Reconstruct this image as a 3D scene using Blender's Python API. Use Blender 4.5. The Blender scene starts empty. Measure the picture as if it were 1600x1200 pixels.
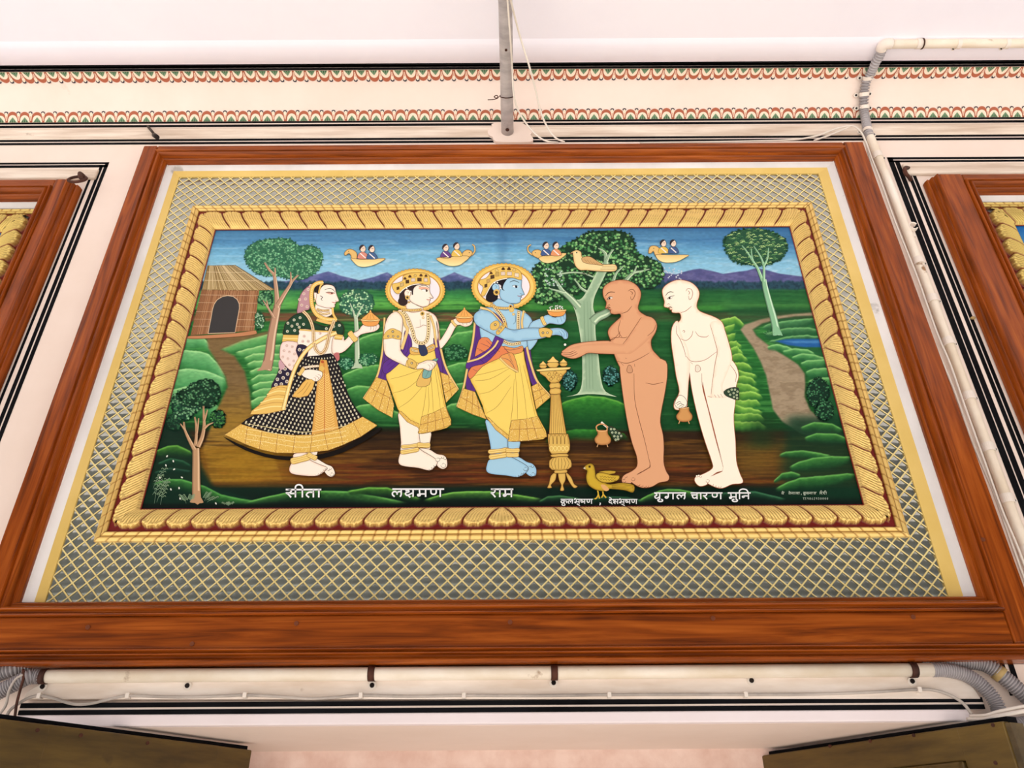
import bpy, math, random
import numpy as np
from mathutils import Vector, Matrix
from mathutils.geometry import tessellate_polygon, delaunay_2d_cdt

SC = bpy.context.scene
COL = SC.collection
rnd = random.Random(7)

# ------------------------------------------------------------------ camera
D = 1.7            # distance from the lens to the wall
CAMZ = 1.6
FPX = 1190.0
PITCH, YAW, ROLL = [math.radians(a) for a in (31.71677, -0.07354, -0.37575)]


def cam_axes():
    cp, sp = math.cos(PITCH), math.sin(PITCH)
    Y = Matrix.Rotation(YAW, 3, 'Z')
    f = Y @ Vector((0, cp, sp))
    r = Y @ Vector((1, 0, 0))
    u = Y @ Vector((0, -sp, cp))
    c, s = math.cos(ROLL), math.sin(ROLL)
    return f, c * r + s * u, -s * r + c * u


FW, RT, UP = cam_axes()
CAM = Vector((0, -D, CAMZ))
cd = bpy.data.cameras.new('camera')
cd.sensor_width = 36.0
cd.lens = 36.0 * FPX / 1600.0
cd.clip_start = 0.02
cam = bpy.data.objects.new('camera', cd)
cam.matrix_world = Matrix.Translation(CAM) @ Matrix((RT, UP, -FW)).transposed().to_4x4()
COL.objects.link(cam)
SC.camera = cam

# ------------------------------------------------------------------ light
SC.view_settings.view_transform = 'Standard'
SC.view_settings.look = 'None'
SC.view_settings.gamma = 1.0
SC.view_settings.exposure = 0.42
W = bpy.data.worlds.new('daylight')
SC.world = W
W.use_nodes = True
nt = W.node_tree
nt.nodes.clear()
wo = nt.nodes.new('ShaderNodeOutputWorld')
bg = nt.nodes.new('ShaderNodeBackground')
tc = nt.nodes.new('ShaderNodeTexCoord')
sep = nt.nodes.new('ShaderNodeSeparateXYZ')
ramp = nt.nodes.new('ShaderNodeValToRGB')
mr = nt.nodes.new('ShaderNodeMapRange')
mx = nt.nodes.new('ShaderNodeMapRange')
mul = nt.nodes.new('ShaderNodeMath'); mul.operation = 'MULTIPLY'
mr.inputs['From Min'].default_value = -1
mr.inputs['From Max'].default_value = 1
nt.links.new(tc.outputs['Generated'], sep.inputs[0])
nt.links.new(sep.outputs['Z'], mr.inputs['Value'])
nt.links.new(mr.outputs[0], ramp.inputs[0])
# by height: sunlit court paving below, dim arcades opposite, open sky above
els = ramp.color_ramp.elements
els[0].position = 0.0
els[0].color = (0.88, 0.84, 0.80, 1)
els[1].position = 1.0
els[1].color = (1.0, 1.02, 1.08, 1)
for p_, c_ in ((0.47, (0.88, 0.85, 0.82)), (0.52, (0.10, 0.098, 0.095)), (0.77, (0.13, 0.13, 0.13)), (0.81, (0.95, 1.0, 1.08))):
    e = els.new(p_)
    e.color = (*c_, 1)
mx.inputs['From Min'].default_value = -1
mx.inputs['From Max'].default_value = 1
mx.inputs['To Min'].default_value = 1.55
mx.inputs['To Max'].default_value = 0.60
nt.links.new(sep.outputs['X'], mx.inputs['Value'])
nt.links.new(ramp.outputs[0], bg.inputs['Color'])
nt.links.new(mx.outputs[0], bg.inputs['Strength'])
nt.links.new(bg.outputs[0], wo.inputs[0])

sd = bpy.data.lights.new('courtyard_daylight', 'SUN')
sd.energy = 4.2
sd.angle = math.radians(1.5)
sd.color = (1.0, 0.97, 0.93)
so = bpy.data.objects.new('courtyard_daylight', sd)
so.rotation_euler = Vector((0.25, 0.50, -1.0)).to_track_quat('-Z', 'Y').to_euler()   # high sun on the court paving; the porch is lit by what it throws back
COL.objects.link(so)


# ------------------------------------------------------------------ picture <-> place
def ray(u, v):
    return FW + RT * ((u - 800.0) / FPX) - UP * ((v - 600.0) / FPX)


def at(u, v, Y=0.0):
    d = ray(u, v)
    return CAM + d * ((Y + D) / d.y)


def at_z(u, v, Z):
    d = ray(u, v)
    return CAM + d * ((Z - CAMZ) / d.z)


def vpix(x, y, z):
    p = Vector((x, y, z)) - CAM
    w = p.dot(FW)
    return 800 + FPX * p.dot(RT) / w, 600 - FPX * p.dot(UP) / w


# ------------------------------------------------------------------ object helpers
def lin(c):
    return tuple((x / 255 / 12.92) if x / 255 <= 0.04045 else ((x / 255 + 0.055) / 1.055) ** 2.4 for x in c[:3])


def root(name, loc, label=None, cat=None, group=None):
    o = bpy.data.objects.new(name, None)
    o.location = loc
    o.empty_display_size = 0.05
    COL.objects.link(o)
    if label:
        tag(o, label, cat, group)
    bpy.context.view_layer.update()
    return o


def tag(o, label=None, cat=None, group=None, kind=None):
    if label: o['label'] = label
    if cat: o['category'] = cat
    if group: o['group'] = group
    if kind: o['kind'] = kind
    return o


def world_loc(o):
    """where a parent's own frame sits: things stand at their base, parts share the room's frame"""
    return o.location.copy() if o.parent is None and o.type == 'EMPTY' else Vector((0, 0, 0))


class MB:
    """collects faces (world coordinates) and their colours; build() links them as ONE mesh object"""

    def __init__(s):
        s.v, s.f, s.c, s.smooth = [], [], [], []

    def add(s, verts, faces, col=None, smooth=False):
        n = len(s.v)
        s.v += [tuple(p) for p in verts]
        s.f += [tuple(i + n for i in f) for f in faces]
        s.c += [col] * len(verts) if (col is None or not isinstance(col, list)) else col
        s.smooth += [smooth] * len(faces)

    def box(s, x0, x1, y0, y1, z0, z1, col=None):
        vs = [(x, y, z) for z in (z0, z1) for y in (y0, y1) for x in (x0, x1)]
        s.add(vs, [(0, 2, 3, 1), (4, 5, 7, 6), (0, 1, 5, 4), (2, 6, 7, 3), (0, 4, 6, 2), (1, 3, 7, 5)], col)

    def prism(s, ring_a, ring_b, col=None, smooth=False, caps=True):
        n = len(ring_a)
        fs = [(i, (i + 1) % n, n + (i + 1) % n, n + i) for i in range(n)]
        s.add(list(ring_a) + list(ring_b), fs, col, smooth)
        if caps:
            m = len(s.v) - 2 * n
            s.f += [tuple(m + i for i in reversed(range(n))), tuple(m + n + i for i in range(n))]
            s.smooth += [False, False]

    def tube(s, pts, r, seg=10, col=None, caps=True):
        pts = [Vector(p) for p in pts]
        rs = r if isinstance(r, (list, tuple)) else [r] * len(pts)
        ref = Vector((0.13, 0.21, 0.97))
        rings = []
        t0 = (pts[1] - pts[0]).normalized()
        n = t0.cross(ref).normalized()
        for i, p in enumerate(pts):
            a, b = pts[max(0, i - 1)], pts[min(len(pts) - 1, i + 1)]
            t = (b - a).normalized()
            n = (n - t * n.dot(t)).normalized()
            b2 = t.cross(n)
            rings.append([p + (n * math.cos(k * math.tau / seg) + b2 * math.sin(k * math.tau / seg)) * rs[i] for k in range(seg)])
        vs = [q for rg in rings for q in rg]
        fs = [(i * seg + k, i * seg + (k + 1) % seg, (i + 1) * seg + (k + 1) % seg, (i + 1) * seg + k)
              for i in range(len(rings) - 1) for k in range(seg)]
        s.add(vs, fs, col, True)
        if caps:
            m = len(s.v) - len(vs)
            s.f += [tuple(m + k for k in reversed(range(seg))), tuple(m + len(vs) - seg + k for k in range(seg))]
            s.smooth += [False, False]

    def build(s, name, mat, parent=None, label=None, kind=None, bevel=0.0):
        me = bpy.data.meshes.new(name)
        me.from_pydata(s.v, [], s.f)
        me.polygons.foreach_set('use_smooth', s.smooth)
        if any(c is not None for c in s.c):
            ca = me.color_attributes.new('Col', 'FLOAT_COLOR', 'POINT')
            arr = np.array([(0.5, 0.5, 0.5, 0) if c is None else (*lin(c), c[3] if len(c) > 3 else 0) for c in s.c], dtype=np.float32)
            ca.data.foreach_set('color', arr.ravel())
        me.update()
        o = bpy.data.objects.new(name, me)
        COL.objects.link(o)
        me.materials.append(mat)
        if parent is not None:
            o.parent = parent
            o.matrix_parent_inverse = Matrix.Translation(-world_loc(parent))
        if bevel:
            b = o.modifiers.new('soft_edge', 'BEVEL')
            b.width = bevel
            b.segments = 2
            b.limit_method = 'ANGLE'
        if label: o['label'] = label
        if kind: o['kind'] = kind
        return o


def catmull(pts, n=6, closed=False):
    pts = [Vector(p) for p in pts]
    m = len(pts)
    out = []
    rng = range(m) if closed else range(m - 1)
    for i in rng:
        if closed:
            p0, p1, p2, p3 = pts[i - 1], pts[i], pts[(i + 1) % m], pts[(i + 2) % m]
        else:
            p1, p2 = pts[i], pts[i + 1]
            p0 = pts[i - 1] if i else p1 * 2 - p2
            p3 = pts[i + 2] if i + 2 < m else p2 * 2 - p1
        for k in range(n):
            t = k / n
            out.append(0.5 * (2 * p1 + (p2 - p0) * t + (2 * p0 - 5 * p1 + 4 * p2 - p3) * t * t + (3 * p1 - p0 - 3 * p2 + p3) * t ** 3))
    if not closed:
        out.append(pts[-1])
    return out


# ------------------------------------------------------------------ materials
def nodemat(name):
    m = bpy.data.materials.new(name)
    m.use_nodes = True
    n = m.node_tree
    return m, n, n.nodes['Principled BSDF']


def setc(b, c):
    b.inputs['Base Color'].default_value = (*lin(c), 1)


def mat_plain(name, c, rough=0.6, metal=0.0, spec=0.5):
    m, n, b = nodemat(name)
    setc(b, c)
    b.inputs['Roughness'].default_value = rough
    b.inputs['Metallic'].default_value = metal
    b.inputs['Specular IOR Level'].default_value = spec
    return m


def mat_noise(name, c1, c2, scale=(3, 3, 3), rough=0.6, bump=0.0, metal=0.0, detail=6, spots=None, lo=0.35, hi=0.65, spec=0.5):
    """two tones of one surface mixed by noise; optional small dark marks"""
    m, n, b = nodemat(name)
    t = n.nodes.new('ShaderNodeTexCoord')
    mp = n.nodes.new('ShaderNodeMapping')
    mp.inputs['Scale'].default_value = scale
    ns = n.nodes.new('ShaderNodeTexNoise')
    ns.inputs['Scale'].default_value = 1.0
    ns.inputs['Detail'].default_value = detail
    ns.inputs['Roughness'].default_value = 0.6
    r = n.nodes.new('ShaderNodeValToRGB')
    r.color_ramp.elements[0].position = lo
    r.color_ramp.elements[1].position = hi
    r.color_ramp.elements[0].color = (*lin(c1), 1)
    r.color_ramp.elements[1].color = (*lin(c2), 1)
    n.links.new(t.outputs['Object'], mp.inputs[0])
    n.links.new(mp.outputs[0], ns.inputs['Vector'])
    n.links.new(ns.outputs['Fac'], r.inputs[0])
    src = r.outputs[0]
    if spots:
        c3, sc, th = spots
        n2 = n.nodes.new('ShaderNodeTexNoise')
        n2.inputs['Scale'].default_value = sc
        n2.inputs['Detail'].default_value = 8
        n.links.new(t.outputs['Object'], n2.inputs['Vector'])
        r2 = n.nodes.new('ShaderNodeValToRGB')
        r2.color_ramp.elements[0].position = th
        r2.color_ramp.elements[1].position = th + 0.05
        n.links.new(n2.outputs['Fac'], r2.inputs[0])
        mixn = n.nodes.new('ShaderNodeMix')
        mixn.data_type = 'RGBA'
        n.links.new(r2.outputs[0], mixn.inputs['Factor'])
        n.links.new(src, mixn.inputs['A'])
        mixn.inputs['B'].default_value = (*lin(c3), 1)
        src = mixn.outputs['Result']
    n.links.new(src, b.inputs['Base Color'])
    b.inputs['Roughness'].default_value = rough
    b.inputs['Metallic'].default_value = metal
    b.inputs['Specular IOR Level'].default_value = spec
    if bump:
        bp = n.nodes.new('ShaderNodeBump')
        bp.inputs['Strength'].default_value = bump
        bp.inputs['Distance'].default_value = 0.004
        n.links.new(ns.outputs['Fac'], bp.inputs['Height'])
        n.links.new(bp.outputs[0], b.inputs['Normal'])
    return m


def mat_wood(name, axis, c1, c2, c3, rough=0.27):
    """grain running along one axis, with long dark streaks and flame figure"""
    m, n, b = nodemat(name)
    t = n.nodes.new('ShaderNodeTexCoord')
    mp = n.nodes.new('ShaderNodeMapping')
    s = [62.0, 62.0, 62.0]
    s['XYZ'.index(axis)] = 2.6
    mp.inputs['Scale'].default_value = s
    ns = n.nodes.new('ShaderNodeTexNoise')
    ns.inputs['Scale'].default_value = 1.0
    ns.inputs['Detail'].default_value = 10
    ns.inputs['Roughness'].default_value = 0.62
    ns.inputs['Distortion'].default_value = 0.9
    big = n.nodes.new('ShaderNodeTexNoise')
    mp2 = n.nodes.new('ShaderNodeMapping')
    s2 = [9.0, 9.0, 9.0]
    s2['XYZ'.index(axis)] = 1.1
    mp2.inputs['Scale'].default_value = s2
    big.inputs['Scale'].default_value = 1.0
    big.inputs['Detail'].default_value = 3
    for a_, b_ in ((mp, ns), (mp2, big)):
        n.links.new(t.outputs['Object'], a_.inputs[0])
        n.links.new(a_.outputs[0], b_.inputs['Vector'])
    wv = n.nodes.new('ShaderNodeMath')
    wv.operation = 'MULTIPLY'
    wv.inputs[1].default_value = 60.0
    n.links.new(big.outputs['Fac'], wv.inputs[0])
    sn = n.nodes.new('ShaderNodeMath')
    sn.operation = 'SINE'
    n.links.new(wv.outputs[0], sn.inputs[0])
    ad = n.nodes.new('ShaderNodeMath')
    ad.operation = 'MULTIPLY_ADD'
    ad.inputs[1].default_value = 0.045
    n.links.new(sn.outputs[0], ad.inputs[0])
    n.links.new(ns.outputs['Fac'], ad.inputs[2])
    r = n.nodes.new('ShaderNodeValToRGB')
    e = r.color_ramp.elements
    e[0].position, e[0].color = 0.28, (*lin(c3), 1)
    e[1].position, e[1].color = 0.70, (*lin(c1), 1)
    k = e.new(0.5)
    k.color = (*lin(c2), 1)
    n.links.new(ad.outputs[0], r.inputs[0])
    n.links.new(r.outputs[0], b.inputs['Base Color'])
    b.inputs['Roughness'].default_value = rough
    b.inputs['Specular IOR Level'].default_value = 0.3
    bp = n.nodes.new('ShaderNodeBump')
    bp.inputs['Strength'].default_value = 0.12
    bp.inputs['Distance'].default_value = 0.002
    n.links.new(ns.outputs['Fac'], bp.inputs['Height'])
    n.links.new(bp.outputs[0], b.inputs['Normal'])
    return m


def mat_attr(name, rough=0.45, metal_from_alpha=False, spec=0.4, grain=0.0):
    m, n, b = nodemat(name)
    a = n.nodes.new('ShaderNodeAttribute')
    a.attribute_name = 'Col'
    n.links.new(a.outputs['Color'], b.inputs['Base Color'])
    if metal_from_alpha:
        n.links.new(a.outputs['Alpha'], b.inputs['Metallic'])
    b.inputs['Roughness'].default_value = rough
    b.inputs['Specular IOR Level'].default_value = spec
    return m


M = dict(
    wall=mat_noise('cream_limewash', (238, 218, 204), (246, 228, 216), (2.2, 2.2, 2.2), 0.75, 0.15, spots=((214, 186, 165), 5.5, 0.76)),
    wall_stucco=mat_noise('pink_stucco', (226, 192, 178), (244, 218, 206), (14, 14, 14), 0.85, 0.6),
    ceiling=mat_noise('white_limewash', (244, 239, 249), (250, 246, 254), (1.5, 1.5, 1.5), 0.8, 0.1),
    plaster=mat_noise('weathered_plaster', (206, 184, 164), (246, 232, 216), (3, 20, 40), 0.75, 0.2, spots=((150, 120, 96), 9, 0.69)),
    plaster_white=mat_noise('grubby_white_plaster', (226, 208, 192), (248, 236, 226), (4, 10, 22), 0.75, 0.15, spots=((170, 140, 112), 8, 0.70)),
    fascia=mat_noise('white_fascia_paint', (238, 224, 224), (246, 234, 236), (3, 3, 3), 0.7, 0.1, spots=((176, 140, 120), 14, 0.72)),
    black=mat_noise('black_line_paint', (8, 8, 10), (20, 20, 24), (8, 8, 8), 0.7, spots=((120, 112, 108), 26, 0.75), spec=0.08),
    floor=mat_noise('pale_stone_paving', (206, 198, 190), (226, 220, 212), (2, 2, 2), 0.6, 0.1),
    wood_x=mat_wood('varnished_teak_along', 'X', (168, 86, 24), (138, 64, 12), (84, 35, 6)),
    wood_z=mat_wood('varnished_teak_upright', 'Z', (170, 86, 25), (140, 64, 12), (86, 36, 7)),
    liner=mat_noise('white_marble_liner', (214, 210, 208), (240, 236, 234), (4, 4, 2), 0.5, spots=((178, 172, 166), 11, 0.68)),
    wood_dark=mat_plain('dark_wood_plug', (112, 54, 20), 0.4),
    yellow=mat_noise('ochre_enamel', (220, 186, 98), (230, 198, 116), (6, 6, 6), 0.45),
    lattice=mat_noise('gilt_ribbon', (228, 206, 134), (242, 224, 158), (20, 20, 20), 0.5, metal=0.0),
    steel=mat_noise('grey_galvanised_pipe', (164, 156, 156), (196, 188, 186), (12, 30, 12), 0.5, metal=0.25, spots=((96, 84, 78), 24, 0.68)),
    pvc=mat_noise('aged_ivory_pipe', (228, 210, 184), (250, 240, 226), (4, 14, 4), 0.5, spots=((150, 112, 74), 13, 0.68)),
    clip=mat_plain('white_clip_plastic', (236, 224, 212), 0.5),
    cable=mat_plain('white_cable_sheath', (230, 220, 208), 0.5),
    greycable=mat_noise('grey_cable_sheath', (150, 140, 132), (196, 184, 174), (8, 8, 8), 0.55),
    flex=mat_noise('grey_corrugated_plastic', (140, 134, 136), (172, 166, 168), (10, 10, 10), 0.5),
    flexdark=mat_plain('dark_grey_corrugated_plastic', (112, 104, 100), 0.5),
    iron=mat_noise('rusty_iron', (52, 28, 20), (92, 50, 34), (30, 30, 30), 0.7, 0.3, metal=0.3),
    darkmetal=mat_plain('dark_screw_metal', (34, 26, 24), 0.5, 0.4),
    olive=mat_noise('old_olive_door_paint', (66, 48, 12), (122, 96, 38), (2, 2, 13), 0.42, 0.1, spots=((52, 36, 12), 7, 0.62)),
    olive_edge=mat_noise('worn_door_edge', (60, 46, 24), (120, 100, 64), (9, 9, 9), 0.6),
    paint=mat_attr('picture_paint', 0.45, spec=0.12),
    gilt=mat_attr('carved_gilding', 0.36, True),
    tape=mat_plain('yellowed_tape', (178, 150, 96), 0.6),
)

# ================================================================== SETTING
XW = 2.9
ZC = at(800, 104, -0.136).z          # ceiling
ZL = at(800, 1131, -0.02).z          # underside of the lintel over the doorway
YB = at_z(800, 1172, ZL).y           # how deep the doorway is
XL0, XL1 = at(8, 1131, -0.0).x, at(1568, 1131, 0.0).x
Z188 = at(800, 188.5, 0).z


def zc(v, Y=0.0, u=800):
    return at(u, v, Y).z


def xc(u, v, Y=0.0):
    return at(u, v, Y).x


# the wall: above the doorway, the piers beside it, and the closed back of the doorway
mb = MB()
mb.box(-XW, XW, 0, 0.5, ZL, ZC + 0.15)
mb.box(-XW, XL0, 0, 0.5, 0, ZL)
mb.box(XL1, XW, 0, 0.5, 0, ZL)
mb.build('wall_back', M['wall'], kind='structure')
mb = MB(); mb.box(XL0 - 0.1, XL1 + 0.1, YB, YB + 0.1, 0, ZL + 0.1)
mb.build('wall_recess', M['wall_stucco'], kind='structure')
mb = MB(); mb.box(-9, 9, -16, 0.7, -0.1, 0)
mb.build('floor', M['floor'], kind='structure')
mb = MB(); mb.box(-XW, XW, -2.35, -0.12, ZC, ZC + 0.15)
mb.build('ceiling', M['ceiling'], kind='structure')

# cove between wall and ceiling: a concave curve
P0, P2 = Vector((0, Z188)), Vector((-0.136, ZC))
P1 = Vector((-(ZC - Z188) * math.tan(math.radians(31)), ZC))


def cove(t):
    p = P0 * (1 - t) ** 2 + P1 * 2 * t * (1 - t) + P2 * t * t
    d = (P1 - P0) * 2 * (1 - t) + (P2 - P1) * 2 * t
    n = Vector((-d.y, d.x)).normalized()        # (y, z), away from the masonry
    if n.x > 0 or n.y > 0: n = -n
    return p, n


NC = 28
mb = MB()
sec = [cove(i / NC)[0] for i in range(NC + 1)]
vs = [(x, p.x, p.y) for x in (-XW, XW) for p in sec]
mb.add(vs, [(i, i + 1, NC + 2 + i, NC + 1 + i) for i in range(NC)], None, True)
mb.build('trim_1', M['wall'], kind='structure')


def cove_t(v):
    lo, hi = 0.0, 1.0
    for _ in range(40):
        mid = (lo + hi) / 2
        p = cove(mid)[0]
        if vpix(0, p.x, p.y)[1] > v: lo = mid
        else: hi = mid
    return (lo + hi) / 2


def surf(u, v, off):
    """a point the given distance off the wall, cove or ceiling"""
    if v > 188.5: return at(u, v, -off)
    if v < 104: return at_z(u, v, ZC - off)
    p, n = cove(cove_t(v))
    q = p + n * off
    a, b = at(u, v, q.x), None
    return Vector((a.x, q.x, q.y))


# ceiling border: a shallow raised band along the cove
ya, yb = at_z(800, 98, ZC).y, at_z(800, 66, ZC).y
mb = MB()
prof = [(-0.136, ZC - 0.0), (ya, ZC - 0.0), (ya - 0.003, ZC - 0.004), (yb + 0.01, ZC - 0.006), (yb, ZC - 0.004), (yb - 0.012, ZC)]
mb.add([(x, y, z) for x in (-XW, XW) for y, z in prof], [(i, i + 1, 7 + i, 6 + i) for i in range(5)], None, True)
mb.build('trim_2', M['ceiling'], kind='structure')


def black_line(name, x0, x1, z0, z1, y=-0.0008, th=0.0004):
    m_ = MB(); m_.box(x0, x1, y - th, y + th, z0, z1)
    return m_.build(name, M['black'], kind='structure')


# black lines on the ceiling side of the cove
for n_, (v0, v1) in zip(('trim_3', 'trim_4'), ((95.0, 100.4), (103.0, 107.8))):
    m_ = MB()
    if v1 < 102:
        y0, y1 = at_z(800, v0, ZC - 0.001).y, at_z(800, v1, ZC - 0.001).y
        m_.box(-XW, XW, y0, y1, ZC - 0.0012, ZC - 0.0004)
    else:
        ts = [cove_t(v0) + (cove_t(v1) - cove_t(v0)) * k / 4 for k in range(5)]
        pts = [cove(t)[0] + cove(t)[1] * 0.0008 for t in ts]
        m_.add([(x, p.x, p.y) for x in (-XW, XW) for p in pts], [(i, i + 1, 6 + i, 5 + i) for i in range(4)])
    m_.build(n_, M['black'], kind='structure')
black_line('trim_5', -XW, XW, zc(190.4), zc(187.4))
black_line('trim_6', -XW, XW, zc(196.0), zc(192.6))
black_line('trim_7', -XW, XW, zc(217.8), zc(214.8))
black_line('trim_8', -XW, XW, zc(222.8), zc(219.6))
# picture rail between them
z0, z1 = zc(214.4, -0.012), zc(196.8, -0.012)
z0, z1 = zc(214.2, -0.002), zc(197.0, -0.004)
prof = [(0, z0), (-0.003, z0 + 0.002), (-0.006, z0 + 0.010), (-0.004, z0 + 0.018), (-0.007, z0 + 0.026), (-0.006, z1 - 0.006), (-0.003, z1), (0, z1)]
mb = MB()
mb.add([(x, y, z) for x in (-XW, XW) for y, z in prof], [(i, i + 1, 9 + i, 8 + i) for i in range(7)], None, True)
mb.build('trim_9', M['plaster'], kind='structure')


# painted scallop borders on the cove: arches of red, cream and green with a bud in each valley
def scallop(name, va, vb, flip):
    t0, t1 = cove_t(va), cove_t(vb)
    unit = at(809.4, 180, 0).x - at(790.6, 180, 0).x
    cols = dict(g=(126, 156, 122), r=(176, 100, 74), c=(246, 226, 204), d=(40, 40, 58), k=(54, 82, 60), p=(226, 176, 150))
    m_ = MB()

    def shape(xo, pts, col, layer):
        vs_ = []
        for a, h in pts:
            t = t0 + (t1 - t0) * h
            p, n = cove(t)
            q = p + n * (0.0006 + 0.0004 * layer)
            vs_.append((xo + a * unit, q.x, q.y))
        vs3 = [Vector(q) for q in vs_]
        flat = [Vector((q[0], (a_[1]), 0)) for q, a_ in zip(vs_, pts)]
        m_.add(vs3, [tuple(f) for f in tessellate_polygon([flat])], col)

    def hump(w, h, k=10, p=0.75, b=0.0):
        return [(-w / 2, b)] + [(w / 2 * math.sin(math.pi / 2 * (2 * i / k - 1)), b + (h - b) * math.cos(math.pi / 2 * (2 * i / k - 1)) ** p) for i in range(k + 1)] + [(w / 2, b)]
    n = int(2.2 / unit)
    for i in range(-n, n + 1):
        xo = i * unit + rnd.uniform(-0.03, 0.03) * unit
        k = rnd.uniform(0.94, 1.06)
        shape(xo, [(-0.52, 0), (0.52, 0), (0.52, 0.6), (-0.52, 0.6)], cols['r'], 0)
        shape(xo, hump(1.0, 0.98 * k), cols['r'], 1)
        shape(xo, hump(0.80, 0.66 * k), cols['c'], 2)
        shape(xo, [(-0.33, 0), (0.33, 0), (0.2, 0.2), (0.06, 0.4), (0, 0.47), (-0.06, 0.4), (-0.2, 0.2)], cols['g'], 3)
        shape(xo, [(-0.04, 0), (0.04, 0), (0.0, 0.4)], cols['k'], 4)
        shape(xo, [(-0.22, 0), (-0.14, 0), (-0.1, 0.28)], cols['k'], 4)
        shape(xo, [(0.14, 0), (0.22, 0), (0.1, 0.28)], cols['k'], 4)
        xo += unit / 2
        shape(xo, [(-0.03, 0.14), (0.03, 0.14), (0.13, 0.7), (0.1, 0.84), (-0.1, 0.84), (-0.13, 0.7)], cols['c'], 3)
        shape(xo, [(-0.03, 0.2), (0.03, 0.2), (0.06, 0.55), (-0.06, 0.55)], cols['p'], 4)
        shape(xo, [(0.16 * math.cos(a), 0.88 + 0.14 * math.sin(a)) for a in [j * math.tau / 8 for j in range(8)]], cols['d'], 4)
        shape(xo, [(0.10 * math.cos(a), 0.81 + 0.10 * math.sin(a)) for a in [j * math.tau / 8 for j in range(8)]], cols['c'], 5)
    return m_.build(name, M['paint'], kind='structure')


scallop('trim_10', 187.4, 170.5, False)
scallop('trim_11', 108.3, 126.0, True)

# ------------------------------------------------------------------ band over the doorway
Y2 = -0.022
mb = MB()
ol = catmull([at(u, v, Y2) for u, v in ((36, 1092.2), (42, 1081), (58, 1071), (84, 1062), (110, 1060))], 4)[:-1] + [at(u, 1060 - (u - 110) * 0.006, Y2) for u in (110, 500, 900, 1300, 1440)] + catmull([at(u, v, Y2) for u, v in ((1470, 1055), (1500, 1062), (1520, 1073), (1533, 1091.8))], 4)
mb.prism(ol, [p + Vector((0, -Y2 - 0.0005, 0)) for p in ol])
xa, xb = xc(38, 1080, Y2), xc(1532, 1080, Y2)
mb.build('trim_12', M['plaster_white'], kind='structure', bevel=0.002)
mb = MB(); mb.box(xa, xc(1520, 1120, Y2), Y2, 0.0, ZL, zc(1112.5, Y2))
mb.build('trim_13', M['fascia'], kind='structure', bevel=0.003)
mb = MB(); mb.box(xa, xb, Y2 + 0.003, 0.0, zc(1112.5, Y2), zc(1093.5, Y2))
mb.build('trim_14', M['wall'], kind='structure')
black_line('trim_15', xa, xb, zc(1101.5, Y2), zc(1093.8, Y2), Y2 + 0.002)
black_line('trim_16', xa, xb, zc(1112.4, Y2), zc(1104.8, Y2), Y2 + 0.002)


# ------------------------------------------------------------------ black double lines round the neighbouring niches
def niche_lines(n0, left):
    sg = 1 if left else -1
    if left:
        vq = 560
        blacks = [(25.5, 29.7), (36.8, 42.6), (45.2, 51.4)]
        hor = [(254.2, 256.8), (258.4, 262.0)]
        tops = [279.5, 258.4, 254.2]
    else:
        vq = 430
        blacks = [(1488.0, 1493.4), (1480, 1486), (1466.6, 1474.4), (1455.6, 1464.6)]
        hor = [(245.6, 248.9), (250.4, 253.2)]
        tops = [271, 271, 250.4, 245.6]
    zbot = 1.9
    uh = 100 if left else 1500
    i = n0
    for (a, b), tp in zip(blacks, tops):
        x0_, x1_ = sorted((xc(a, vq), xc(b, vq)))
        black_line('trim_%d' % i, x0_, x1_, zbot, zc(tp, 0, uh)); i += 1
    inner = xc(blacks[-1][1], vq) if left else xc(blacks[-1][0], vq)
    for a, b in hor:
        x0_, x1_ = (-XW, inner) if left else (inner, XW)
        black_line('trim_%d' % i, x0_, x1_, zc(b, 0, uh), zc(a, 0, uh)); i += 1
    # the raised plaster ledge over the niche
    m_ = MB()
    if left: m_.box(-XW, xc(157, 265), -0.012, 0, zc(277.5, -0.012, uh), zc(262.6, -0.012, uh))
    else: m_.box(xc(1409, 262), XW, -0.012, 0, zc(270.5, -0.012, uh), zc(254.0, -0.012, uh))
    m_.build('trim_%d' % i, M['plaster'], kind='structure', bevel=0.004)
    return i + 1


nxt = niche_lines(17, True)
nxt = niche_lines(nxt, False)

# ================================================================== WOODEN FRAMES
YF = -0.05


def sweep(R, side, prof, m_):
    """a mitred length of moulding: prof = [(inset, y)] swept along one side of rectangle R"""
    x0_, x1_, z0_, z1_ = R
    a_, b_ = [], []
    for d, y in prof:
        if side == 'top': a_.append((x0_ + d, y, z1_ - d)); b_.append((x1_ - d, y, z1_ - d))
        if side == 'bottom': a_.append((x0_ + d, y, z0_ + d)); b_.append((x1_ - d, y, z0_ + d))
        if side == 'left': a_.append((x0_ + d, y, z0_ + d)); b_.append((x0_ + d, y, z1_ - d))
        if side == 'right': a_.append((x1_ - d, y, z0_ + d)); b_.append((x1_ - d, y, z1_ - d))
    n = len(prof)
    m_.add(a_ + b_, [(i, i + 1, n + i + 1, n + i) for i in range(n - 1)], None, False)


def arc_prof(pts):
    """joins (inset, y) points; a third value bulges the step into a half round"""
    out = [pts[0][:2]]
    for p, q in zip(pts, pts[1:]):
        b = q[2] if len(q) > 2 else 0
        if b:
            for k in range(1, 7):
                t = k / 7
                out.append((p[0] + (q[0] - p[0]) * t, p[1] + (q[1] - p[1]) * t - b * math.sin(math.pi * t)))
        out.append(q[:2])
    return out


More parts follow.
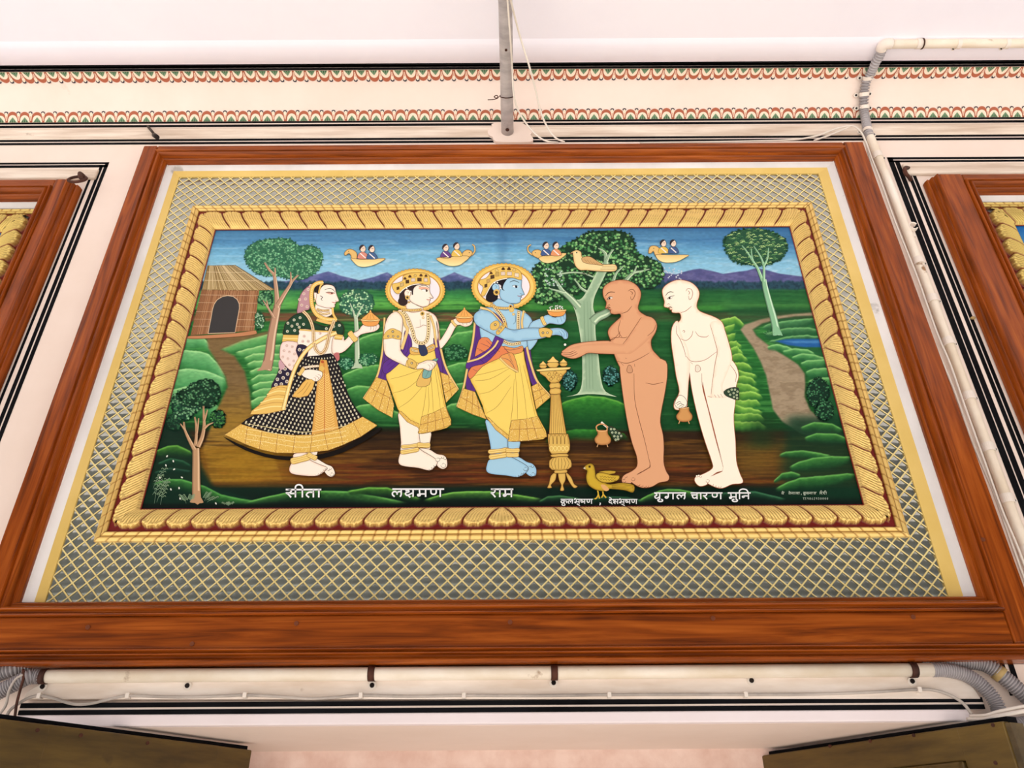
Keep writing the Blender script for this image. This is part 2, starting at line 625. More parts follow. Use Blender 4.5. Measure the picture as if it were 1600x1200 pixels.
def wooden_frame(label, group, OUT, INN, mould, base_z=None, sill=None, outer_m=None):
    """OUT, INN = (x0, x1, z0, z1) of the boards' outer edge and of the opening; mould = width of the inner moulding"""
    ox0, ox1, oz0, oz1 = OUT
    ix0, ix1, iz0, iz1 = INN
    r_ = root('wooden_frame', ((ox0 + ox1) / 2, -0.02, oz0), label, 'picture frame', group)
    mw = mould
    for x0_, x1_ in ((ox0, ix0 - mw), (ix1 + mw, ox1)):
        m_ = MB(); m_.box(x0_, x1_, YF, -0.001, oz0, oz1)
        m_.build('stile', M['wood_z'], r_, bevel=0.004)
    for z0_, z1_ in ((oz0, iz0 - mw), (iz1 + mw, oz1)):
        m_ = MB(); m_.box(ix0 - mw + 0.0005, ix1 + mw - 0.0005, YF + 0.0012, -0.001, z0_, z1_)
        m_.build('rail', M['wood_x'], r_, bevel=0.004)
    RR = (ix0 - mw, ix1 + mw, iz0 - mw, iz1 + mw)
    pr = arc_prof([(0, -0.02), (0, YF - 0.004), (0.16 * mw, YF - 0.006, 0.004), (0.22 * mw, YF - 0.002), (0.30 * mw, YF - 0.002),
                   (0.62 * mw, YF - 0.001, 0.009), (0.68 * mw, YF + 0.006), (0.76 * mw, YF + 0.006), (0.95 * mw, YF + 0.012, 0.004), (mw, YF + 0.016), (mw, -0.005)])
    for sd_ in ('top', 'bottom', 'left', 'right'):
        m_ = MB(); sweep(RR, sd_, pr, m_)
        m_.build('moulding', M['wood_x'] if sd_ in ('top', 'bottom') else M['wood_z'], r_)
    if outer_m:
        ow = outer_m
        pr2 = arc_prof([(0, -0.003), (0, -0.014), (0.30 * ow, -0.024, 0.006), (0.37 * ow, -0.024), (0.62 * ow, -0.036, 0.006), (0.69 * ow, -0.036), (ow, YF, 0.005), (ow, -0.02)])
        for sd_ in ('left', 'right'):
            m_ = MB()
            e_ = [((ox0 - ow + d) if sd_ == 'left' else (ox1 + ow - d), y) for d, y in pr2]
            n_ = len(e_)
            m_.add([(x, y, z) for z in (oz0, oz1) for x, y in e_], [(i, i + 1, n_ + i + 1, n_ + i) for i in range(n_ - 1)] + [tuple(range(n_)), tuple(range(2 * n_ - 1, n_ - 1, -1))])
            m_.build('outer_moulding', M['wood_z'], r_)
    if sill:
        zs = sill
        h = oz0 - zs
        pr3 = arc_prof([(0, -0.005), (0, YF - 0.002), (0.34 * h, YF - 0.003, 0.009), (0.42 * h, YF), (0.52 * h, YF), (0.74 * h, YF - 0.002, 0.007), (0.80 * h, YF - 0.001), (h * 0.99, YF - 0.004, 0.006), (h, -0.005)])
        m_ = MB()
        n = len(pr3)
        m_.add([(x, y, zs + d) for x in (ox0 - 0.01, ox1 + 0.01) for d, y in pr3],
               [(i, i + 1, n + i + 1, n + i) for i in range(n - 1)] + [tuple(range(n)), tuple(range(2 * n - 1, n - 1, -1))])
        m_.build('bottom_moulding', M['wood_x'], r_)
    return r_


ky = (D - 0.030) / D
kc = 1.0
R1 = [-0.64566941 * D * ky, 0.61075836 * D * ky, 0.28511306 * D * ky + CAMZ, 1.10485223 * D * ky + CAMZ]
OX0 = (xc(226.6, 227, YF) + xc(102, 560, YF)) / 2
OX1 = (xc(1350, 222, YF) + xc(1501, 640, YF) + xc(1600, 920, YF)) / 3
OZ0, OZ1 = zc(1010.5, YF), zc(224.0, YF)
MW = 0.036
main_frame = wooden_frame('large brown varnished wooden frame in the middle around the painting of five standing figures', 'wooden frames on the wall',
                          (OX0, OX1, OZ0, OZ1), (R1[0], R1[1], R1[2], R1[3] + 0.008), MW, sill=zc(1036, YF))
for (u, v) in ((137, 980), (300, 1006), (463, 974), (797, 972), (1114, 966), (1427, 964), (1536, 843), (1170, 237), (800, 236), (390, 238)):
    p = at(u, v, YF - 0.0005)
    m_ = MB()
    m_.tube([(p.x, YF + 0.004, p.z), (p.x, YF - 0.0012, p.z)], 0.0048, 12)
    m_.build('screw_plug', M['wood_dark'] if 'wood_dark' in M else M['iron'], main_frame)

YW = -0.006
LX1 = -1.3318
LI1 = (xc(69, 302, -0.03) + xc(0, 455, -0.03)) / 2
LZ1, LZI = zc(279.5, YF, 60), zc(314.5, -0.03, 30) + 0.008
HW = OX1 - OX0
OMW = 0.026
left_frame = wooden_frame('brown wooden frame cut off at the left edge, under the iron ring', 'wooden frames on the wall',
                          (LX1 - HW, LX1 - OMW, OZ0, LZ1), (LX1 - HW + 0.12, LI1, R1[2], LZI), 0.034, outer_m=OMW)
RX0 = (xc(1438.5, 272.5, YW) + xc(1497.5, 430, YW)) / 2
RI0 = (xc(1527.5, 304, -0.03) + xc(1581, 430, -0.03)) / 2
RZ1, RZI = zc(271, YF, 1530), zc(304, -0.03, 1560) + 0.008
right_frame = wooden_frame('brown wooden frame cut off at the right edge beside the black lines', 'wooden frames on the wall',
                           (RX0 + OMW, RX0 + HW, OZ0, RZ1), (RI0, RX0 + HW - 0.12, R1[2], RZI), 0.034, outer_m=OMW)

# ================================================================== LATTICE PANEL
YP = -0.008                                   # plane of the picture and of the mirrors
kp = (D + YP) / D
RP = [-0.64566941 * D * kp - 0.004, 0.61075836 * D * kp + 0.004, 0.28511306 * D * kp + CAMZ - 0.012, 1.10485223 * D * kp + CAMZ + 0.004]
GO = [-0.57076776 * D * kp, 0.54277994 * D * kp, 0.36650717 * D * kp + CAMZ, 0.99612694 * D * kp + CAMZ]
GI = [-0.51796973 * D * kp, 0.49121304 * D * kp, 0.41445184 * D * kp + CAMZ, 0.93718802 * D * kp + CAMZ]
PIT = at(800 + 11.08, 872, YP).x - at(800 - 11.08, 872, YP).x


def mat_mirror():
    m, n, b = nodemat('cushioned_mirror_glass')
    b.inputs['Metallic'].default_value = 0.85
    b.inputs['Roughness'].default_value = 0.14
    t = n.nodes.new('ShaderNodeTexCoord')
    s = n.nodes.new('ShaderNodeSeparateXYZ')
    n.links.new(t.outputs['Object'], s.inputs[0])

    def mth(op, a, b_=None, c=None):
        k = n.nodes.new('ShaderNodeMath')
        k.operation = op
        for i, q in enumerate((a, b_, c)):
            if q is None: continue
            if isinstance(q, (int, float)): k.inputs[i].default_value = q
            else: n.links.new(q, k.inputs[i])
        return k.outputs[0]
    hs = []
    for op in ('ADD', 'SUBTRACT'):
        q = mth(op, s.outputs['X'], s.outputs['Z'])
        f = mth('FRACT', mth('MULTIPLY', q, 1.0 / PIT))
        c = mth('SUBTRACT', f, 0.5)
        hs.append(mth('SUBTRACT', 1.0, mth('MULTIPLY', mth('MULTIPLY', c, c), 4.0)))
    h = mth('MULTIPLY', hs[0], hs[1])
    ns = n.nodes.new('ShaderNodeTexNoise')
    mp = n.nodes.new('ShaderNodeMapping')
    mp.inputs['Scale'].default_value = (20, 20, 130)
    n.links.new(t.outputs['Object'], mp.inputs[0])
    n.links.new(mp.outputs[0], ns.inputs['Vector'])
    ns.inputs['Scale'].default_value = 1.0
    h2 = mth('MULTIPLY_ADD', ns.outputs['Fac'], 0.10, h)
    bp = n.nodes.new('ShaderNodeBump')
    bp.inputs['Strength'].default_value = 1.0
    bp.inputs['Distance'].default_value = 0.0015
    n.links.new(h2, bp.inputs['Height'])
    n.links.new(bp.outputs[0], b.inputs['Normal'])
    r = n.nodes.new('ShaderNodeValToRGB')
    r.color_ramp.elements[0].color = (*lin((150, 152, 142)), 1)
    r.color_ramp.elements[1].color = (*lin((196, 198, 186)), 1)
    n.links.new(ns.outputs['Fac'], r.inputs[0])
    n.links.new(r.outputs[0], b.inputs['Base Color'])
    return m


M['mirror'] = mat_mirror()
lat = root('lattice_panel', ((RP[0] + RP[1]) / 2, YP, RP[2]), 'panel of dark mirror glass under a gilt diamond lattice between wooden frame and painting', 'panel')
mb = MB(); mb.box(RP[0], RP[1], YP, YP + 0.006, RP[2], RP[3])
mb.build('mirror_glass', M['mirror'], lat)
WLN, YLN = 0.040, 0.019
LR = [RP[0] + WLN + YLN, RP[1] - WLN - YLN - 0.010, RP[2], RP[3] - WLN - YLN]


def ring3(m_, o, i, yo, yi):
    """a border open at the bottom, from outer rectangle o to inner rectangle i"""
    pts = [(o[0], yo, o[2]), (o[0], yo, o[3]), (o[1], yo, o[3]), (o[1], yo, o[2]), (i[0], yi, o[2]), (i[0], yi, i[3]), (i[1], yi, i[3]), (i[1], yi, o[2])]
    m_.add(pts, [(0, 1, 5, 4), (1, 2, 6, 5), (2, 3, 7, 6)])


WI = [RP[0] + WLN, RP[1] - WLN, RP[2], RP[3] - WLN]
mb = MB()
ring3(mb, RP, [RP[0] + WLN * 0.45, RP[1] - WLN * 0.45, 0, RP[3] - WLN * 0.45], YP - 0.020, YP - 0.019)
ring3(mb, [RP[0] + WLN * 0.45, RP[1] - WLN * 0.45, RP[2], RP[3] - WLN * 0.45], [RP[0] + WLN * 0.5, RP[1] - WLN * 0.5, 0, RP[3] - WLN * 0.5], YP - 0.019, YP - 0.016)
ring3(mb, [RP[0] + WLN * 0.5, RP[1] - WLN * 0.5, RP[2], RP[3] - WLN * 0.5], WI, YP - 0.016, YP - 0.010)
mb.build('marble_liner', M['liner'], lat)
mb = MB(); ring3(mb, WI, LR, YP - 0.010, YP - 0.004); ring3(mb, LR, LR, YP - 0.004, YP)
mb.build('yellow_border', M['yellow'], lat)


def clip(px, pz, dx, dz, R):
    t0_, t1_ = -1e9, 1e9
    for p, d, lo, hi in ((px, dx, R[0], R[1]), (pz, dz, R[2], R[3])):
        a, b = sorted(((lo - p) / d, (hi - p) / d))
        t0_, t1_ = max(t0_, a), min(t1_, b)
    return (t0_, t1_) if t0_ < t1_ else None


def lattice(m_, LRr, hole, pit, hw, yb_, th):
    for sg in (1, -1):
        k0 = int(math.floor((LRr[0] - LRr[3] - 1) / pit))
        for k in range(k0, int(math.ceil((LRr[1] + LRr[3] + 1) / pit))):
            # sg=1: x+z = k*pit ; sg=-1: x-z = k*pit
            px, pz, dx, dz = k * pit, 0.0, 1.0, -1.0 * sg
            c = clip(px, pz, dx, dz, LRr)
            if not c: continue
            h = clip(px, pz, dx, dz, hole)
            segs = [c] if not h else [(c[0], h[0]), (h[1], c[1])]
            for a, b in segs:
                if b - a < 0.002: continue
                A, B = (px + dx * a, pz + dz * a), (px + dx * b, pz + dz * b)
                nx, nz = hw * 0.7071, hw * 0.7071 * sg
                y0_ = yb_ - (0.0004 if sg > 0 else 0)
                f = [(A[0] - nx, y0_, A[1] - nz), (A[0], y0_ - th, A[1]), (A[0] + nx, y0_, A[1] + nz)]
                g = [(B[0] - nx, y0_, B[1] - nz), (B[0], y0_ - th, B[1]), (B[0] + nx, y0_, B[1] + nz)]
                m_.add(f + g, [(0, 1, 4, 3), (1, 2, 5, 4)])


mb = MB(); lattice(mb, LR, GO, PIT, 0.0017, YP - 0.0008, 0.0010)
mb.build('gilt_lattice', M['lattice'], lat)


# ================================================================== CARVED GILT MOULDINGS
def gilt_side(m_, O, I, side, wl, cols, hs=1.0, outer_frac=0.0, y0=YP):
    """one mitred side of carved acanthus leaves leaning from the side's middle; O outer, I inner rectangle"""
    if side == 'top': A, B, a, b = (O[0], O[3]), (O[1], O[3]), (I[0], I[3]), (I[1], I[3])
    if side == 'bottom': A, B, a, b = (O[0], O[2]), (O[1], O[2]), (I[0], I[2]), (I[1], I[2])
    if side == 'left': A, B, a, b = (O[0], O[2]), (O[0], O[3]), (I[0], I[2]), (I[0], I[3])
    if side == 'right': A, B, a, b = (O[1], O[2]), (O[1], O[3]), (I[1], I[2]), (I[1], I[3])
    A, B, a, b = map(np.array, (A, B, a, b))
    L = np.linalg.norm(B - A)
    nx = int(L / 0.00185)
    nyy = 30
    S = np.linspace(0, 1, nx)[:, None, None]
    T = np.linspace(0, 1, nyy)[None, :, None]
    P = (A + (B - A) * S) * (1 - T) + (a + (b - a) * S) * T
    c = (A + B) / 2
    ax = (B - A) / L
    s = np.abs(((P - c) @ ax))
    t = np.broadcast_to(T[..., 0], s.shape)
    sh = 0.66 * wl * t ** 1.9
    ph = (s + sh - 0.66 * wl) / wl
    half = np.maximum(0.66 * wl * (1 - t ** 1.9), 1e-5)
    f = np.where(ph < 0, 0.5 + 0.5 * np.clip(s / half, 0, 1) * 1.0, ph - np.floor(ph))
    cen = ph < 0
    e = np.minimum(f, 1 - f)
    e = np.where(cen, 1 - f, e) * np.where(cen, 2 * half, wl)
    groove = np.clip(1 - e / 0.0030, 0, 1)
    ribs = np.abs(np.sin(np.pi * f * 8))
    # rounded outer end of each leaf, with the red ground showing between
    lobe = 0.11 + 0.20 * np.abs(2 * f - 1) ** 2.4
    bite = 0.05 * np.exp(-((f - 0.5) / 0.1) ** 2)
    ground = np.clip((lobe + bite - t) / 0.02, 0, 1)
    rim = np.exp(-((t - lobe - 0.10) / 0.055) ** 2)
    beads = rim * np.abs(np.sin(np.pi * f * 6)) ** 0.6
    H = (0.010 + 0.010 * np.sin(np.pi * np.clip(t * 1.05, 0, 1)) ** 0.8) * hs
    H = H + hs * (0.0030 * ribs * (1 - rim) + 0.0060 * beads - 0.0045 * groove)
    H = np.where(ground > 0, H * (1 - ground) + 0.005 * ground, H)
    red = np.maximum(ground, np.clip(1.5 - e / 0.0028, 0, 1) * np.clip((0.98 - t) * 8, 0, 1))
    inner = np.clip((t - 0.93) / 0.01, 0, 1)
    red = np.maximum(red, inner)
    H = np.where(inner > 0, 0.006, H)
    g, gsh, rd = [np.array(lin(k)) for k in cols]
    groove_shade = np.clip(1 - ribs * 2.4, 0, 1) * (1 - rim) * 0.8  # shade in the grooves between ribs, put into the gold's colour
    C = g * (1 - groove_shade[..., None]) + gsh * groove_shade[..., None]
    C = C * (1 - red[..., None]) + rd * red[..., None]
    al = (1 - red) * 0.55
    V = np.stack([P[..., 0], y0 - H, P[..., 1]], -1).reshape(-1, 3)
    idx = np.arange(nx * nyy).reshape(nx, nyy)
    F = np.stack([idx[:-1, :-1], idx[1:, :-1], idx[1:, 1:], idx[:-1, 1:]], -1).reshape(-1, 4)
    return V, F, np.concatenate([C.reshape(-1, 3), al.reshape(-1, 1)], 1)


def np_obj(name, V, F, C, mat, parent, smooth=True):
    me = bpy.data.meshes.new(name)
    me.vertices.add(len(V)); me.vertices.foreach_set('co', V.astype(np.float32).ravel())
    me.loops.add(F.size); me.loops.foreach_set('vertex_index', F.astype(np.int32).ravel())
    me.polygons.add(len(F))
    me.polygons.foreach_set('loop_start', (np.arange(len(F)) * 4).astype(np.int32))
    me.polygons.foreach_set('use_smooth', np.full(len(F), smooth))
    ca = me.color_attributes.new('Col', 'FLOAT_COLOR', 'POINT')
    if C.shape[1] == 3: C = np.concatenate([C, np.zeros((len(C), 1))], 1)
    ca.data.foreach_set('color', C.astype(np.float32).ravel())
    me.update(calc_edges=True)
    me.validate()
    me.materials.append(mat)
    o = bpy.data.objects.new(name, me)
    COL.objects.link(o)
    if parent is not None:
        o.parent = parent
        o.matrix_parent_inverse = Matrix.Translation(-world_loc(parent))
    return o


GOLD, GROOVE_SHADE, RED = (236, 202, 122), (150, 106, 48), (118, 22, 20)


def gilt_frame(parent, O, I, wl, beadw, cols=(GOLD, GROOVE_SHADE, RED), base_y=YP):
    LO = [O[0] + beadw, O[1] - beadw, O[2] + beadw, O[3] - beadw]
    for sd_ in ('top', 'bottom', 'left', 'right'):
        V, F, C = gilt_side(None, LO, I, sd_, wl, cols, y0=base_y)
        np_obj('leaf_moulding', V, F, C, M['gilt'], parent)
        # outer strip: two rolls notched like bamboo
        m_ = MB()
        x0_, x1_, z0_, z1_ = O
        ln = (x1_ - x0_) if sd_ in ('top', 'bottom') else (z1_ - z0_)
        n = int(ln / 0.004)
        prof = [(0, 0.0), (0.0, 0.009), (0.25, 0.0125), (0.42, 0.010), (0.5, 0.0085), (0.58, 0.011), (0.8, 0.014), (0.95, 0.010), (1.0, 0.004)]
        for k in range(n + 1):
            q = k / n
            notch = 1.0 if (k % 7) else 0.9
            for d, h in prof:
                dd = d * beadw
                if sd_ == 'top': p = (x0_ + dd + (x1_ - x0_ - 2 * dd) * q, z1_ - dd)
                if sd_ == 'bottom': p = (x0_ + dd + (x1_ - x0_ - 2 * dd) * q, z0_ + dd)
                if sd_ == 'left': p = (x0_ + dd, z0_ + dd + (z1_ - z0_ - 2 * dd) * q)
                if sd_ == 'right': p = (x1_ - dd, z0_ + dd + (z1_ - z0_ - 2 * dd) * q)
                m_.v.append((p[0], base_y - h * (notch if h > 0.005 else 1), p[1]))
                cc = cols[0] if k % 7 else (176, 130, 62)
                if h == 0.0085: cc = (150, 106, 46)
                if h == 0.004: cc = cols[2]
                m_.c.append((*cc, 0.35))
        m = len(prof)
        m_.f = [(k * m + j, k * m + j + 1, (k + 1) * m + j + 1, (k + 1) * m + j) for k in range(n) for j in range(m - 1)]
        m_.smooth = [False] * len(m_.f)
        m_.build('bamboo_moulding', M['gilt'], parent)

# ================================================================== POLE, CABLES, CONDUITS
PA = at(793, 211, 0.002)
pb = at(789.5, 0, -0.427)
dirp = (pb - PA).normalized()
L_ = (ZC + 0.01 - PA.z) / dirp.z
PB = PA + dirp * L_
PR = 0.0203
pole = root('metal_pole', PA, 'grey metal pole jutting out of the wall above the big frame', 'pole')
mb = MB()
mb.tube([PA + dirp * (L_ * k / 12) for k in range(13)], PR, 24)
mb.build('tube', M['steel'], pole)
for s0, r0 in ((0.035, 0.006), (0.3, 0.004)):
    q = PA + dirp * s0
    m_ = MB()
    m_.tube([q + Vector((0.0, 0, -PR + 0.001)), q + Vector((0.0, -0.0, -PR - 0.002))], r0, 10)
    m_.build('rusty_screw', M['iron'], pole)
# ragged patch of fresh plaster where the pole enters the wall
mb = MB()
ol = catmull([at(u, v, -0.0105) for u, v in ((762, 204), (770, 197), (768, 194), (778, 191), (790, 193), (806, 190), (818, 193), (826, 199), (834, 203), (829, 210), (833, 216), (829, 221.5), (800, 222), (774, 221), (770, 214), (764, 211))], 2, True)
mb.prism(ol, [p + Vector((0, 0.010, 0)) for p in ol])
mb.build('trim_%d' % nxt, M['wall'], kind='structure'); nxt += 1


def pole_at(v):
    lo, hi = 0.0, L_
    for _ in range(40):
        mid = (lo + hi) / 2
        q = PA + dirp * mid
        if vpix(*q)[1] > v: lo = mid
        else: hi = mid
    return PA + dirp * lo


q = pole_at(150)
side = Vector((1, 0, 0))
dn = dirp.cross(side).normalized()
if dn.z > 0: dn = -dn
mb = MB()
ring_ = [q + (side * math.cos(a) + dn * math.sin(a)) * (PR + 0.002) + dirp * 0.006 * math.sin(a * 1.0) for a in [k * math.tau / 24 for k in range(26)]]
tail = [q + side * x + dn * y for x, y in ((-0.024, 0.004), (-0.034, 0.012), (-0.040, 0.004), (-0.032, -0.004), (-0.028, 0.010), (-0.040, 0.020), (-0.060, 0.022))]
mb.tube(ring_, 0.0014, 6)
mb.tube(catmull(tail, 4), 0.0014, 6)
tag(mb.build('tie_wire', M['iron']), 'thin dark wire twisted round the grey pole', 'wire')


def cable(name, pts, r, mat, label, cat='cable', group=None, seg=8, n=6):
    m__ = MB()
    m__.tube(catmull([q if isinstance(q, Vector) else at(*q) for q in pts], n), r, seg)
    o = m__.build(name, M[mat])
    return tag(o, label, cat, group)


qy = lambda v, k=1.0: (pole_at(v).y - 0.0) * k
cable('cable', [PB + Vector((0.012, -0.01, -PR - 0.004)), PA.lerp(PB, 0.75) + Vector((0.010, 0, -PR - 0.004)), (791.5, -30, qy(-30) - 0.03), (793, 0, qy(0) - 0.03), (797.5, 60, qy(60) - 0.03), (800.5, 110, -0.235), (803, 150, -0.165), (811, 175, -0.115), (826, 198, -0.075), (842, 214, -0.06), (856, 221, -0.055), (872, 222.5, -0.04)],
      0.0028, 'cable', 'white cable running down along the grey pole to the frame top', group='cables by the pole')
cable('cable', [PB + Vector((0.02, -0.01, -PR)), PA.lerp(PB, 0.75) + Vector((0.018, 0, -PR)), (793, -30, qy(-30) - 0.026), (798, 0, qy(0) - 0.02), (812, 55, -0.33), (826, 100, -0.26), (836, 137, -0.19), (845, 175, -0.12), (857, 202, -0.075), (869, 216, -0.06), (882, 222.0, -0.045)],
      0.0030, 'cable', 'white cable swinging out from the grey pole in a longer loop', group='cables by the pole')
cable('cable', [(1000, 223.2, -0.030), (1150, 221.2, -0.028), (1235, 218.5, -0.028), (1275, 212.5, -0.03), (1305, 201.5, -0.03), (1328, 196.6, -0.03), (1340, 201, -0.034), (1350, 215, -0.034), (1357, 240, -0.03), (1367, 275, -0.03), (1391, 345, -0.03),
                (1421, 430, -0.03), (1451, 515, -0.03), (1490, 608, -0.03), (1519, 690, -0.028), (1552, 768, -0.03), (1581, 850, -0.03), (1620, 960, -0.03)],
      0.0030, 'cable', 'long white cable looping over the frame corner and down beside the right stile', group='cables beside the frame')
cable('cable', [(1272, 219.5, -0.022), (1298, 210.5, -0.026), (1322, 200.5, -0.026), (1334, 197, -0.03), (1345, 206, -0.036), (1353, 222, -0.036), (1361, 245, -0.034), (1376, 283, -0.034), (1398, 345, -0.034),
                (1432, 430, -0.034), (1462, 515, -0.036), (1485, 570, -0.036), (1505, 628, -0.036), (1535, 712, -0.036), (1565, 795, -0.036), (1592, 860, -0.036), (1625, 950, -0.036)],
      0.0028, 'cable', 'second white cable twisting beside the long one down the right stile', group='cables beside the frame')


def flex_path(pts, r, pitch, amp=0.12, seg=16):
    """a ribbed hose along the points"""
    pts = [Vector(p) for p in pts]
    dense = catmull(pts, 12)
    d = [0.0]
    for a, b in zip(dense, dense[1:]): d.append(d[-1] + (b - a).length)
    n = max(8, int(d[-1] / pitch * 6))
    out, rs = [], []
    j = 0
    for k in range(n + 1):
        s = d[-1] * k / n
        while j < len(d) - 2 and d[j + 1] < s: j += 1
        w = (s - d[j]) / max(1e-9, d[j + 1] - d[j])
        out.append(dense[j].lerp(dense[j + 1], min(1, max(0, w))))
        rs.append(r * (1 + amp * (0.5, 1.0, 1.0, 0.5, -1.6, -1.6)[k % 6]))
    return out, rs, seg


def hose(parent, name, pts, r, pitch, mat='flex', amp=0.12):
    o_, rs_, sg_ = flex_path(pts, r, pitch, amp)
    m__ = MB(); m__.tube(o_, rs_, sg_)
    return m__.build(name, M[mat], parent)


def strap(parent, p, axis, r, w, mat='clip', tab=(1,), name='saddle_clip', out=Vector((0, -1, 0))):
    """a half-round saddle over a pipe at p, with screw tabs on the given sides"""
    axis = axis.normalized()
    sd_ = axis.cross(out).normalized()
    m__ = MB()
    n = 12
    for a0, a1, rr in ((0, n, r),):
        o1 = [p + (sd_ * math.cos(math.pi * k / n) + out * math.sin(math.pi * k / n)) * (r + 0.0022) for k in range(n + 1)]
        i1 = [p + (sd_ * math.cos(math.pi * k / n) + out * math.sin(math.pi * k / n)) * (r * 0.99) for k in range(n, -1, -1)]
        ringp = o1 + i1
        h = axis * (w / 2)
        m__.prism([q - h for q in ringp], [q + h for q in ringp])
    for s_ in tab:
        c = p + sd_ * s_ * (r + 0.008) - out * (r * 0.75)
        disc = [c + (sd_ * math.cos(k * math.tau / 14) + axis * 0.8 * math.sin(k * math.tau / 14)) * 0.0085 for k in range(14)]
        m__.prism([q - out * 0.001 for q in disc], [q + out * 0.002 for q in disc])
    o = m__.build(name, M[mat], parent)
    for s_ in tab:
        c = p + sd_ * s_ * (r + 0.009) - out * (r * 0.75)
        k_ = MB(); k_.tube([c, c + out * 0.0034], 0.0036, 10)
        k_.build('screw', M['darkmetal'], o)
    return o


# grey hose from the ceiling elbow down over the cove
CR = 0.0138
fx = root('flexible_conduit', surf(1352, 140, 0.02), 'grey ribbed conduit bending down over the painted cove at upper right', 'conduit')
hp = [surf(u, v, 0.017) for u, v in ((1379, 76), (1374, 88), (1368, 98), (1361, 112), (1355, 126), (1352, 142), (1351.5, 160), (1352, 178), (1353.5, 192), (1356, 205), (1359, 214))]
hose(fx, 'hose', hp, CR * 0.93, 0.0095, amp=0.15)
for (u, v), tb in (((1356, 121), (1, -1)), ((1351.5, 151), (1, -1)), ((1352.5, 173), (1, -1)), ((1356, 205), (1, -1))):
    a = surf(u, v - 4, 0.017); b = surf(u, v + 4, 0.017)
    p = surf(u, v, 0.016)
    n_ = -cove(cove_t(v))[1] if v < 188 else None
    o_ = Vector((0, cove(cove_t(v))[1].x, cove(cove_t(v))[1].y)) if v < 188 else Vector((0, -1, 0))
    strap(fx, p, b - a, CR, 0.012, 'clip', tb, out=o_)

# ivory pipe on the ceiling with its elbow
cp = root('ivory_conduit', at_z(1480, 68, ZC - 0.017), 'ivory conduit pipe running along the ceiling edge at upper right', 'conduit')
zz = ZC - 0.0165
e1 = at_z(1384, 69, zz)
e2 = at_z(1640, 66.5, zz)
mb = MB(); mb.tube([e1, e1.lerp(e2, 0.5), Vector((e2.x, e1.y, zz)), Vector((XW - 0.1, e1.y, zz))], CR, 18)
mb.build('pipe', M['pvc'], cp)
mb = MB(); mb.tube(catmull([at_z(1377, 78, zz), at_z(1379, 72, zz), at_z(1385, 68.5, zz), at_z(1393, 68.5, zz)], 5), [CR * 1.18] * 16, 18)
mb.build('elbow', M['clip'], cp)
mb = MB(); mb.tube([at_z(1431, 68.4, zz), at_z(1439, 68.3, zz)], CR * 1.16, 18)
mb.build('coupler', M['clip'], cp)
mb = MB(); mb.tube([at_z(1440, 68.3, zz), at_z(1441.5, 68.3, zz)], CR * 1.22, 18)
mb.build('tie', M['iron'], cp)
for u in (1497, 1573):
    p = at_z(u, 68 - (u - 1480) * 0.01, zz)
    strap(cp, Vector((p.x, e1.y, zz)), Vector((1, 0, 0)), CR, 0.013, 'clip', (1,), out=Vector((0, 0, -1)))

# ivory pipe down the wall on the right of the big frame
VR = 0.0125
vp = root('ivory_conduit', at(1500, 600, -0.014), 'ivory conduit pipe running down the wall right of the big frame', 'conduit')
mb = MB()
xs = (xc(1395, 300, -0.015) + xc(1520, 640, -0.015)) / 2
mb.tube(catmull([at(1358.5, 211, -0.017), at(1364, 224, -0.016), Vector((xs - 0.002, -0.015, zc(262, -0.015, 1380))), Vector((xs, -0.015, zc(300, -0.015, 1395))), Vector((xs, -0.015, 2.6)), Vector((xs, -0.015, 2.2)), Vector((xs, -0.015, 1.95))], 5), VR, 16)
mb.build('pipe', M['pvc'], vp)
for v in (244, 409, 468, 535, 620, 700, 780, 862):
    z_ = at(1371 + (v - 244) * 0.385, v, -0.015).z
    strap(vp, Vector((xs - (0.004 if v < 250 else 0), -0.015, z_)), Vector((0, 0, -1)), VR * 1.08, 0.022, 'clip', (-1,))
# broken clip hanging loose by the black lines
p = at(1424, 358, -0.012)
mb = MB()
ring_ = [p + Vector((0.014 * math.cos(a), -0.004, 0.014 * math.sin(a))) for a in [k * math.tau * 0.8 / 14 + 0.6 for k in range(15)]]
mb.prism(ring_ + [q.lerp(p, 0.25) for q in reversed(ring_)], [q + Vector((0, -0.012, 0)) for q in ring_ + [q.lerp(p, 0.25) for q in reversed(ring_)]])
mb.box(p.x - 0.006, p.x + 0.006, -0.014, -0.0005, p.z - 0.03, p.z - 0.012)
tag(mb.build('saddle_clip', M['clip']), 'broken white clip ring left empty on the wall beside the black lines', 'clip')

# ------------------------------------------------------------------ hooks and nail
nl = MB()
nl.tube([at(231, 197.5, -0.004), at(238, 206, -0.03), at(243, 212.5, -0.05)], [0.004, 0.0042, 0.004], 8)
nl.tube([at(241, 211, -0.045), at(245.5, 214.5, -0.055)], 0.008, 8)
tag(nl.build('nail', M['darkmetal']), 'bent dark nail in the plaster rail above the upper left frame corner', 'nail')
hk = root('ring_hook', at(127, 272, -0.01), 'rusty iron ring hanging on a hook at the left frame corner', 'hook')
mb = MB()
c = at(121, 280, -0.065)
mb.tube([c + Vector((0.026 * math.cos(a), 0.008 * math.sin(a), 0.020 * math.sin(a))) for a in [k * math.tau / 28 for k in range(29)]], 0.0042, 10, caps=False)
mb.build('ring', M['iron'], hk)
mb = MB()
mb.tube(catmull([at(131, 276, 0.0), at(129, 274, -0.03), at(125, 271, -0.055), at(126, 277, -0.07), at(132, 282, -0.06)], 5), 0.0065, 10)
mb.build('hook', M['iron'], hk)
mb = MB()
mb.tube(catmull([at(1420, 263, -0.004), at(1415, 262, -0.03), at(1413.5, 266, -0.045), at(1416, 272, -0.045), at(1420.5, 277, -0.02), at(1423, 281, -0.004)], 5), 0.006, 10)
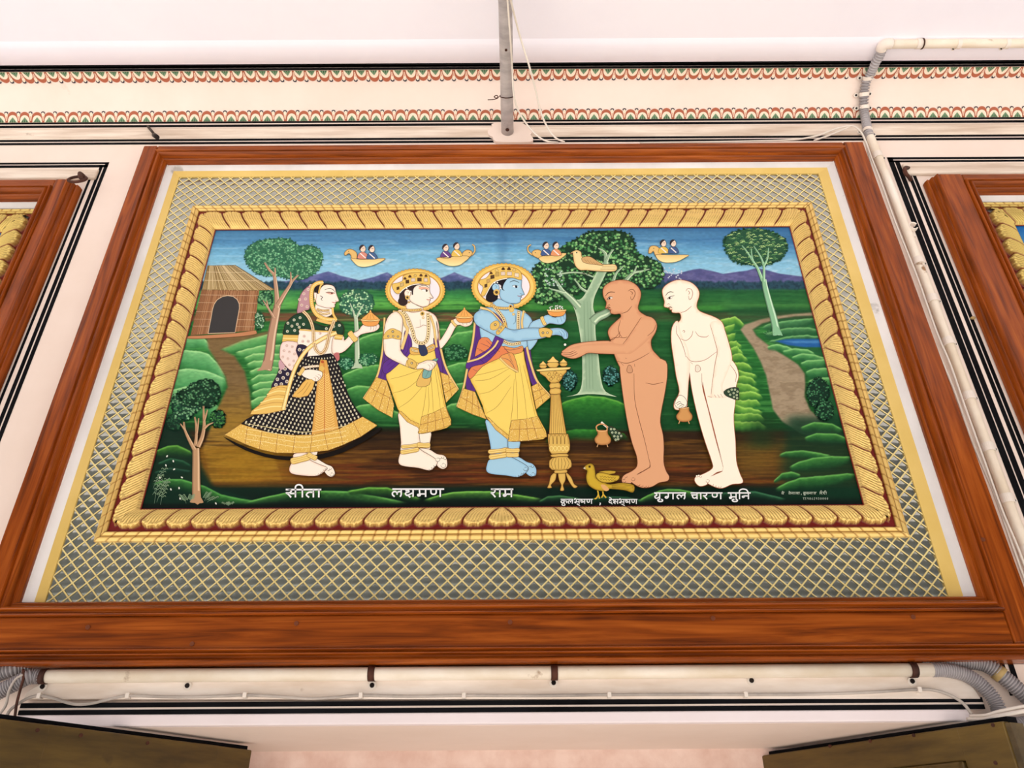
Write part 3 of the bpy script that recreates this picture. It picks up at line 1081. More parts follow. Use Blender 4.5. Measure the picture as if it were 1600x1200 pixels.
tag(mb.build('bent_hook', M['iron']), 'dark bent iron hook at the upper corner of the right frame', 'hook')
c = at(1520, 497, -0.003)
mb = MB(); mb.prism([c + Vector((0.007 * math.cos(k * math.tau / 9), -0.003, 0.004 * math.sin(k * math.tau / 9))) for k in range(9)], [c + Vector((0.007 * math.cos(k * math.tau / 9), 0.002, 0.004 * math.sin(k * math.tau / 9))) for k in range(9)])
tag(mb.build('plaster_chip', M['tape']), 'small tan chip stuck on the black lines beside the right frame', 'chip')

# ------------------------------------------------------------------ pipes under the frame
BR_ = 0.0135
YQ = -0.034
lp = root('lower_conduit', at(780, 1052, YQ), 'long ivory pipe strapped along the wall under the big frame', 'conduit')
mb = MB()
mb.tube([at(72, 1057, YQ), at(500, 1053.5, YQ), at(1000, 1050, YQ), at(1456, 1046.5, YQ)], BR_, 20)
mb.build('pipe', M['pvc'], lp)
for u, v in ((581, 1052.5), (866, 1051), (1426, 1047)):
    p = at(u, v, YQ)
    m_ = MB()
    m_.tube([p + Vector((-0.007, 0, 0)), p + Vector((0.007, 0, 0))], BR_ + 0.002, 18)
    m_.box(p.x - 0.005, p.x + 0.010, -0.012, -0.004, p.z + 0.006, p.z + 0.034)
    m_.build('iron_strap', M['iron'], lp)
m_ = MB(); m_.tube([at(63, 1057, YQ), at(74, 1057, YQ)], BR_ + 0.002, 18)
m_.build('collar', M['iron'], lp)
hose(lp, 'hose', [at(1456, 1046.5, YQ), at(1478, 1047, YQ), at(1502, 1052, YQ), at(1524, 1063, YQ), at(1545, 1082, YQ), at(1558, 1102, YQ), at(1562, 1120, YQ)], BR_ * 1.0, 0.0048, amp=0.09)
hose(lp, 'hose', [at(64, 1057, YQ), at(52, 1057, YQ - 0.002), at(40, 1060, YQ - 0.008), at(25, 1068, YQ - 0.008), at(8, 1076, YQ - 0.008), at(-20, 1092, YQ - 0.008)], BR_ * 1.05, 0.0050, amp=0.10)

h1 = root('flexible_conduit', at(1500, 1035, -0.02), 'grey ribbed hose with tan tape at the lower right corner under the frame', 'conduit')
hose(h1, 'hose', [at(1436, 1033, -0.018), at(1470, 1032.5, -0.018), at(1520, 1034, -0.020), at(1545, 1041, -0.024), at(1566, 1056, -0.026), at(1586, 1073, -0.026), at(1603, 1088, -0.026), at(1630, 1112, -0.026)], 0.0150, 0.0056, amp=0.09)
m_ = MB(); m_.tube([at(1556, 1048.5, -0.024), at(1566, 1056, -0.026)], 0.0172, 14); m_.build('tape', M['tape'], h1)
h2 = MB()
o_, rs_, sg_ = flex_path([at(1548, 1138, -0.03), at(1585, 1135, -0.03), at(1635, 1128, -0.03)], 0.0150, 0.0052, 0.1)
h2.tube(o_, rs_, sg_)
tag(h2.build('flexible_conduit', M['flex']), 'short grey ribbed hose behind the right door leaf', 'conduit')
h3 = MB()
o_, rs_, sg_ = flex_path([at(-30, 1066, -0.03), at(0, 1052, -0.032), at(18, 1046, -0.032), at(32, 1042.5, -0.026), at(48, 1040, -0.018)], 0.0150, 0.0056, 0.1)
h3.tube(o_, rs_, sg_)
tag(h3.build('flexible_conduit', M['flex']), 'grey ribbed hose at the lower left corner under the frame', 'conduit')
cable('tie_wire', [(36, 1046, -0.052), (37, 1058, -0.055), (31, 1080, -0.055), (26, 1100, -0.05), (23, 1122, -0.045)], 0.0028, 'iron', 'rusty wire hanging over the hoses at lower left', 'wire')
cable('tie_wire', [(36, 1054, -0.056), (24, 1062, -0.058), (14, 1080, -0.058), (9, 1102, -0.055), (-4, 1120, -0.05)], 0.0026, 'greycable', 'tan wire looping from the lower left hoses', 'wire')
cable('cable', [(8, 1130, -0.040), (14, 1112, -0.040), (28, 1100, -0.036), (44, 1091, -0.032), (62, 1087, -0.030), (84, 1091, -0.030), (106, 1098, -0.030), (124, 1100.5, -0.030), (146, 1098.5, -0.030), (172, 1092, -0.030), (200, 1087, -0.030), (250, 1088.5, -0.030), (300, 1089, -0.030), (345, 1087.5, -0.030), (383, 1086, -0.030),
                (430, 1088, -0.030), (480, 1091.5, -0.030), (520, 1090, -0.030), (564, 1086.5, -0.030), (640, 1088, -0.030), (725, 1086.5, -0.030), (830, 1087, -0.030), (952, 1085.5, -0.030), (1060, 1085, -0.030), (1165, 1085, -0.030), (1270, 1084.5, -0.030), (1360, 1081.5, -0.030),
                (1436, 1077, -0.030), (1464, 1079.5, -0.030), (1488, 1088, -0.030), (1506, 1100, -0.030), (1518, 1116, -0.034)], 0.0032, 'greycable', 'grey cable clipped in waves along the plaster band under the frame', n=4)
for i, (u, v) in enumerate(((62, 1087), (200, 1087), (383, 1086), (564, 1086.5), (725, 1086.5), (952, 1085.5), (1165, 1085), (1436, 1077.5))):
    p = at(u, v, -0.03)
    m_ = MB(); m_.box(p.x - 0.004, p.x + 0.004, -0.0355, -0.022, p.z - 0.006, p.z + 0.005)
    names = ('at the far left beside the hoses', 'left of the black strap, second from the left', 'third from the left', 'just left of the first black pipe strap', 'between the two middle pipe straps', 'just right of the middle pipe strap', 'under a lone dark screw', 'at the right end where the cable drops')
    tag(m_.build('cable_clip', M['clip'], bevel=0.001), 'small white clip on the grey cable, ' + names[i], 'clip', 'clips on the grey cable')
where = ('at the left end under the pipe collar', 'second from the left on the plaster band', 'under the left pipe strap', 'under the middle pipe strap', 'on the band right of the middle strap', 'under the right pipe strap', 'directly below the frame at left', 'directly below the frame at right')
for i, (u, v) in enumerate(((67, 1073.5), (293, 1072), (581.5, 1071.5), (865, 1067.5), (1174, 1064), (1425, 1065), (298, 1043.5), (1168, 1036.5))):
    yb_ = -0.024 if i < 6 else 0.0
    p = at(u, v, yb_)
    r_ = root('washer_screw', p, 'dark screw in a pale washer ' + where[i], 'screw', 'screws on the plaster band')
    m_ = MB(); m_.tube([p + Vector((0, 0.006, 0)), p + Vector((0, -0.0015, 0))], 0.009, 14); m_.build('washer', M['clip'], r_)
    m_ = MB(); m_.tube([p, p + Vector((0, -0.004, 0.001))], 0.0048, 10); m_.build('screw_head', M['darkmetal'], r_)
cable('cable', [(1516, 1119, -0.036), (1540, 1118, -0.07), (1556, 1113, -0.075), (1580, 1107.5, -0.075), (1630, 1098, -0.07)], 0.0036, 'clip', 'upper of two white cables running off at the lower right corner', group='cables at the lower right')
cable('cable', [(1512, 1124, -0.036), (1538, 1124, -0.075), (1560, 1118.5, -0.078), (1600, 1111, -0.078), (1640, 1105, -0.07)], 0.0042, 'clip', 'lower and thicker white cable above the right door leaf', group='cables at the lower right')


# ------------------------------------------------------------------ door leaves standing ajar in the doorway
def leaf(name, A, B, Zt, screws, flip):
    """a panelled door leaf whose top edge runs from A (at the wall face) to B (deep in the doorway)"""
    A, B = Vector((A.x, A.y, 0)), Vector((B.x, B.y, 0))
    ax = (B - A).normalized()
    wd = (B - A).length
    nrm = Vector((ax.y, -ax.x, 0))
    if nrm.y > 0: nrm = -nrm
    d_ = root(name, A)
    d_['kind'] = 'structure'

    def slab(nm, s0, s1, z0_, z1_, t0_, t1_, mat, bevel=0.003, par=None):
        m__ = MB()
        a_ = [A + ax * s + nrm * t for s, t in ((s0, t0_), (s1, t0_), (s1, t1_), (s0, t1_))]
        m__.prism([p + Vector((0, 0, z0_)) for p in a_], [p + Vector((0, 0, z1_)) for p in a_])
        return m__.build(nm, M[mat], par or d_, bevel=bevel)
    sw, th = 0.10, 0.04
    top = 0.060 if flip else 0.088
    slab('rail', sw * 0.9, wd - sw * 0.9, Zt - top, Zt, -th, 0.0, 'olive')
    slab('rail', sw * 0.9, wd - sw * 0.9, 0.02, 0.22, -th, 0.0, 'olive')
    slab('rail', sw * 0.9, wd - sw * 0.9, 0.95, 1.08, -th, 0.0, 'olive')
    slab('stile', 0.0, sw, 0.02, Zt - top if False else Zt - 0.0005, -th, 0.0005, 'olive')
    slab('stile', wd - sw, wd, 0.02, Zt - 0.0005, -th, 0.0005, 'olive')
    slab('panel', sw, wd - sw, 0.2, Zt - top + 0.01, -th + 0.012, -0.014, 'olive')
    for z0_, z1_ in ((1.08, Zt - top), (0.22, 0.95)):
        for a, b, c_, e_ in ((sw, wd - sw, z1_ - 0.016, z1_), (sw, wd - sw, z0_, z0_ + 0.016), (sw, sw + 0.016, z0_, z1_), (wd - sw - 0.016, wd - sw, z0_, z1_)):
            slab('panel_moulding', a, b, c_, e_, -0.02, 0.006, 'olive', 0.004)
    slab('gap_shade_strip', 0.0, wd, Zt - 0.02, Zt + 0.009, -th - 0.004, -th * 0.4, 'black', 0.001)  # black strip stands in for the shaded gap under the soffit
    slab('edge_strip', -0.012, 0.0, 0.02, Zt - 0.004, -th, -0.002, 'olive_edge', 0.001)
    for u, v in screws:
        # where the sight line meets the leaf
        d = ray(u, v)
        t = (A - CAM).dot(nrm) / d.dot(nrm)
        p = CAM + d * t
        m__ = MB(); m__.tube([p - nrm * 0.003, p + nrm * 0.002], 0.0036, 10)
        m__.build('screw', M['iron'], d_)
    return d_


ZT = ZL - 0.016
A_ = at_z(-4, 1121.5, ZT)
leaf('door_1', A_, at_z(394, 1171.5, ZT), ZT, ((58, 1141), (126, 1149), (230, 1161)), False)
A2 = at_z(1567, 1126, ZT)
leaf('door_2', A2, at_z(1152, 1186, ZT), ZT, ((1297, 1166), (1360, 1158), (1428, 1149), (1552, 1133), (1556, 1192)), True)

# black panel right of the door leaf, then two lines of the doorway's painted surround
black_line('trim_%d' % nxt, xc(1588, 1150), xc(1700, 1150), 0.0, zc(1143), 0.0); nxt += 1
for a, b in ((1566, 1573), (1578.5, 1587)):
    black_line('trim_%d' % nxt, xc(a, 1050), xc(b, 1050), zc(1092), zc(1028)); nxt += 1

# ================================================================== PAINTINGS
painting = root('painting', ((GI[0] + GI[1]) / 2, YP, GO[2]), 'bright devotional painting of five standing figures in a landscape, in a carved gilt frame', 'painting')
gilt_frame(painting, GO, GI, 0.0575, 0.0245)

# ------------------------------------------------------------------ painted landscape, brushed on a fine grid
def vnoise(x, y, seed=0):
    xi, yi = np.floor(x).astype(np.int64), np.floor(y).astype(np.int64)
    xf, yf = x - xi, y - yi
    xf, yf = xf * xf * (3 - 2 * xf), yf * yf * (3 - 2 * yf)

    def h(a, b):
        n = (a * 374761393 + b * 668265263 + seed * 974634777) & 0x7fffffff
        n = ((n ^ (n >> 13)) * 1274126177) & 0x7fffffff
        return ((n ^ (n >> 16)) & 0xffff) / 65535.0
    return (h(xi, yi) * (1 - xf) + h(xi + 1, yi) * xf) * (1 - yf) + (h(xi, yi + 1) * (1 - xf) + h(xi + 1, yi + 1) * xf) * yf


def fbm(x, y, seed=0, o=3):
    s, a, t = 0, 0.5, 0
    for k in range(o):
        s = s + a * vnoise(x * 2 ** k, y * 2 ** k, seed + k); t += a; a *= 0.5
    return s / t


def sstep(a, b, x):
    t = np.clip((x - a) / (b - a), 0, 1)
    return t * t * (3 - 2 * t)


class Raster:
    def __init__(s, R, y, step):
        s.nx, s.nz = int((R[1] - R[0]) / step), int((R[3] - R[2]) / step)
        X, Z = np.meshgrid(np.linspace(R[0], R[1], s.nx), np.linspace(R[2], R[3], s.nz), indexing='ij')
        s.X, s.Z, s.y = X, Z, y
        px, py, pz = X - CAM.x, y - CAM.y, Z - CAM.z
        w = px * FW.x + py * FW.y + pz * FW.z
        s.u = 800 + FPX * (px * RT.x + py * RT.y + pz * RT.z) / w
        s.v = 600 - FPX * (px * UP.x + py * UP.y + pz * UP.z) / w
        s.c = np.zeros(X.shape + (3,))

    def mix(s, a, col):
        c = np.array(col, float)
        s.c = s.c * (1 - a[..., None]) + c * a[..., None]

    def ramp(s, pts):
        """vertical ramp [(v, colour)] over everything"""
        vs = [p[0] for p in pts]
        for k in range(3):
            s.c[..., k] = np.interp(s.v, vs, [p[1][k] for p in pts])

    def mound(s, pts, H, top, bot, pw=0.7, rim=None, wob=0.0, seed=0, soft=1.2):
        us = [p[0] for p in pts]
        r = np.interp(s.u, us, [p[1] for p in pts])
        if wob: r = r + (fbm(s.u / 9, s.u * 0 + seed, seed) - 0.5) * wob
        q = np.clip((s.u - us[0]) / (us[-1] - us[0]), 0, 1)
        Hh = H * np.clip(np.sin(np.pi * q), 0, 1) ** 0.45 + 1e-3
        d = s.v - r
        inside = (s.u >= us[0]) & (s.u <= us[-1])
        t = np.clip(d / Hh, 0, 1)
        t = np.clip(t + (fbm(s.u / 6, s.v / 3, seed + 5) - 0.5) * 0.25, 0, 1)
        a = sstep(-soft, soft * 0.3, d) * (1 - sstep(0.40, 1.0, d / Hh)) * inside * sstep(0, 0.07, q) * (1 - sstep(0.90, 1, q))
        k = t[..., None] ** pw
        c = np.array(top, float) * (1 - k) + np.array(bot, float) * k
        if rim is not None:
            e = np.exp(-(np.clip(d, 0, None) / 1.8) ** 2)[..., None]
            c = c * (1 - e) + np.array(rim, float) * e
        s.c = s.c * (1 - a[..., None]) + c * a[..., None]

    def poly(s, pts, col, soft=1.5, colfn=None, alpha=1.0):
        P = np.array(pts, float)
        x, y = s.u, s.v
        ins = np.zeros(x.shape, bool)
        dm = np.full(x.shape, 1e9)
        for i in range(len(P)):
            x1, y1 = P[i - 1]
            x2, y2 = P[i]
            cnd = ((y1 > y) != (y2 > y))
            xi = (x2 - x1) * (y - y1) / ((y2 - y1) if y2 != y1 else 1e-9) + x1
            ins ^= cnd & (x < xi)
            t = np.clip(((x - x1) * (x2 - x1) + (y - y1) * (y2 - y1)) / max(1e-9, (x2 - x1) ** 2 + (y2 - y1) ** 2), 0, 1)
            dm = np.minimum(dm, np.hypot(x - x1 - t * (x2 - x1), y - y1 - t * (y2 - y1)))
        sd_ = np.where(ins, dm, -dm)
        a = sstep(-soft, soft, sd_) * alpha
        s.mix(a, col)
        return a

    def build(s, name, mat, parent):
        idx = np.arange(s.nx * s.nz).reshape(s.nx, s.nz)
        F = np.stack([idx[:-1, :-1], idx[1:, :-1], idx[1:, 1:], idx[:-1, 1:]], -1).reshape(-1, 4)
        V = np.stack([s.X, np.full(s.X.shape, s.y), s.Z], -1).reshape(-1, 3)
        c = np.clip(s.c, 0, 255).reshape(-1, 3) / 255
        c = np.where(c <= 0.04045, c / 12.92, ((c + 0.055) / 1.055) ** 2.4)
        return np_obj(name, V, F, c, mat, parent)


r = Raster([GI[0] - 0.002, GI[1] + 0.002, GI[2] - 0.002, GI[3] + 0.002], YP - 0.0035, 0.0018)
u, v = r.u, r.v
# sky
r.ramp([(356, (58, 108, 152)), (366, (78, 132, 172)), (376, (74, 130, 174)), (388, (100, 162, 200)), (405, (122, 182, 212)), (425, (142, 196, 222)), (440, (164, 208, 226)),
        (446, (44, 92, 96)), (452, (42, 104, 66)), (462, (52, 132, 68)), (474, (92, 168, 74)), (482, (70, 140, 56)), (486, (26, 66, 36)), (490, (100, 70, 46)), (500, (120, 80, 54)), (504, (40, 110, 50)), (560, (34, 104, 44)),
        (640, (22, 84, 34)), (668, (14, 56, 24)), (676, (44, 30, 14)), (690, (62, 40, 16)), (720, (84, 50, 18)), (742, (86, 44, 18)), (756, (58, 36, 16)), (764, (8, 34, 24)), (800, (4, 16, 14))])
st = fbm(u / 60, v / 4.0, 3, 4)
sk = (1 - sstep(425, 440, v))
r.mix(sk * sstep(0.52, 0.72, st) * 0.4 * sstep(366, 384, v), (166, 208, 228))
r.mix(sk * sstep(0.50, 0.75, fbm(u / 80, v / 3.0, 9)) * (1 - sstep(366, 392, v)) * 0.4, (50, 98, 146))
r.mix(sk * sstep(0.60, 0.78, fbm(u / 22, v / 7.0, 21, 4)) * sstep(392, 402, v) * 0.5, (206, 228, 240))
r.mix(sk * sstep(1000, 1280, u) * 0.35 * (1 - sstep(380, 415, v)), (30, 84, 150))
# mountains
ridge = [(200, 446), (408, 442), (440, 440), (465, 437), (490, 430), (513, 424), (533, 431), (561, 438), (584, 433), (600, 427), (605, 425.5), (614, 431), (640, 440), (670, 440), (693, 433), (710, 425.5), (723, 431), (738, 436), (760, 440), (830, 440), (1000, 435),
         (1040, 427), (1056, 429), (1068, 425), (1082, 421.5), (1093, 420), (1115, 424), (1130, 428), (1150, 425), (1167, 423), (1181, 419), (1197, 422), (1220, 428), (1251, 432), (1360, 437)]
rv = np.interp(u, [p[0] for p in ridge], [p[1] for p in ridge])
mt = sstep(-1, 1, v - rv) * (1 - sstep(441, 446, v))
mc = fbm(u / 14, v / 5, 31)
r.mix(mt, (88, 96, 146))
r.mix(mt * sstep(0.45, 0.7, mc) * 0.7, (120, 126, 172))
r.mix(mt * sstep(0.5, 0.7, fbm(u / 10, v / 6, 37)) * 0.6, (66, 80, 128))
r.mix(mt * sstep(1000, 1060, u) * 0.35, (84, 70, 118))
# distant trees
tl = sstep(438, 442, v + (fbm(u / 4, v * 0, 41) - 0.5) * 5) * (1 - sstep(449, 456, v + (fbm(u / 5, v * 0, 43) - 0.5) * 5))
r.mix(tl, (38, 72, 88))
r.mix(tl * sstep(0.45, 0.7, fbm(u / 3, v / 3, 47)) * 0.6, (26, 48, 62))
# brush texture of the meadow
gr = sstep(450, 456, v) * (1 - sstep(664, 676, v))
r.mix(gr * sstep(0.5, 0.75, fbm(u / 40, v / 2.4, 51)) * 0.45, (96, 176, 82))
r.mix(gr * sstep(0.5, 0.75, fbm(u / 34, v / 3.0, 55)) * 0.5, (20, 78, 36))
# left meadow is paler
r.mix(gr * (1 - sstep(430, 470, u)) * sstep(450, 456, v) * (1 - sstep(480, 486, v)) * 0.5, (112, 180, 108))
# darker behind the big tree and the two ascetics
dk = sstep(815, 850, u) * (1 - sstep(1120, 1150, u))
r.mix(dk * sstep(446, 454, v) * (1 - sstep(668, 676, v)) * 0.62, (18, 72, 36))
r.mix(dk * sstep(475, 480, v) * (1 - sstep(482, 488, v)) * 0.8, (64, 140, 56))
r.mix(sstep(1120, 1150, u) * sstep(450, 456, v) * (1 - sstep(500, 512, v)) * 0.7, (24, 78, 42))
r.mix(sstep(1120, 1150, u) * sstep(474, 476, v) * (1 - sstep(477, 482, v)) * 0.7, (66, 128, 62))
for k, (a, b_, c_) in enumerate(((502, 505, 0.35), (520, 524, 0.4), (545, 549, 0.35), (572, 576, 0.35), (600, 603, 0.3))):
    r.mix(dk * sstep(a - 3, a, v) * (1 - sstep(b_, b_ + 4, v)) * c_, (48, 116, 58))

GT, GM, GB = (128, 196, 110), (70, 160, 70), (16, 76, 34)
# mounds between the standing figures
for i, (pts, H) in enumerate((
        ([(530, 548), (548, 536), (575, 524), (604, 517), (640, 512), (700, 514), (741, 503), (800, 508), (840, 520)], 50),
        ([(676, 548), (690, 540), (700, 530), (714, 520), (740, 516), (770, 520), (800, 530)], 56),
        ([(528, 592), (540, 584), (564, 574), (584, 570), (610, 571), (640, 580)], 44),
        ([(686, 582), (700, 572), (716, 567), (735, 566), (760, 572), (800, 590)], 60),
        ([(536, 614), (545, 607), (558, 603), (578, 604), (600, 612), (620, 622)], 40),
        ([(690, 612), (702, 602), (722, 598), (745, 604), (780, 620)], 46),
        ([(545, 642), (560, 634), (582, 631), (604, 636), (630, 648)], 36),
        ([(690, 640), (705, 631), (725, 629), (750, 636), (790, 650)], 40))):
    r.mound(pts, H, (104, 184, 92), (14, 72, 32), 0.55, (146, 208, 120), 1.5, 60 + i)
# left bank of the path
for i, (pts, H) in enumerate((
        ([(270, 532), (294, 528), (308, 525), (318, 528), (326, 537), (334, 552)], 26),
        ([(262, 556), (290, 547), (312, 549), (326, 554), (340, 568), (350, 584), (356, 600)], 44),
        ([(250, 590), (270, 580), (290, 576), (318, 579), (336, 585), (350, 591), (356, 604)], 60),
        ([(240, 640), (262, 612), (290, 604), (320, 612), (345, 640)], 60))):
    r.mound(pts, H, (140, 206, 136), (40, 120, 62), 0.6, (164, 220, 150), 1.5, 80 + i)
# right bank of the path
for i, (pts, H) in enumerate((
        ([(344, 546), (360, 539), (377, 533), (400, 527), (420, 522), (470, 520)], 24),
        ([(366, 551), (384, 546), (410, 540), (440, 538), (480, 545)], 22), ([(380, 560), (396, 553), (420, 552), (460, 556)], 20), ([(384, 570), (398, 564), (425, 562), (460, 566)], 20),
        ([(388, 582), (402, 575), (425, 573), (460, 577)], 20), ([(390, 594), (404, 586), (430, 584), (460, 590)], 20), ([(392, 604), (406, 597), (430, 596), (460, 600)], 20),
        ([(392, 615), (406, 608), (425, 607), (450, 612)], 22), ([(390, 628), (404, 620), (420, 618), (440, 626)], 26))):
    r.mound(pts, H, (132, 196, 118), (44, 120, 58), 0.7, (168, 216, 140), 2, 90 + i)
# the path down from the hut
pa = r.poly([(322, 524), (400, 522), (430, 515), (418, 522), (380, 532), (346, 546), (366, 556), (382, 580), (390, 612), (392, 640), (420, 690), (440, 750), (330, 752), (318, 700), (340, 640), (356, 604), (352, 588), (338, 564), (326, 545)], (122, 98, 62), 3)
r.mix(pa * sstep(590, 660, v) * 0.85, (152, 116, 40))
r.mix(pa * sstep(0.5, 0.7, fbm(u / 40, v / 2.2, 101)) * 0.4, (88, 66, 32))
# bare ground
gd = sstep(672, 684, v) * (1 - sstep(752, 764, v))
r.mix(gd * sstep(0.45, 0.7, fbm(u / 70, v / 2.6, 105, 4)) * 0.7, (126, 84, 26))
r.mix(gd * sstep(0.48, 0.7, fbm(u / 60, v / 3, 111, 4)) * 0.6, (38, 22, 10))
r.mix(gd * sstep(0.5, 0.72, fbm(u / 50, v / 2.5, 115, 4)) * 0.55 * sstep(716, 730, v), (112, 48, 20))
oc = np.exp(-((u - 380) / 90) ** 2) * sstep(694, 704, v) * (1 - sstep(748, 764, v))
r.mix(oc * 0.75, (158, 116, 26))
r.mix(np.exp(-((u - 1180) / 60) ** 2) * sstep(684, 700, v) * (1 - sstep(735, 755, v)) * 0.5, (112, 92, 32))
r.mix(sstep(440, 520, u) * (1 - sstep(700, 780, u)) * sstep(664, 674, v) * (1 - sstep(686, 700, v)) * 0.6, (26, 16, 8))
# ridge under the big tree
r.mound([(872, 634), (882, 628), (894, 624), (919, 619), (945, 621), (966, 627), (984, 636)], 62, (70, 158, 52), (8, 60, 26), 0.45, (110, 180, 70), 1, 121)
r.mound([(850, 690), (870, 676), (900, 671), (940, 672), (975, 678), (985, 688)], 22, (60, 150, 50), (10, 50, 22), 0.5, None, 1, 122)
r.mix(sstep(860, 885, u) * (1 - sstep(960, 985, u)) * sstep(686, 692, v) * (1 - sstep(698, 712, v)) * 0.7, (44, 26, 12))
# right-hand meadow: tufted bank, path, pond
for i in range(15):
    vv = 498 + i * 11.5
    xr = np.interp(vv, [490, 515, 543, 586, 620, 660, 690], [1172, 1150, 1168, 1188, 1196, 1200, 1210])
    r.mound([(1110, vv + 12), (1126 + (i * 11 % 9), vv + 3), (1148 + (i * 13 % 12), vv - 3 + (i * 5 % 4)), (xr - 14, vv + 1 + (i * 7 % 5 - 2)), (xr - (i * 5 % 7), vv + 9)], 19 + (i * 3 % 7), (140, 198, 76), (20, 84, 34), 0.75, (166, 214, 100), 5, 130 + i)
r.mix(np.exp(-((u - 1190) / 26) ** 2) * sstep(640, 660, v) * (1 - sstep(690, 710, v)) * 0.6, (20, 56, 26))
path = [(1275, 488), (1238, 491), (1213, 494), (1186, 500), (1164, 507), (1157, 515), (1166, 528), (1177, 543), (1188, 564), (1197, 586), (1204, 620), (1208, 640), (1222, 658), (1250, 676), (1290, 690), (1322, 692), (1318, 680), (1290, 660), (1266, 642), (1257, 620), (1258, 597), (1257, 584),
        (1247, 570), (1231, 559), (1213, 548), (1197, 537), (1182, 525), (1176, 515), (1191, 505), (1218, 498), (1242, 494), (1275, 493)]
pb_ = r.poly([(x + 2, y + 2) for x, y in path], (40, 60, 36), 4, alpha=0.7)
pa = r.poly(path, (160, 142, 116), 2)
r.mix(pa * sstep(0.45, 0.7, fbm(u / 12, v / 5, 151)) * 0.5, (128, 110, 86))
r.mix(pa * sstep(650, 690, v) * 0.85, (30, 50, 26))
mr_ = sstep(0, 6, u - np.interp(v, [480, 500, 525, 548, 570, 600, 640, 700], [1290, 1208, 1190, 1222, 1256, 1264, 1275, 1340]))
r.mix(mr_ * sstep(496, 500, v) * (1 - sstep(700, 720, v)) * 0.75, (30, 88, 50))
for i, (pts, H) in enumerate((
        ([(1190, 512), (1205, 505), (1240, 500), (1275, 497)], 18), ([(1195, 522), (1225, 513), (1262, 512), (1280, 516)], 16),
        ([(1200, 534), (1230, 526), (1262, 524), (1284, 526)], 10))):
    r.mound(pts, H, (84, 150, 90), (20, 66, 40), 0.7, (116, 176, 110), 2, 160 + i)
r.poly([(1212, 533), (1225, 530.5), (1238, 529.5), (1284, 529.5), (1286, 542.5), (1256, 542.5), (1232, 539.5)], (34, 92, 156), 1.5)
pd = r.poly([(1225, 533), (1282, 532), (1284, 536), (1240, 536)], (84, 144, 196), 1.5, alpha=0.7)
for i, (pts, H) in enumerate((
        ([(1198, 542), (1214, 538), (1230, 541), (1244, 548)], 14), ([(1222, 549), (1242, 545), (1262, 546), (1274, 553)], 14), ([(1236, 558), (1252, 553), (1272, 554), (1290, 560)], 14),
        ([(1250, 568), (1264, 563), (1288, 562), (1300, 570)], 16), ([(1258, 581), (1272, 576), (1292, 575), (1306, 582)], 18), ([(1262, 596), (1280, 590), (1300, 590), (1310, 600)], 20))):
    r.mound(pts, H, (106, 178, 98), (22, 84, 46), 0.7, (140, 200, 124), 2, 170 + i)
r.mix(sstep(1205, 1240, u) * sstep(640, 660, v) * (1 - sstep(775, 785, v)) * sstep(0, 40, u - 1180 - (745 - v) * 0.3) * 0.75, (8, 50, 30))
for i, (pts, H) in enumerate((
        ([(1250, 668), (1272, 660), (1300, 662), (1318, 672)], 20), ([(1256, 684), (1276, 677), (1306, 678), (1326, 686)], 20),
        ([(1216, 711), (1228, 706), (1255, 704), (1275, 707), (1300, 712)], 16), ([(1232, 730), (1248, 722), (1270, 716), (1300, 713), (1332, 714)], 26),
        ([(1208, 752), (1222, 740), (1236, 737), (1252, 742)], 14), ([(1210, 764), (1230, 754), (1250, 747), (1282, 744), (1324, 740), (1340, 742)], 24))):
    r.mound(pts, H, (76, 150, 62), (6, 46, 28), 0.55, (108, 176, 88), 1, 180 + i)
# dark left corner and its lit ridges
lc = 1 - sstep(-4, 10, u - np.interp(v, [640, 680, 700, 730, 760, 790], [262, 296, 300, 312, 330, 420]))
r.mix(lc * sstep(636, 668, v) * 0.92, (8, 40, 28))
for i, (pts, H, c1) in enumerate((
        ([(240, 706), (262, 697), (277, 696), (297, 705), (302, 712)], 22, (84, 152, 48)), ([(246, 724), (266, 716), (286, 720), (300, 728)], 14, (24, 76, 44)), ([(240, 738), (266, 731), (300, 736)], 12, (18, 60, 40)),
        ([(236, 756), (264, 749), (283, 749), (300, 754), (320, 760), (345, 773), (373, 779), (404, 784)], 26, (72, 150, 60)))):
    r.mound(pts, H, c1, (6, 36, 26), 0.5, tuple(min(255, x + 22) for x in c1), 0.5, 190 + i)
# band of dark mounds along the bottom edge, where the names are lettered
for i, (pts, H, c1) in enumerate((
        ([(380, 786), (410, 778), (445, 770.5), (490, 767), (540, 768), (590, 776), (640, 786)], 22, (88, 164, 66)), ([(540, 768), (575, 762), (605, 762), (622, 768), (660, 780)], 18, (96, 168, 54)),
        ([(660, 782), (689, 773), (710, 769), (731, 768), (765, 768), (806, 773), (850, 780)], 18, (106, 176, 62)), ([(840, 784), (856, 776), (875, 774.5), (900, 778), (930, 786)], 12, (52, 110, 56)),
        ([(905, 786), (925, 779), (950, 776), (980, 777), (1010, 783)], 12, (30, 80, 46)), ([(996, 783), (1012, 774), (1030, 767), (1043, 764.5), (1062, 765), (1083, 769), (1110, 778)], 18, (90, 164, 62)),
        ([(1100, 776), (1130, 770), (1180, 768), (1200, 773), (1230, 780)], 14, (40, 100, 60)))):
    r.mound(pts, H, c1, (5, 28, 22), 0.45, tuple(min(255, x + 25) for x in c1), 0.5, 200 + i)
r.mix(sstep(784, 790, v) * 0.8, (6, 16, 14))
# fine brush grain over everything
g_ = (fbm(u / 5, v / 2, 300, 2) - 0.5)[..., None]
r.c = np.clip(r.c * (1 + 0.14 * g_), 0, 255)
# faint darker blue band running upright through the sky
sm = np.exp(-((u - 786) / 9) ** 2) * (1 - sstep(420, 450, v))
r.mix(sm * 0.20, (30, 70, 120))
tag(r.build('landscape', M['paint'], painting), 'painted landscape of sky, purple hills, green mounds and brown paths')


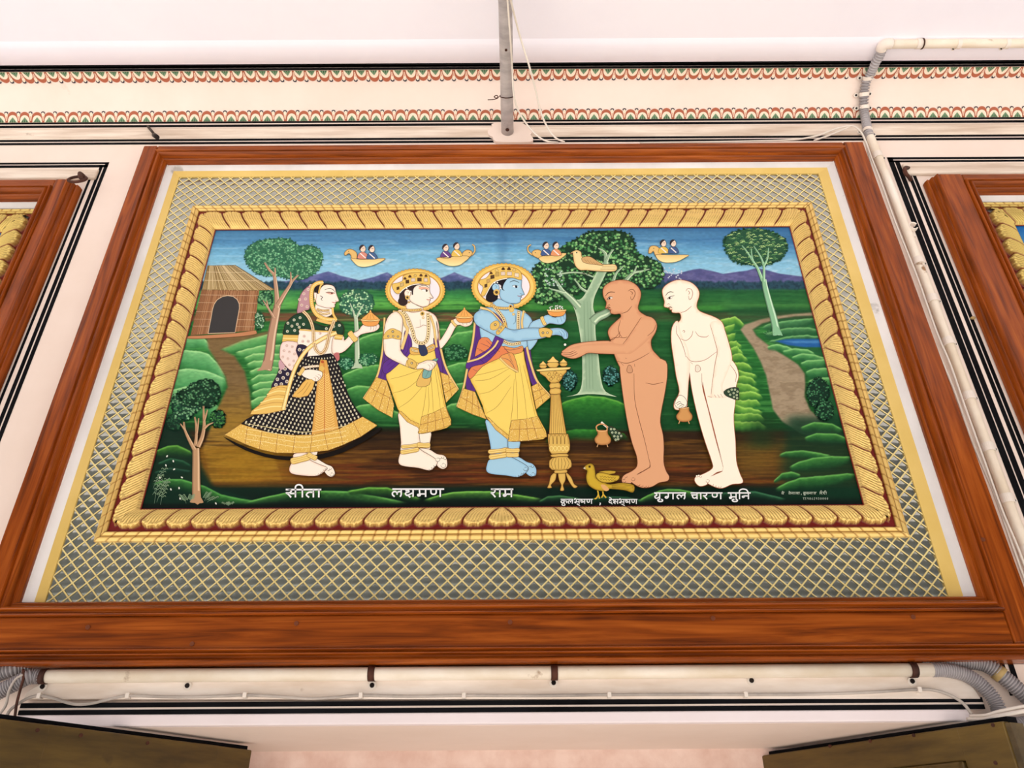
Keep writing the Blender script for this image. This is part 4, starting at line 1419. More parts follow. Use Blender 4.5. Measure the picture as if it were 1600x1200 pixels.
# ------------------------------------------------------------------ brush tools for the painted things
DZ = 0.000009
LAYER = [0]


def F(ox, oy, s):
    return lambda pts: [(ox + x / s, oy + y / s) for x, y in pts]


class Pic(MB):
    """one painted shape: fills and brush strokes in picture pixels, laid on the board one over another"""

    def pt(s, u, v, l):
        return at(u, v, YP - 0.0042 - l * DZ)

    def fill(s, pts, col, sm=4, rim=None, line=None, lw=0.8, same=False, grad=None, spots=None, step=None):
        """rim=(colour, width px): shade towards the edge; grad=(colour2, (u0,v0), (u1,v1)): run to a second colour"""
        if not same: LAYER[0] += 1
        l = LAYER[0]
        P = [(p.x, p.y) for p in catmull([Vector((a, b)) for a, b in pts], sm, True)] if sm > 1 else list(pts)
        if rim or grad:
            A = np.array(P)
            lo, hi = A.min(0), A.max(0)
            st = step or max(1.6, min(5.0, (hi - lo).max() / 26))
            gx, gy = np.meshgrid(np.arange(lo[0] + st / 2, hi[0], st), np.arange(lo[1] + st / 2, hi[1], st))
            q = np.stack([gx.ravel(), gy.ravel()], 1)
            q = q + np.random.RandomState(3).uniform(-0.15, 0.15, q.shape) * st
            ins = np.zeros(len(q), bool)
            dm = np.full(len(q), 1e9)
            for i in range(len(A)):
                (x1, y1), (x2, y2) = A[i - 1], A[i]
                cnd = ((y1 > q[:, 1]) != (y2 > q[:, 1]))
                xi = (x2 - x1) * (q[:, 1] - y1) / ((y2 - y1) if y2 != y1 else 1e-9) + x1
                ins ^= cnd & (q[:, 0] < xi)
                t = np.clip(((q[:, 0] - x1) * (x2 - x1) + (q[:, 1] - y1) * (y2 - y1)) / max(1e-9, (x2 - x1) ** 2 + (y2 - y1) ** 2), 0, 1)
                dm = np.minimum(dm, np.hypot(q[:, 0] - x1 - t * (x2 - x1), q[:, 1] - y1 - t * (y2 - y1)))
            q = q[ins & (dm > st * 0.4)]
            n = len(P)
            allp = [Vector(p) for p in P] + [Vector((a, b)) for a, b in q]
            vs, _, fs, ov, _, _ = delaunay_2d_cdt(allp, [], [list(range(n))], 1, 1e-6)
            vv_ = np.array([(p.x, p.y) for p in vs])
            base = np.tile(np.array(col, float), (len(vv_), 1))
            if grad:
                c2, a, b = grad
                a, b = np.array(a, float), np.array(b, float)
                t = np.clip(((vv_ - a) @ (b - a)) / ((b - a) @ (b - a)), 0, 1)[:, None]
                base = base * (1 - t) + np.array(c2, float) * t
            if rim:
                dd = np.full(len(vv_), 1e9)
                for i in range(len(A)):
                    (x1, y1), (x2, y2) = A[i - 1], A[i]
                    t = np.clip(((vv_[:, 0] - x1) * (x2 - x1) + (vv_[:, 1] - y1) * (y2 - y1)) / max(1e-9, (x2 - x1) ** 2 + (y2 - y1) ** 2), 0, 1)
                    dd = np.minimum(dd, np.hypot(vv_[:, 0] - x1 - t * (x2 - x1), vv_[:, 1] - y1 - t * (y2 - y1)))
                k = np.clip(1 - dd / rim[1], 0, 1)[:, None] ** 1.3
                base = base * (1 - k) + np.array(rim[0], float) * k
            s.add([s.pt(a, b, l) for a, b in vv_], [tuple(f) for f in fs], [tuple(c) for c in base])
        else:
            tri = tessellate_polygon([[Vector((a, b, 0)) for a, b in P]])
            s.add([s.pt(a, b, l) for a, b in P], [tuple(t) for t in tri], col)
        if line:
            s.stroke(P + [P[0]], lw, line, sm=1, taper=False)

    def stroke(s, pts, w, col, sm=5, taper=True, same=False, w2=None):
        if not same: LAYER[0] += 1
        l = LAYER[0]
        P = catmull([Vector((a, b)) for a, b in pts], sm) if sm > 1 and len(pts) > 2 else [Vector(p) for p in pts]
        n = len(P)
        L, R = [], []
        for i, p in enumerate(P):
            t = (P[min(n - 1, i + 1)] - P[max(0, i - 1)])
            t = t.normalized() if t.length > 1e-9 else Vector((1, 0))
            nn = Vector((-t.y, t.x))
            q = i / max(1, n - 1)
            ww = w / 2
            if w2 is not None: ww = (w + (w2 - w) * q) / 2
            if taper: ww *= 0.25 + 0.75 * math.sin(math.pi * min(1, max(0, 0.08 + 0.84 * q))) ** 0.6
            L.append(p + nn * ww); R.append(p - nn * ww)
        s.add([s.pt(p.x, p.y, l) for p in L + R], [(i, i + 1, n + i + 1, n + i) for i in range(n - 1)], col)

    def dot(s, x, y, rx, col, ry=None, n=9, same=True, rot=0.0):
        ry = ry or rx
        if not same: LAYER[0] += 1
        l = LAYER[0]
        c, sn = math.cos(rot), math.sin(rot)
        P = [(rx * math.cos(k * math.tau / n), ry * math.sin(k * math.tau / n)) for k in range(n)]
        s.add([s.pt(x + a * c - b * sn, y + a * sn + b * c, l) for a, b in P], [tuple(range(n))], col)

    def ringdot(s, x, y, R, c1, c2, c3=None):
        """little flower spot: ring and centre"""
        s.dot(x, y, R, c1)
        LAYER[0] += 1
        s.dot(x, y, R * 0.62, c2)
        if c3:
            LAYER[0] += 1
            s.dot(x, y, R * 0.3, c3)
            LAYER[0] -= 1
        LAYER[0] -= 1

    def put(s, name, parent, label=None):
        LAYER[0] += 1
        return s.build(name, M['paint'], parent, label)


def inside(p, poly):
    x, y = p
    c = False
    for i in range(len(poly)):
        x1, y1 = poly[i - 1]
        x2, y2 = poly[i]
        if (y1 > y) != (y2 > y) and x < (x2 - x1) * (y - y1) / (y2 - y1) + x1: c = not c
    return c

# ------------------------------------------------------------------ painted hut, trees and plants
rp = random.Random(11)


def star(pic, x, y, r_, col, k=5, rot=None):
    rot = rp.uniform(0, 6) if rot is None else rot
    l = LAYER[0]
    P = []
    for i in range(2 * k):
        a = rot + i * math.pi / k
        q = r_ if i % 2 == 0 else r_ * 0.42
        P.append((x + q * math.cos(a), y + q * 0.82 * math.sin(a)))
    n = len(pic.v)
    pic.add([pic.pt(x, y, l)] + [pic.pt(a, b, l) for a, b in P], [(0, 1 + i, 1 + (i + 1) % (2 * k)) for i in range(2 * k)], col)


def drooping(pic, x, y, r_, col):
    """a little palm-like tuft"""
    l = LAYER[0]
    for k in range(5):
        a = math.radians(-160 + 35 * k)
        tip = (x + r_ * math.cos(a), y + r_ * math.sin(a) * 0.6 + r_ * 0.55)
        mid = (x + r_ * 0.55 * math.cos(a), y + r_ * 0.5 * math.sin(a))
        P = [(x - 0.3, y), mid, tip, (mid[0] + 0.5, mid[1] + 0.9)]
        pic.add([pic.pt(a_, b_, l) for a_, b_ in P], [(0, 1, 2, 3)], col)


def foliage(pic, outline, base, leaves, n, r_, fn=star, layers=3, edge=True):
    pic.fill(outline, base, 4)
    us = [p[0] for p in outline]; vs_ = [p[1] for p in outline]
    dense = [(p.x, p.y) for p in catmull([Vector(p) for p in outline], 4, True)]
    if edge:
        for p in dense:
            for _ in range(2):
                star(pic, p[0] + rp.uniform(-1.5, 1.5), p[1] + rp.uniform(-1.5, 1.5), r_ * 0.9, base)
    for k in range(layers):
        LAYER[0] += 1
        m = 0
        while m < n // layers:
            x, y = rp.uniform(min(us), max(us)), rp.uniform(min(vs_), max(vs_))
            if not inside((x, y), dense): continue
            m += 1
            c = leaves[min(len(leaves) - 1, k)]
            j = rp.uniform(0.85, 1.15)
            fn(pic, x, y, r_ * rp.uniform(0.75, 1.15), tuple(min(255, q * j) for q in c))


def blob(cx, cy, rx, ry, k=12, w=0.12):
    return [(cx + rx * math.cos(i * math.tau / k) * rp.uniform(1 - w, 1 + w), cy + ry * math.sin(i * math.tau / k) * rp.uniform(1 - w, 1 + w)) for i in range(k)]


def limb(pic, f, pts, w1, w2, col, lit):
    P = f(pts)
    pic.stroke(P, w1, tuple(c * 0.72 for c in col), 6, False, w2=w2)
    pic.stroke([(x + w1 * 0.03, y) for x, y in P], w1 * 0.78, col, 6, False, w2=w2 * 0.78)
    pic.stroke([(x + w1 * 0.25, y) for x, y in P], w1 * 0.2, lit, 6, False, w2=w2 * 0.2)


LAYER[0] = 20
H_ = F(280, 360, 4.617)
# hut
hut = Pic()
hut.fill(H_([(163, 425), (577, 430), (540, 722), (82, 757)]), (150, 104, 70), 1)
for i in range(70):
    q = i / 69
    x0_, x1_ = 165 + 410 * q, 85 + 455 * q
    hut.stroke(H_([(x0_, 428 + 2 * q), (x1_, 755 - 35 * q)]), 0.45, rp.choice([(176, 128, 88), (122, 80, 50), (194, 150, 108), (112, 72, 46)]), 1, False, same=i > 0)
for y_ in (465, 520, 585, 640, 690):
    hut.stroke(H_([(150 - (y_ - 465) * 0.24, y_), (570 - (y_ - 465) * 0.11, y_ + 6)]), 0.5, (206, 176, 140), 1, False)
hut.fill(H_([(70, 762), (180, 757), (400, 742), (538, 722), (557, 732), (545, 750), (400, 768), (190, 780), (66, 780)]), (190, 130, 90), 3, line=(120, 76, 48), lw=0.6)
hut_o = hut.put('painted_hut', painting, 'painted reed hut with a thatched roof and arched dark doorway')
pc = Pic()
rf = H_([(207, 254), (405, 251), (690, 428), (578, 432), (166, 428)])
pc.fill(rf, (176, 150, 100), 1, line=(92, 70, 40), lw=0.6)
for i in range(90):
    q = i / 89
    a = (205 + 200 * q, 254 - 2 * q); b = (166 + 515 * q, 428 + rp.uniform(-6, 8))
    pc.stroke(H_([a, b]), 0.5, rp.choice([(206, 184, 136), (132, 106, 64), (222, 200, 156), (112, 90, 52)]), 1, False, same=i > 0)
for y_ in (300, 360):
    pc.stroke(H_([(207 - (y_ - 254) * 0.22, y_), (405 + (y_ - 251) * 1.55, y_ + 4)]), 0.6, (222, 200, 160), 1, False)
pc.put('thatched_roof', hut_o)
pc = Pic()
pc.fill(H_([(208, 744), (216, 700), (228, 640), (240, 570), (252, 532), (274, 500), (310, 478), (350, 470), (390, 477), (418, 498), (433, 530), (435, 560), (426, 610), (415, 670), (402, 737)]), (58, 56, 56), 1, line=(210, 180, 146), lw=1.1)
pc.put('dark_doorway', hut_o)

# tree beside the hut
BARK, BLIT = (184, 144, 116), (222, 192, 160)
t = Pic()
limb(t, H_, [(628, 1008), (650, 900), (668, 760), (690, 640), (708, 540)], 17, 11, BARK, BLIT)
t.fill(H_([(560, 1012), (590, 985), (612, 940), (670, 940), (664, 980), (668, 1006), (640, 1000), (610, 1008)]), BARK, 3)
limb(t, H_, [(706, 560), (704, 470), (694, 380), (682, 320), (645, 280), (614, 232)], 9, 1.5, BARK, BLIT)
limb(t, H_, [(688, 340), (692, 300), (690, 268)], 4, 1, BARK, BLIT)
limb(t, H_, [(712, 540), (752, 470), (790, 410), (815, 365), (856, 322)], 8.5, 1.5, BARK, BLIT)
limb(t, H_, [(802, 390), (806, 350), (803, 300)], 4, 1, BARK, BLIT)
limb(t, H_, [(684, 630), (660, 590), (640, 555), (630, 505)], 5, 1.2, BARK, BLIT)
limb(t, H_, [(640, 560), (622, 530), (604, 505)], 3, 1, BARK, BLIT)
tr = t.put('painted_tree', painting, 'painted tree with a broad pale green crown beside the hut')
LAYER[0] -= 26
pc = Pic()
foliage(pc, H_([(490, 130), (560, 80), (680, 58), (800, 62), (862, 108), (950, 108), (1020, 150), (1032, 210), (1000, 290), (900, 352), (800, 352), (720, 332), (650, 330), (560, 312), (500, 255), (474, 195)]), (44, 100, 74), [(58, 122, 86), (88, 152, 110), (124, 184, 138)], 760, 2.2)
foliage(pc, H_(blob(622, 490, 52, 50)), (36, 84, 58), [(74, 134, 88), (120, 178, 124)], 60, 2.2, layers=2)
pc.put('leaves', tr)
LAYER[0] += 30
pc = Pic()
foliage(pc, H_(blob(578, 655, 30, 66)), (34, 84, 54), [(70, 128, 84), (170, 206, 170)], 60, 1.8, layers=2)
pc.put('painted_bush', painting)

# young pale tree between the woman and the first man
W1 = F(340, 420, 3.5308)
t = Pic()
PALE, PLIT = (180, 200, 168), (216, 230, 204)
limb(t, W1, [(772, 548), (770, 450), (767, 340), (762, 262)], 9, 6, PALE, PLIT)
t.fill(W1([(738, 552), (755, 520), (785, 520), (800, 550), (770, 546)]), PALE, 2)
limb(t, W1, [(760, 275), (748, 235), (730, 190)], 4, 1, PALE, PLIT)
limb(t, W1, [(766, 270), (785, 230), (806, 195)], 4, 1, PALE, PLIT)
tr = t.put('painted_tree', painting, 'painted small pale tree behind the lidded bowl of the woman')
LAYER[0] -= 9
pc = Pic()
foliage(pc, W1([(672, 190), (690, 145), (740, 118), (800, 118), (850, 150), (860, 200), (830, 240), (800, 250), (765, 262), (720, 250), (690, 235)]), (46, 98, 76), [(78, 140, 100), (140, 194, 140), (190, 224, 176)], 150, 2.2)
foliage(pc, W1(blob(710, 522, 40, 30)), (28, 86, 60), [(60, 130, 90), (120, 180, 140)], 50, 2, layers=2)
foliage(pc, W1(blob(830, 500, 50, 32)), (30, 92, 60), [(70, 140, 90), (130, 186, 140)], 50, 2, layers=2)
pc.put('leaves', tr)
LAYER[0] += 12
L1 = F(560, 400, 3.43)
pc = Pic()
foliage(pc, L1(blob(520, 520, 62, 40)), (20, 70, 40), [(50, 110, 66), (80, 146, 96)], 90, 2.2, layers=2)
pc.put('painted_bush', painting)

# the great tree
M0 = F(840, 340, 4.286)
pc = Pic()
GLEAF = [(44, 100, 56), (84, 150, 86), (136, 190, 120)]
foliage(pc, M0([(-25, 340), (60, 270), (170, 190), (290, 125), (370, 92), (560, 92), (640, 145), (668, 235), (760, 275), (830, 320), (842, 390), (800, 450), (740, 478), (640, 440), (560, 470), (440, 470), (330, 480), (200, 540), (60, 575), (-10, 560), (-35, 450)]), (22, 54, 34), GLEAF, 760, 3.0)
tr = Pic()
TB, TL_ = (150, 180, 146), (212, 230, 196)
M1 = F(860, 560, 4.706)
tr.fill(M0([(190, 1200), (265, 1180), (295, 1120), (300, 1000), (295, 880), (280, 760), (258, 650), (236, 590), (210, 545), (280, 550), (325, 500), (385, 385), (438, 300), (480, 305), (445, 400), (385, 520), (372, 600), (386, 660), (388, 780), (408, 930), (424, 1080), (455, 1165), (530, 1200), (450, 1188), (330, 1182)]), TB, 3, rim=((196, 218, 182), 3.5))
limb(tr, M0, [(275, 600), (225, 545), (170, 495), (140, 455), (112, 415)], 12, 2, TB, TL_)
limb(tr, M0, [(180, 505), (130, 490), (75, 474)], 6, 1.5, TB, TL_)
limb(tr, M0, [(366, 700), (400, 668), (450, 645), (500, 610)], 15, 12, TB, TL_)
limb(tr, M0, [(458, 310), (456, 250), (436, 222), (405, 205)], 8, 1.5, TB, TL_)
limb(tr, M0, [(462, 290), (480, 250), (506, 212)], 6, 1.5, TB, TL_)
limb(tr, M0, [(326, 495), (290, 470), (268, 440), (243, 412)], 5, 1.2, TB, TL_)
limb(tr, M0, [(505, 432), (525, 375), (572, 325)], 6, 1.5, TB, TL_)
limb(tr, M0, [(585, 428), (640, 372), (690, 360), (745, 345)], 7, 1.5, TB, TL_)
limb(tr, M0, [(640, 375), (655, 345), (660, 325)], 4, 1.2, TB, TL_)
limb(tr, M0, [(130, 382), (220, 368), (300, 372), (375, 398)], 3, 2.5, TB, TL_)
for sx in (322, 345, 365):
    tr.stroke(M0([(sx - 12, 560), (sx - 6, 760), (sx, 960), (sx + 6, 1150)]), 0.7, (120, 152, 120), 4)
tro = tr.put('painted_tree', painting, 'painted great tree with a pale trunk and dark leafy crown behind the ascetics')
pc.put('leaves', tro)
pc = Pic()
LAYER[0] += 1
for _ in range(170):
    x, y = rp.uniform(848, 1030), rp.uniform(366, 440)
    if inside((x, y), M0([(290, 135), (560, 100), (650, 240), (830, 330), (800, 440), (560, 400), (430, 190), (300, 300)])): star(pc, x, y, 2.6, rp.choice([(110, 176, 106), (150, 204, 130), (80, 146, 84)]))
for _ in range(26): star(pc, rp.uniform(852, 880), rp.uniform(416, 450), 2.2, (196, 218, 206))
for _ in range(30): star(pc, rp.uniform(1030, 1066), rp.uniform(418, 440), 1.8, (206, 214, 226))
pc.put('blossom', tro)
for bx, by in ((215, 1090), (490, 1060)):
    pc = Pic()
    foliage(pc, M0(blob(bx, by, 50, 62)), (16, 52, 44), [(40, 100, 90), (92, 156, 150)], 90, 2.0, layers=2)
    pc.put('painted_bush', painting)

# tree with drooping tufts on the right
T_ = F(1130, 350, 4.445)
t = Pic()
PG, PGL = (138, 190, 148), (200, 232, 200)
limb(t, T_, [(376, 772), (352, 660), (318, 540), (292, 440), (282, 385)], 13, 7, PG, PGL)
t.fill(T_([(344, 772), (352, 700), (384, 720), (414, 776), (380, 766)]), PG, 2)
limb(t, T_, [(274, 395), (240, 310), (205, 255), (165, 195), (128, 148)], 5.5, 1, PG, PGL)
limb(t, T_, [(282, 400), (282, 300), (260, 230), (210, 152)], 5, 1, PG, PGL)
limb(t, T_, [(206, 256), (198, 215), (194, 170)], 3, 1, PG, PGL)
limb(t, T_, [(284, 290), (306, 240), (314, 165)], 4, 1, PG, PGL)
for a in (-60, -30, 0, 30, 60): t.stroke(T_([(320 + a * 0.2, 768), (318 + a * 0.7, 735 + abs(a) * 0.3)]), 0.7, (120, 170, 120), 1)
tr = t.put('painted_tree', painting, 'painted tree with drooping tufts and a tall pale trunk by the blue pond')
LAYER[0] -= 20
pc = Pic()
foliage(pc, T_([(8, 135), (30, 82), (110, 44), (240, 32), (345, 58), (425, 108), (442, 165), (405, 235), (330, 278), (250, 285), (130, 278), (40, 225)]), (34, 78, 56), [(52, 104, 66), (96, 148, 88), (170, 202, 132)], 330, 3.4, fn=drooping)
pc.put('leaves', tr)
LAYER[0] += 22

# leafy tree in the lower left corner
B_ = F(220, 570, 5.217)
pc = Pic()
DL = [(34, 82, 54), (64, 122, 78), (120, 172, 124)]
foliage(pc, B_(blob(270, 470, 58, 62)), (14, 44, 32), [(26, 70, 46), (44, 96, 60)], 60, 2.0, layers=2)
foliage(pc, B_([(360, 300), (380, 190), (450, 140), (540, 120), (610, 150), (640, 230), (625, 300), (570, 350), (500, 350), (430, 400), (400, 360)]), (18, 52, 40), DL, 170, 2.4)
foliage(pc, B_([(250, 300), (290, 230), (360, 205), (410, 260), (435, 360), (410, 430), (340, 450), (270, 420)]), (18, 54, 40), DL, 140, 2.4)
foliage(pc, B_(blob(625, 442, 62, 70)), (18, 54, 36), [(40, 94, 52), (70, 136, 70)], 80, 2.2, layers=2)
t = Pic()
TB2, TL2 = (186, 146, 108), (222, 188, 148)
limb(t, B_, [(455, 1115), (452, 950), (452, 800), (450, 680)], 14, 11, TB2, TL2)
t.fill(B_([(398, 1120), (425, 1080), (435, 1030), (482, 1030), (490, 1080), (512, 1122), (480, 1128), (462, 1140), (440, 1125)]), TB2, 2)
limb(t, B_, [(438, 690), (405, 630), (375, 570), (355, 520), (348, 465)], 7, 1.5, TB2, TL2)
limb(t, B_, [(362, 535), (340, 505), (322, 480)], 3.5, 1.2, TB2, TL2)
limb(t, B_, [(445, 660), (452, 580), (450, 500), (438, 425)], 6, 1.5, TB2, TL2)
limb(t, B_, [(455, 560), (466, 490), (470, 435)], 4, 1.2, TB2, TL2)
limb(t, B_, [(466, 670), (500, 590), (515, 500), (512, 420), (508, 335)], 8, 1.5, TB2, TL2)
limb(t, B_, [(516, 520), (550, 490), (588, 472)], 4.5, 1.5, TB2, TL2)
limb(t, B_, [(516, 460), (532, 410), (542, 365)], 3.5, 1.2, TB2, TL2)
tr = t.put('painted_tree', painting, 'painted dark leafy tree with a tan trunk in the lower left corner')
pc.put('leaves', tr)
pc = Pic()
for (x, y, h, lean) in ((110, 1130, 250, 60), (130, 1120, 180, 100), (100, 1010, 180, 110), (160, 1140, 200, 60), (95, 1060, 140, 140), (370, 1130, 70, -40), (400, 1120, 60, 20), (520, 1110, 70, 40), (540, 1120, 40, 80), (710, 1150, 24, 30), (720, 1150, 20, -40)):
    P = [(x, y), (x + lean * 0.35, y - h * 0.5), (x + lean, y - h)]
    pc.stroke(B_(P), 0.8, (104, 132, 108), 4)
    for k in range(5):
        q = 0.3 + 0.14 * k
        bx, by = x + lean * q, y - h * q
        for sg in (-1, 1):
            pc.stroke(B_([(bx, by), (bx + sg * 18, by - 14), (bx + sg * 26, by - 4)]), 0.9, (132, 160, 124), 3, same=True)
LAYER[0] += 1
for x, y in ((214, 745), (265, 785), (272, 852), (335, 918), (312, 1005), (155, 920), (245, 1015), (320, 1090), (612, 1130), (205, 820)):
    a, b = B_([(x, y)])[0]
    pc.dot(a, b, 2.0, (226, 226, 214), 1.2, 6, rot=rp.uniform(0, 3))
pc.put('painted_plant', painting, 'painted pale stalks with white buds in the lower left corner')
pc = Pic()
for bx, by, rx, ry in ((1278, 614, 17, 22), (1288, 640, 14, 16)):
    foliage(pc, blob(bx, by, rx, ry), (12, 44, 30), [(28, 80, 50), (70, 132, 86)], 90, 2.0, layers=2)
pc.put('painted_bush', painting, 'painted dark bush at the right edge below the pond')
pc = Pic()
foliage(pc, F(280, 360, 4.617)([(0, 1200), (20, 1160), (100, 1110), (170, 1080), (240, 1095), (285, 1140), (290, 1200), (240, 1260), (60, 1260)]), (14, 48, 30), [(40, 92, 58), (92, 146, 98)], 130, 2.3, layers=2)
pc.put('painted_bush', painting, 'painted dark bush on the left bank of the path')

# ------------------------------------------------------------------ flying boats with riders
V_ = F(520, 360, 4.2105)
BOAT, BL = (226, 188, 116), (92, 62, 40)


def rider(par, f, x, y, col, s_=1.0):
    p_ = Pic()
    p_.fill(f([(x - 30 * s_, y + 66), (x - 30 * s_, y + 42), (x - 14 * s_, y + 24), (x + 14 * s_, y + 24), (x + 32 * s_, y + 42), (x + 34 * s_, y + 66)]), col, 3, line=(50, 36, 40), lw=0.5)
    p_.stroke(f([(x - 16 * s_, y + 30), (x + 20 * s_, y + 62)]), 1.6, (240, 232, 226), 1, False)
    p_.fill(f([(x - 18 * s_, y - 4), (x - 8 * s_, y - 20), (x + 10 * s_, y - 20), (x + 20 * s_, y), (x + 12 * s_, y + 20), (x - 8 * s_, y + 20)]), (240, 212, 188), 3, line=(60, 44, 40), lw=0.5)
    p_.fill(f([(x - 20 * s_, y + 12), (x - 22 * s_, y - 10), (x - 6 * s_, y - 26), (x + 12 * s_, y - 22), (x - 6 * s_, y - 8)]), (52, 44, 50), 2)
    p_.stroke(f([(x - 2 * s_, y - 2), (x + 12 * s_, y - 2)]), 0.5, (60, 40, 36), 1, False)
    p_.put('painted_rider', par)


def boat(f, label, head, hull, riders, s_=1.0):
    p_ = Pic()
    for kind, pts in head:
        if kind == 'f': p_.fill(f(pts), BOAT, 4, rim=((200, 150, 80), 1.5), line=BL, lw=0.6)
        if kind == 's': p_.stroke(f(pts), 3.0, BL, 5, False, w2=2.2); p_.stroke(f(pts), 2.2, BOAT, 5, False, w2=1.4)
        if kind == 'd':
            a, b = f(pts)[0]; p_.dot(a, b, 0.7, (40, 26, 20), same=False)
    p_.fill(f(hull), (232, 198, 128), 4, grad=((250, 232, 170), f([hull[0]])[0], (f([hull[0]])[0][0], f([hull[0]])[0][1] + 12)), line=BL, lw=0.6)
    o = p_.put('painted_flying_boat', painting, label)
    LAYER[0] -= 3
    for x, y, c in riders: rider(o, f, x, y, c, s_)
    LAYER[0] += 6


boat(V_, 'painted flying boat with a bird head carrying two riders, leftmost in the sky',
     [('f', [(155, 190), (158, 150), (130, 126), (100, 124), (76, 148), (82, 166), (106, 152), (120, 170), (122, 195)]), ('d', [(104, 138)])],
     [(120, 182), (170, 190), (250, 190), (345, 184), (290, 220), (220, 240), (170, 236), (136, 208)], [(196, 120, (214, 140, 122)), (256, 122, (70, 100, 142))])
boat(V_, 'painted flying boat with an elephant head carrying a purple and a yellow rider',
     [('s', [(890, 165), (915, 160), (934, 135), (932, 105), (918, 92)]), ('f', [(846, 172), (858, 142), (882, 128), (912, 134), (918, 156), (896, 178), (868, 184)]), ('d', [(898, 146)])],
     [(682, 183), (780, 172), (880, 168), (896, 180), (870, 204), (830, 230), (770, 234), (716, 214)], [(742, 114, (104, 70, 134)), (814, 104, (226, 190, 90))])
boat(V_, 'painted flying boat with an elephant head in front of the great tree',
     [('s', [(1335, 165), (1306, 156), (1284, 134), (1286, 106), (1304, 94)]), ('f', [(1390, 170), (1376, 140), (1350, 126), (1318, 134), (1310, 156), (1334, 176), (1364, 184)]), ('d', [(1332, 146)])],
     [(1356, 178), (1440, 158), (1536, 150), (1494, 190), (1432, 214), (1384, 210)], [(1402, 100, (66, 92, 142)), (1468, 100, (226, 152, 104))])
boat(M0, 'painted flying boat with a horse head carrying two riders at the right',
     [('f', [(830, 250), (815, 205), (785, 188), (752, 196), (742, 236), (758, 240), (776, 226), (790, 255)]), ('d', [(778, 206)])],
     [(790, 250), (830, 248), (900, 250), (1010, 250), (985, 270), (930, 296), (860, 302), (812, 286)], [(842, 172, (226, 190, 90)), (908, 172, (70, 94, 140))])

# bird in the great tree
bd = Pic()
for pts in ([(300, 346), (306, 372), (288, 380)], [(306, 372), (325, 382)], [(340, 346), (344, 370), (328, 382)], [(344, 370), (358, 380)]): bd.stroke(M0(pts), 1.0, (70, 50, 36), 1, False)
bd.fill(M0([(218, 242), (236, 226), (265, 217), (292, 232), (300, 264), (350, 268), (430, 312), (520, 314), (520, 358), (400, 359), (330, 352), (280, 350), (248, 314), (238, 262), (234, 246)]), (240, 218, 160), 4, rim=((226, 186, 120), 3), line=(96, 66, 40), lw=0.8)
bd.stroke(M0([(430, 330), (520, 330)]), 0.5, (130, 94, 60), 1, False); bd.stroke(M0([(420, 344), (520, 345)]), 0.5, (130, 94, 60), 1, False)
bd.dot(*M0([(262, 234)])[0], 1.1, (40, 26, 20), same=False)
bd.fill(M0([(219, 240), (238, 232), (236, 246)]), (70, 52, 40), 1)
bdo = bd.put('painted_bird', painting, 'painted cream bird perched in the great tree')
wg = Pic()
wg.fill(M0([(298, 268), (345, 260), (390, 285), (440, 318), (380, 314), (325, 306), (300, 292)]), (206, 166, 110), 4, line=(110, 76, 46), lw=0.7)
for k in range(14): wg.dot(*M0([(312 + k * 7, 278 + k * 2.2 + (k % 3) * 5)])[0], 0.6, (150, 108, 66), same=k > 0)
wg.put('wing', bdo)

# ------------------------------------------------------------------ painted figures
LAYER[0] = 240
INK = (70, 44, 30)
GD, GDL, GDD = (226, 188, 100), (248, 222, 146), (150, 104, 48)


def bead_ribbon(p_, pts, w, n=None, base=(240, 216, 150), dots=(150, 106, 60), edge=GDD):
    """a jewelled band: edge, body and a row of set stones"""
    p_.stroke(pts, w + 1.1, edge, 5, False)
    p_.stroke(pts, w, base, 5, False)
    P = catmull([Vector(q) for q in pts], 5)
    L_s = [0.0]
    for a, b in zip(P, P[1:]): L_s.append(L_s[-1] + (b - a).length)
    n = n or max(2, int(L_s[-1] / (w * 0.95)))
    LAYER[0] += 1
    j = 0
    for k in range(n):
        s = L_s[-1] * (k + 0.5) / n
        while j < len(L_s) - 2 and L_s[j + 1] < s: j += 1
        q = P[j].lerp(P[j + 1], (s - L_s[j]) / max(1e-6, L_s[j + 1] - L_s[j]))
        p_.dot(q.x, q.y, w * 0.28, dots, n=6)


def bands(p_, a, b, w, n=3):
    """bangles: n gold bands across from a to b, stacked along their normal"""
    a, b = Vector(a), Vector(b)
    d = (b - a).normalized()
    nn = Vector((-d.y, d.x))
    p_.fill([tuple(a - nn * w / 2), tuple((a + b) / 2 - nn * (w / 2 - 0.6)), tuple(b - nn * w / 2), tuple(b + nn * w / 2), tuple((a + b) / 2 + nn * (w / 2 + 0.6)), tuple(a + nn * w / 2)], GD, 3, line=GDD, lw=0.5)
    for k in range(n):
        o = nn * (w * ((k + 0.5) / n - 0.5))
        p_.stroke([tuple(a + o), tuple(b + o)], w / n * 0.35, GDL, 1, False, same=k > 0)


def gold_hem(p_, outline, lines, cross=()):
    p_.fill(outline, (226, 184, 92), 1, line=GDD, lw=0.7)
    us = [q[0] for q in outline]; vs_ = [q[1] for q in outline]
    LAYER[0] += 1
    for _ in range(int(len(range(int((max(us) - min(us)) * (max(vs_) - min(vs_)) / 9))))):
        q = (rp.uniform(min(us), max(us)), rp.uniform(min(vs_), max(vs_)))
        if inside(q, outline): p_.dot(q[0], q[1], rp.uniform(0.4, 0.8), rp.choice([(248, 226, 150), (200, 150, 66), (250, 232, 168)]), n=4, rot=rp.uniform(0, 2))
    for l_ in cross: p_.stroke(l_, 0.7, (250, 232, 170), 2, False)
    for l_ in lines: p_.stroke(l_, 0.6, (150, 80, 40), 1, False)


def lines(p_, f, ls, w, col):
    for i, l_ in enumerate(ls): p_.stroke(f(l_), w, col, 5, True, same=i > 0)


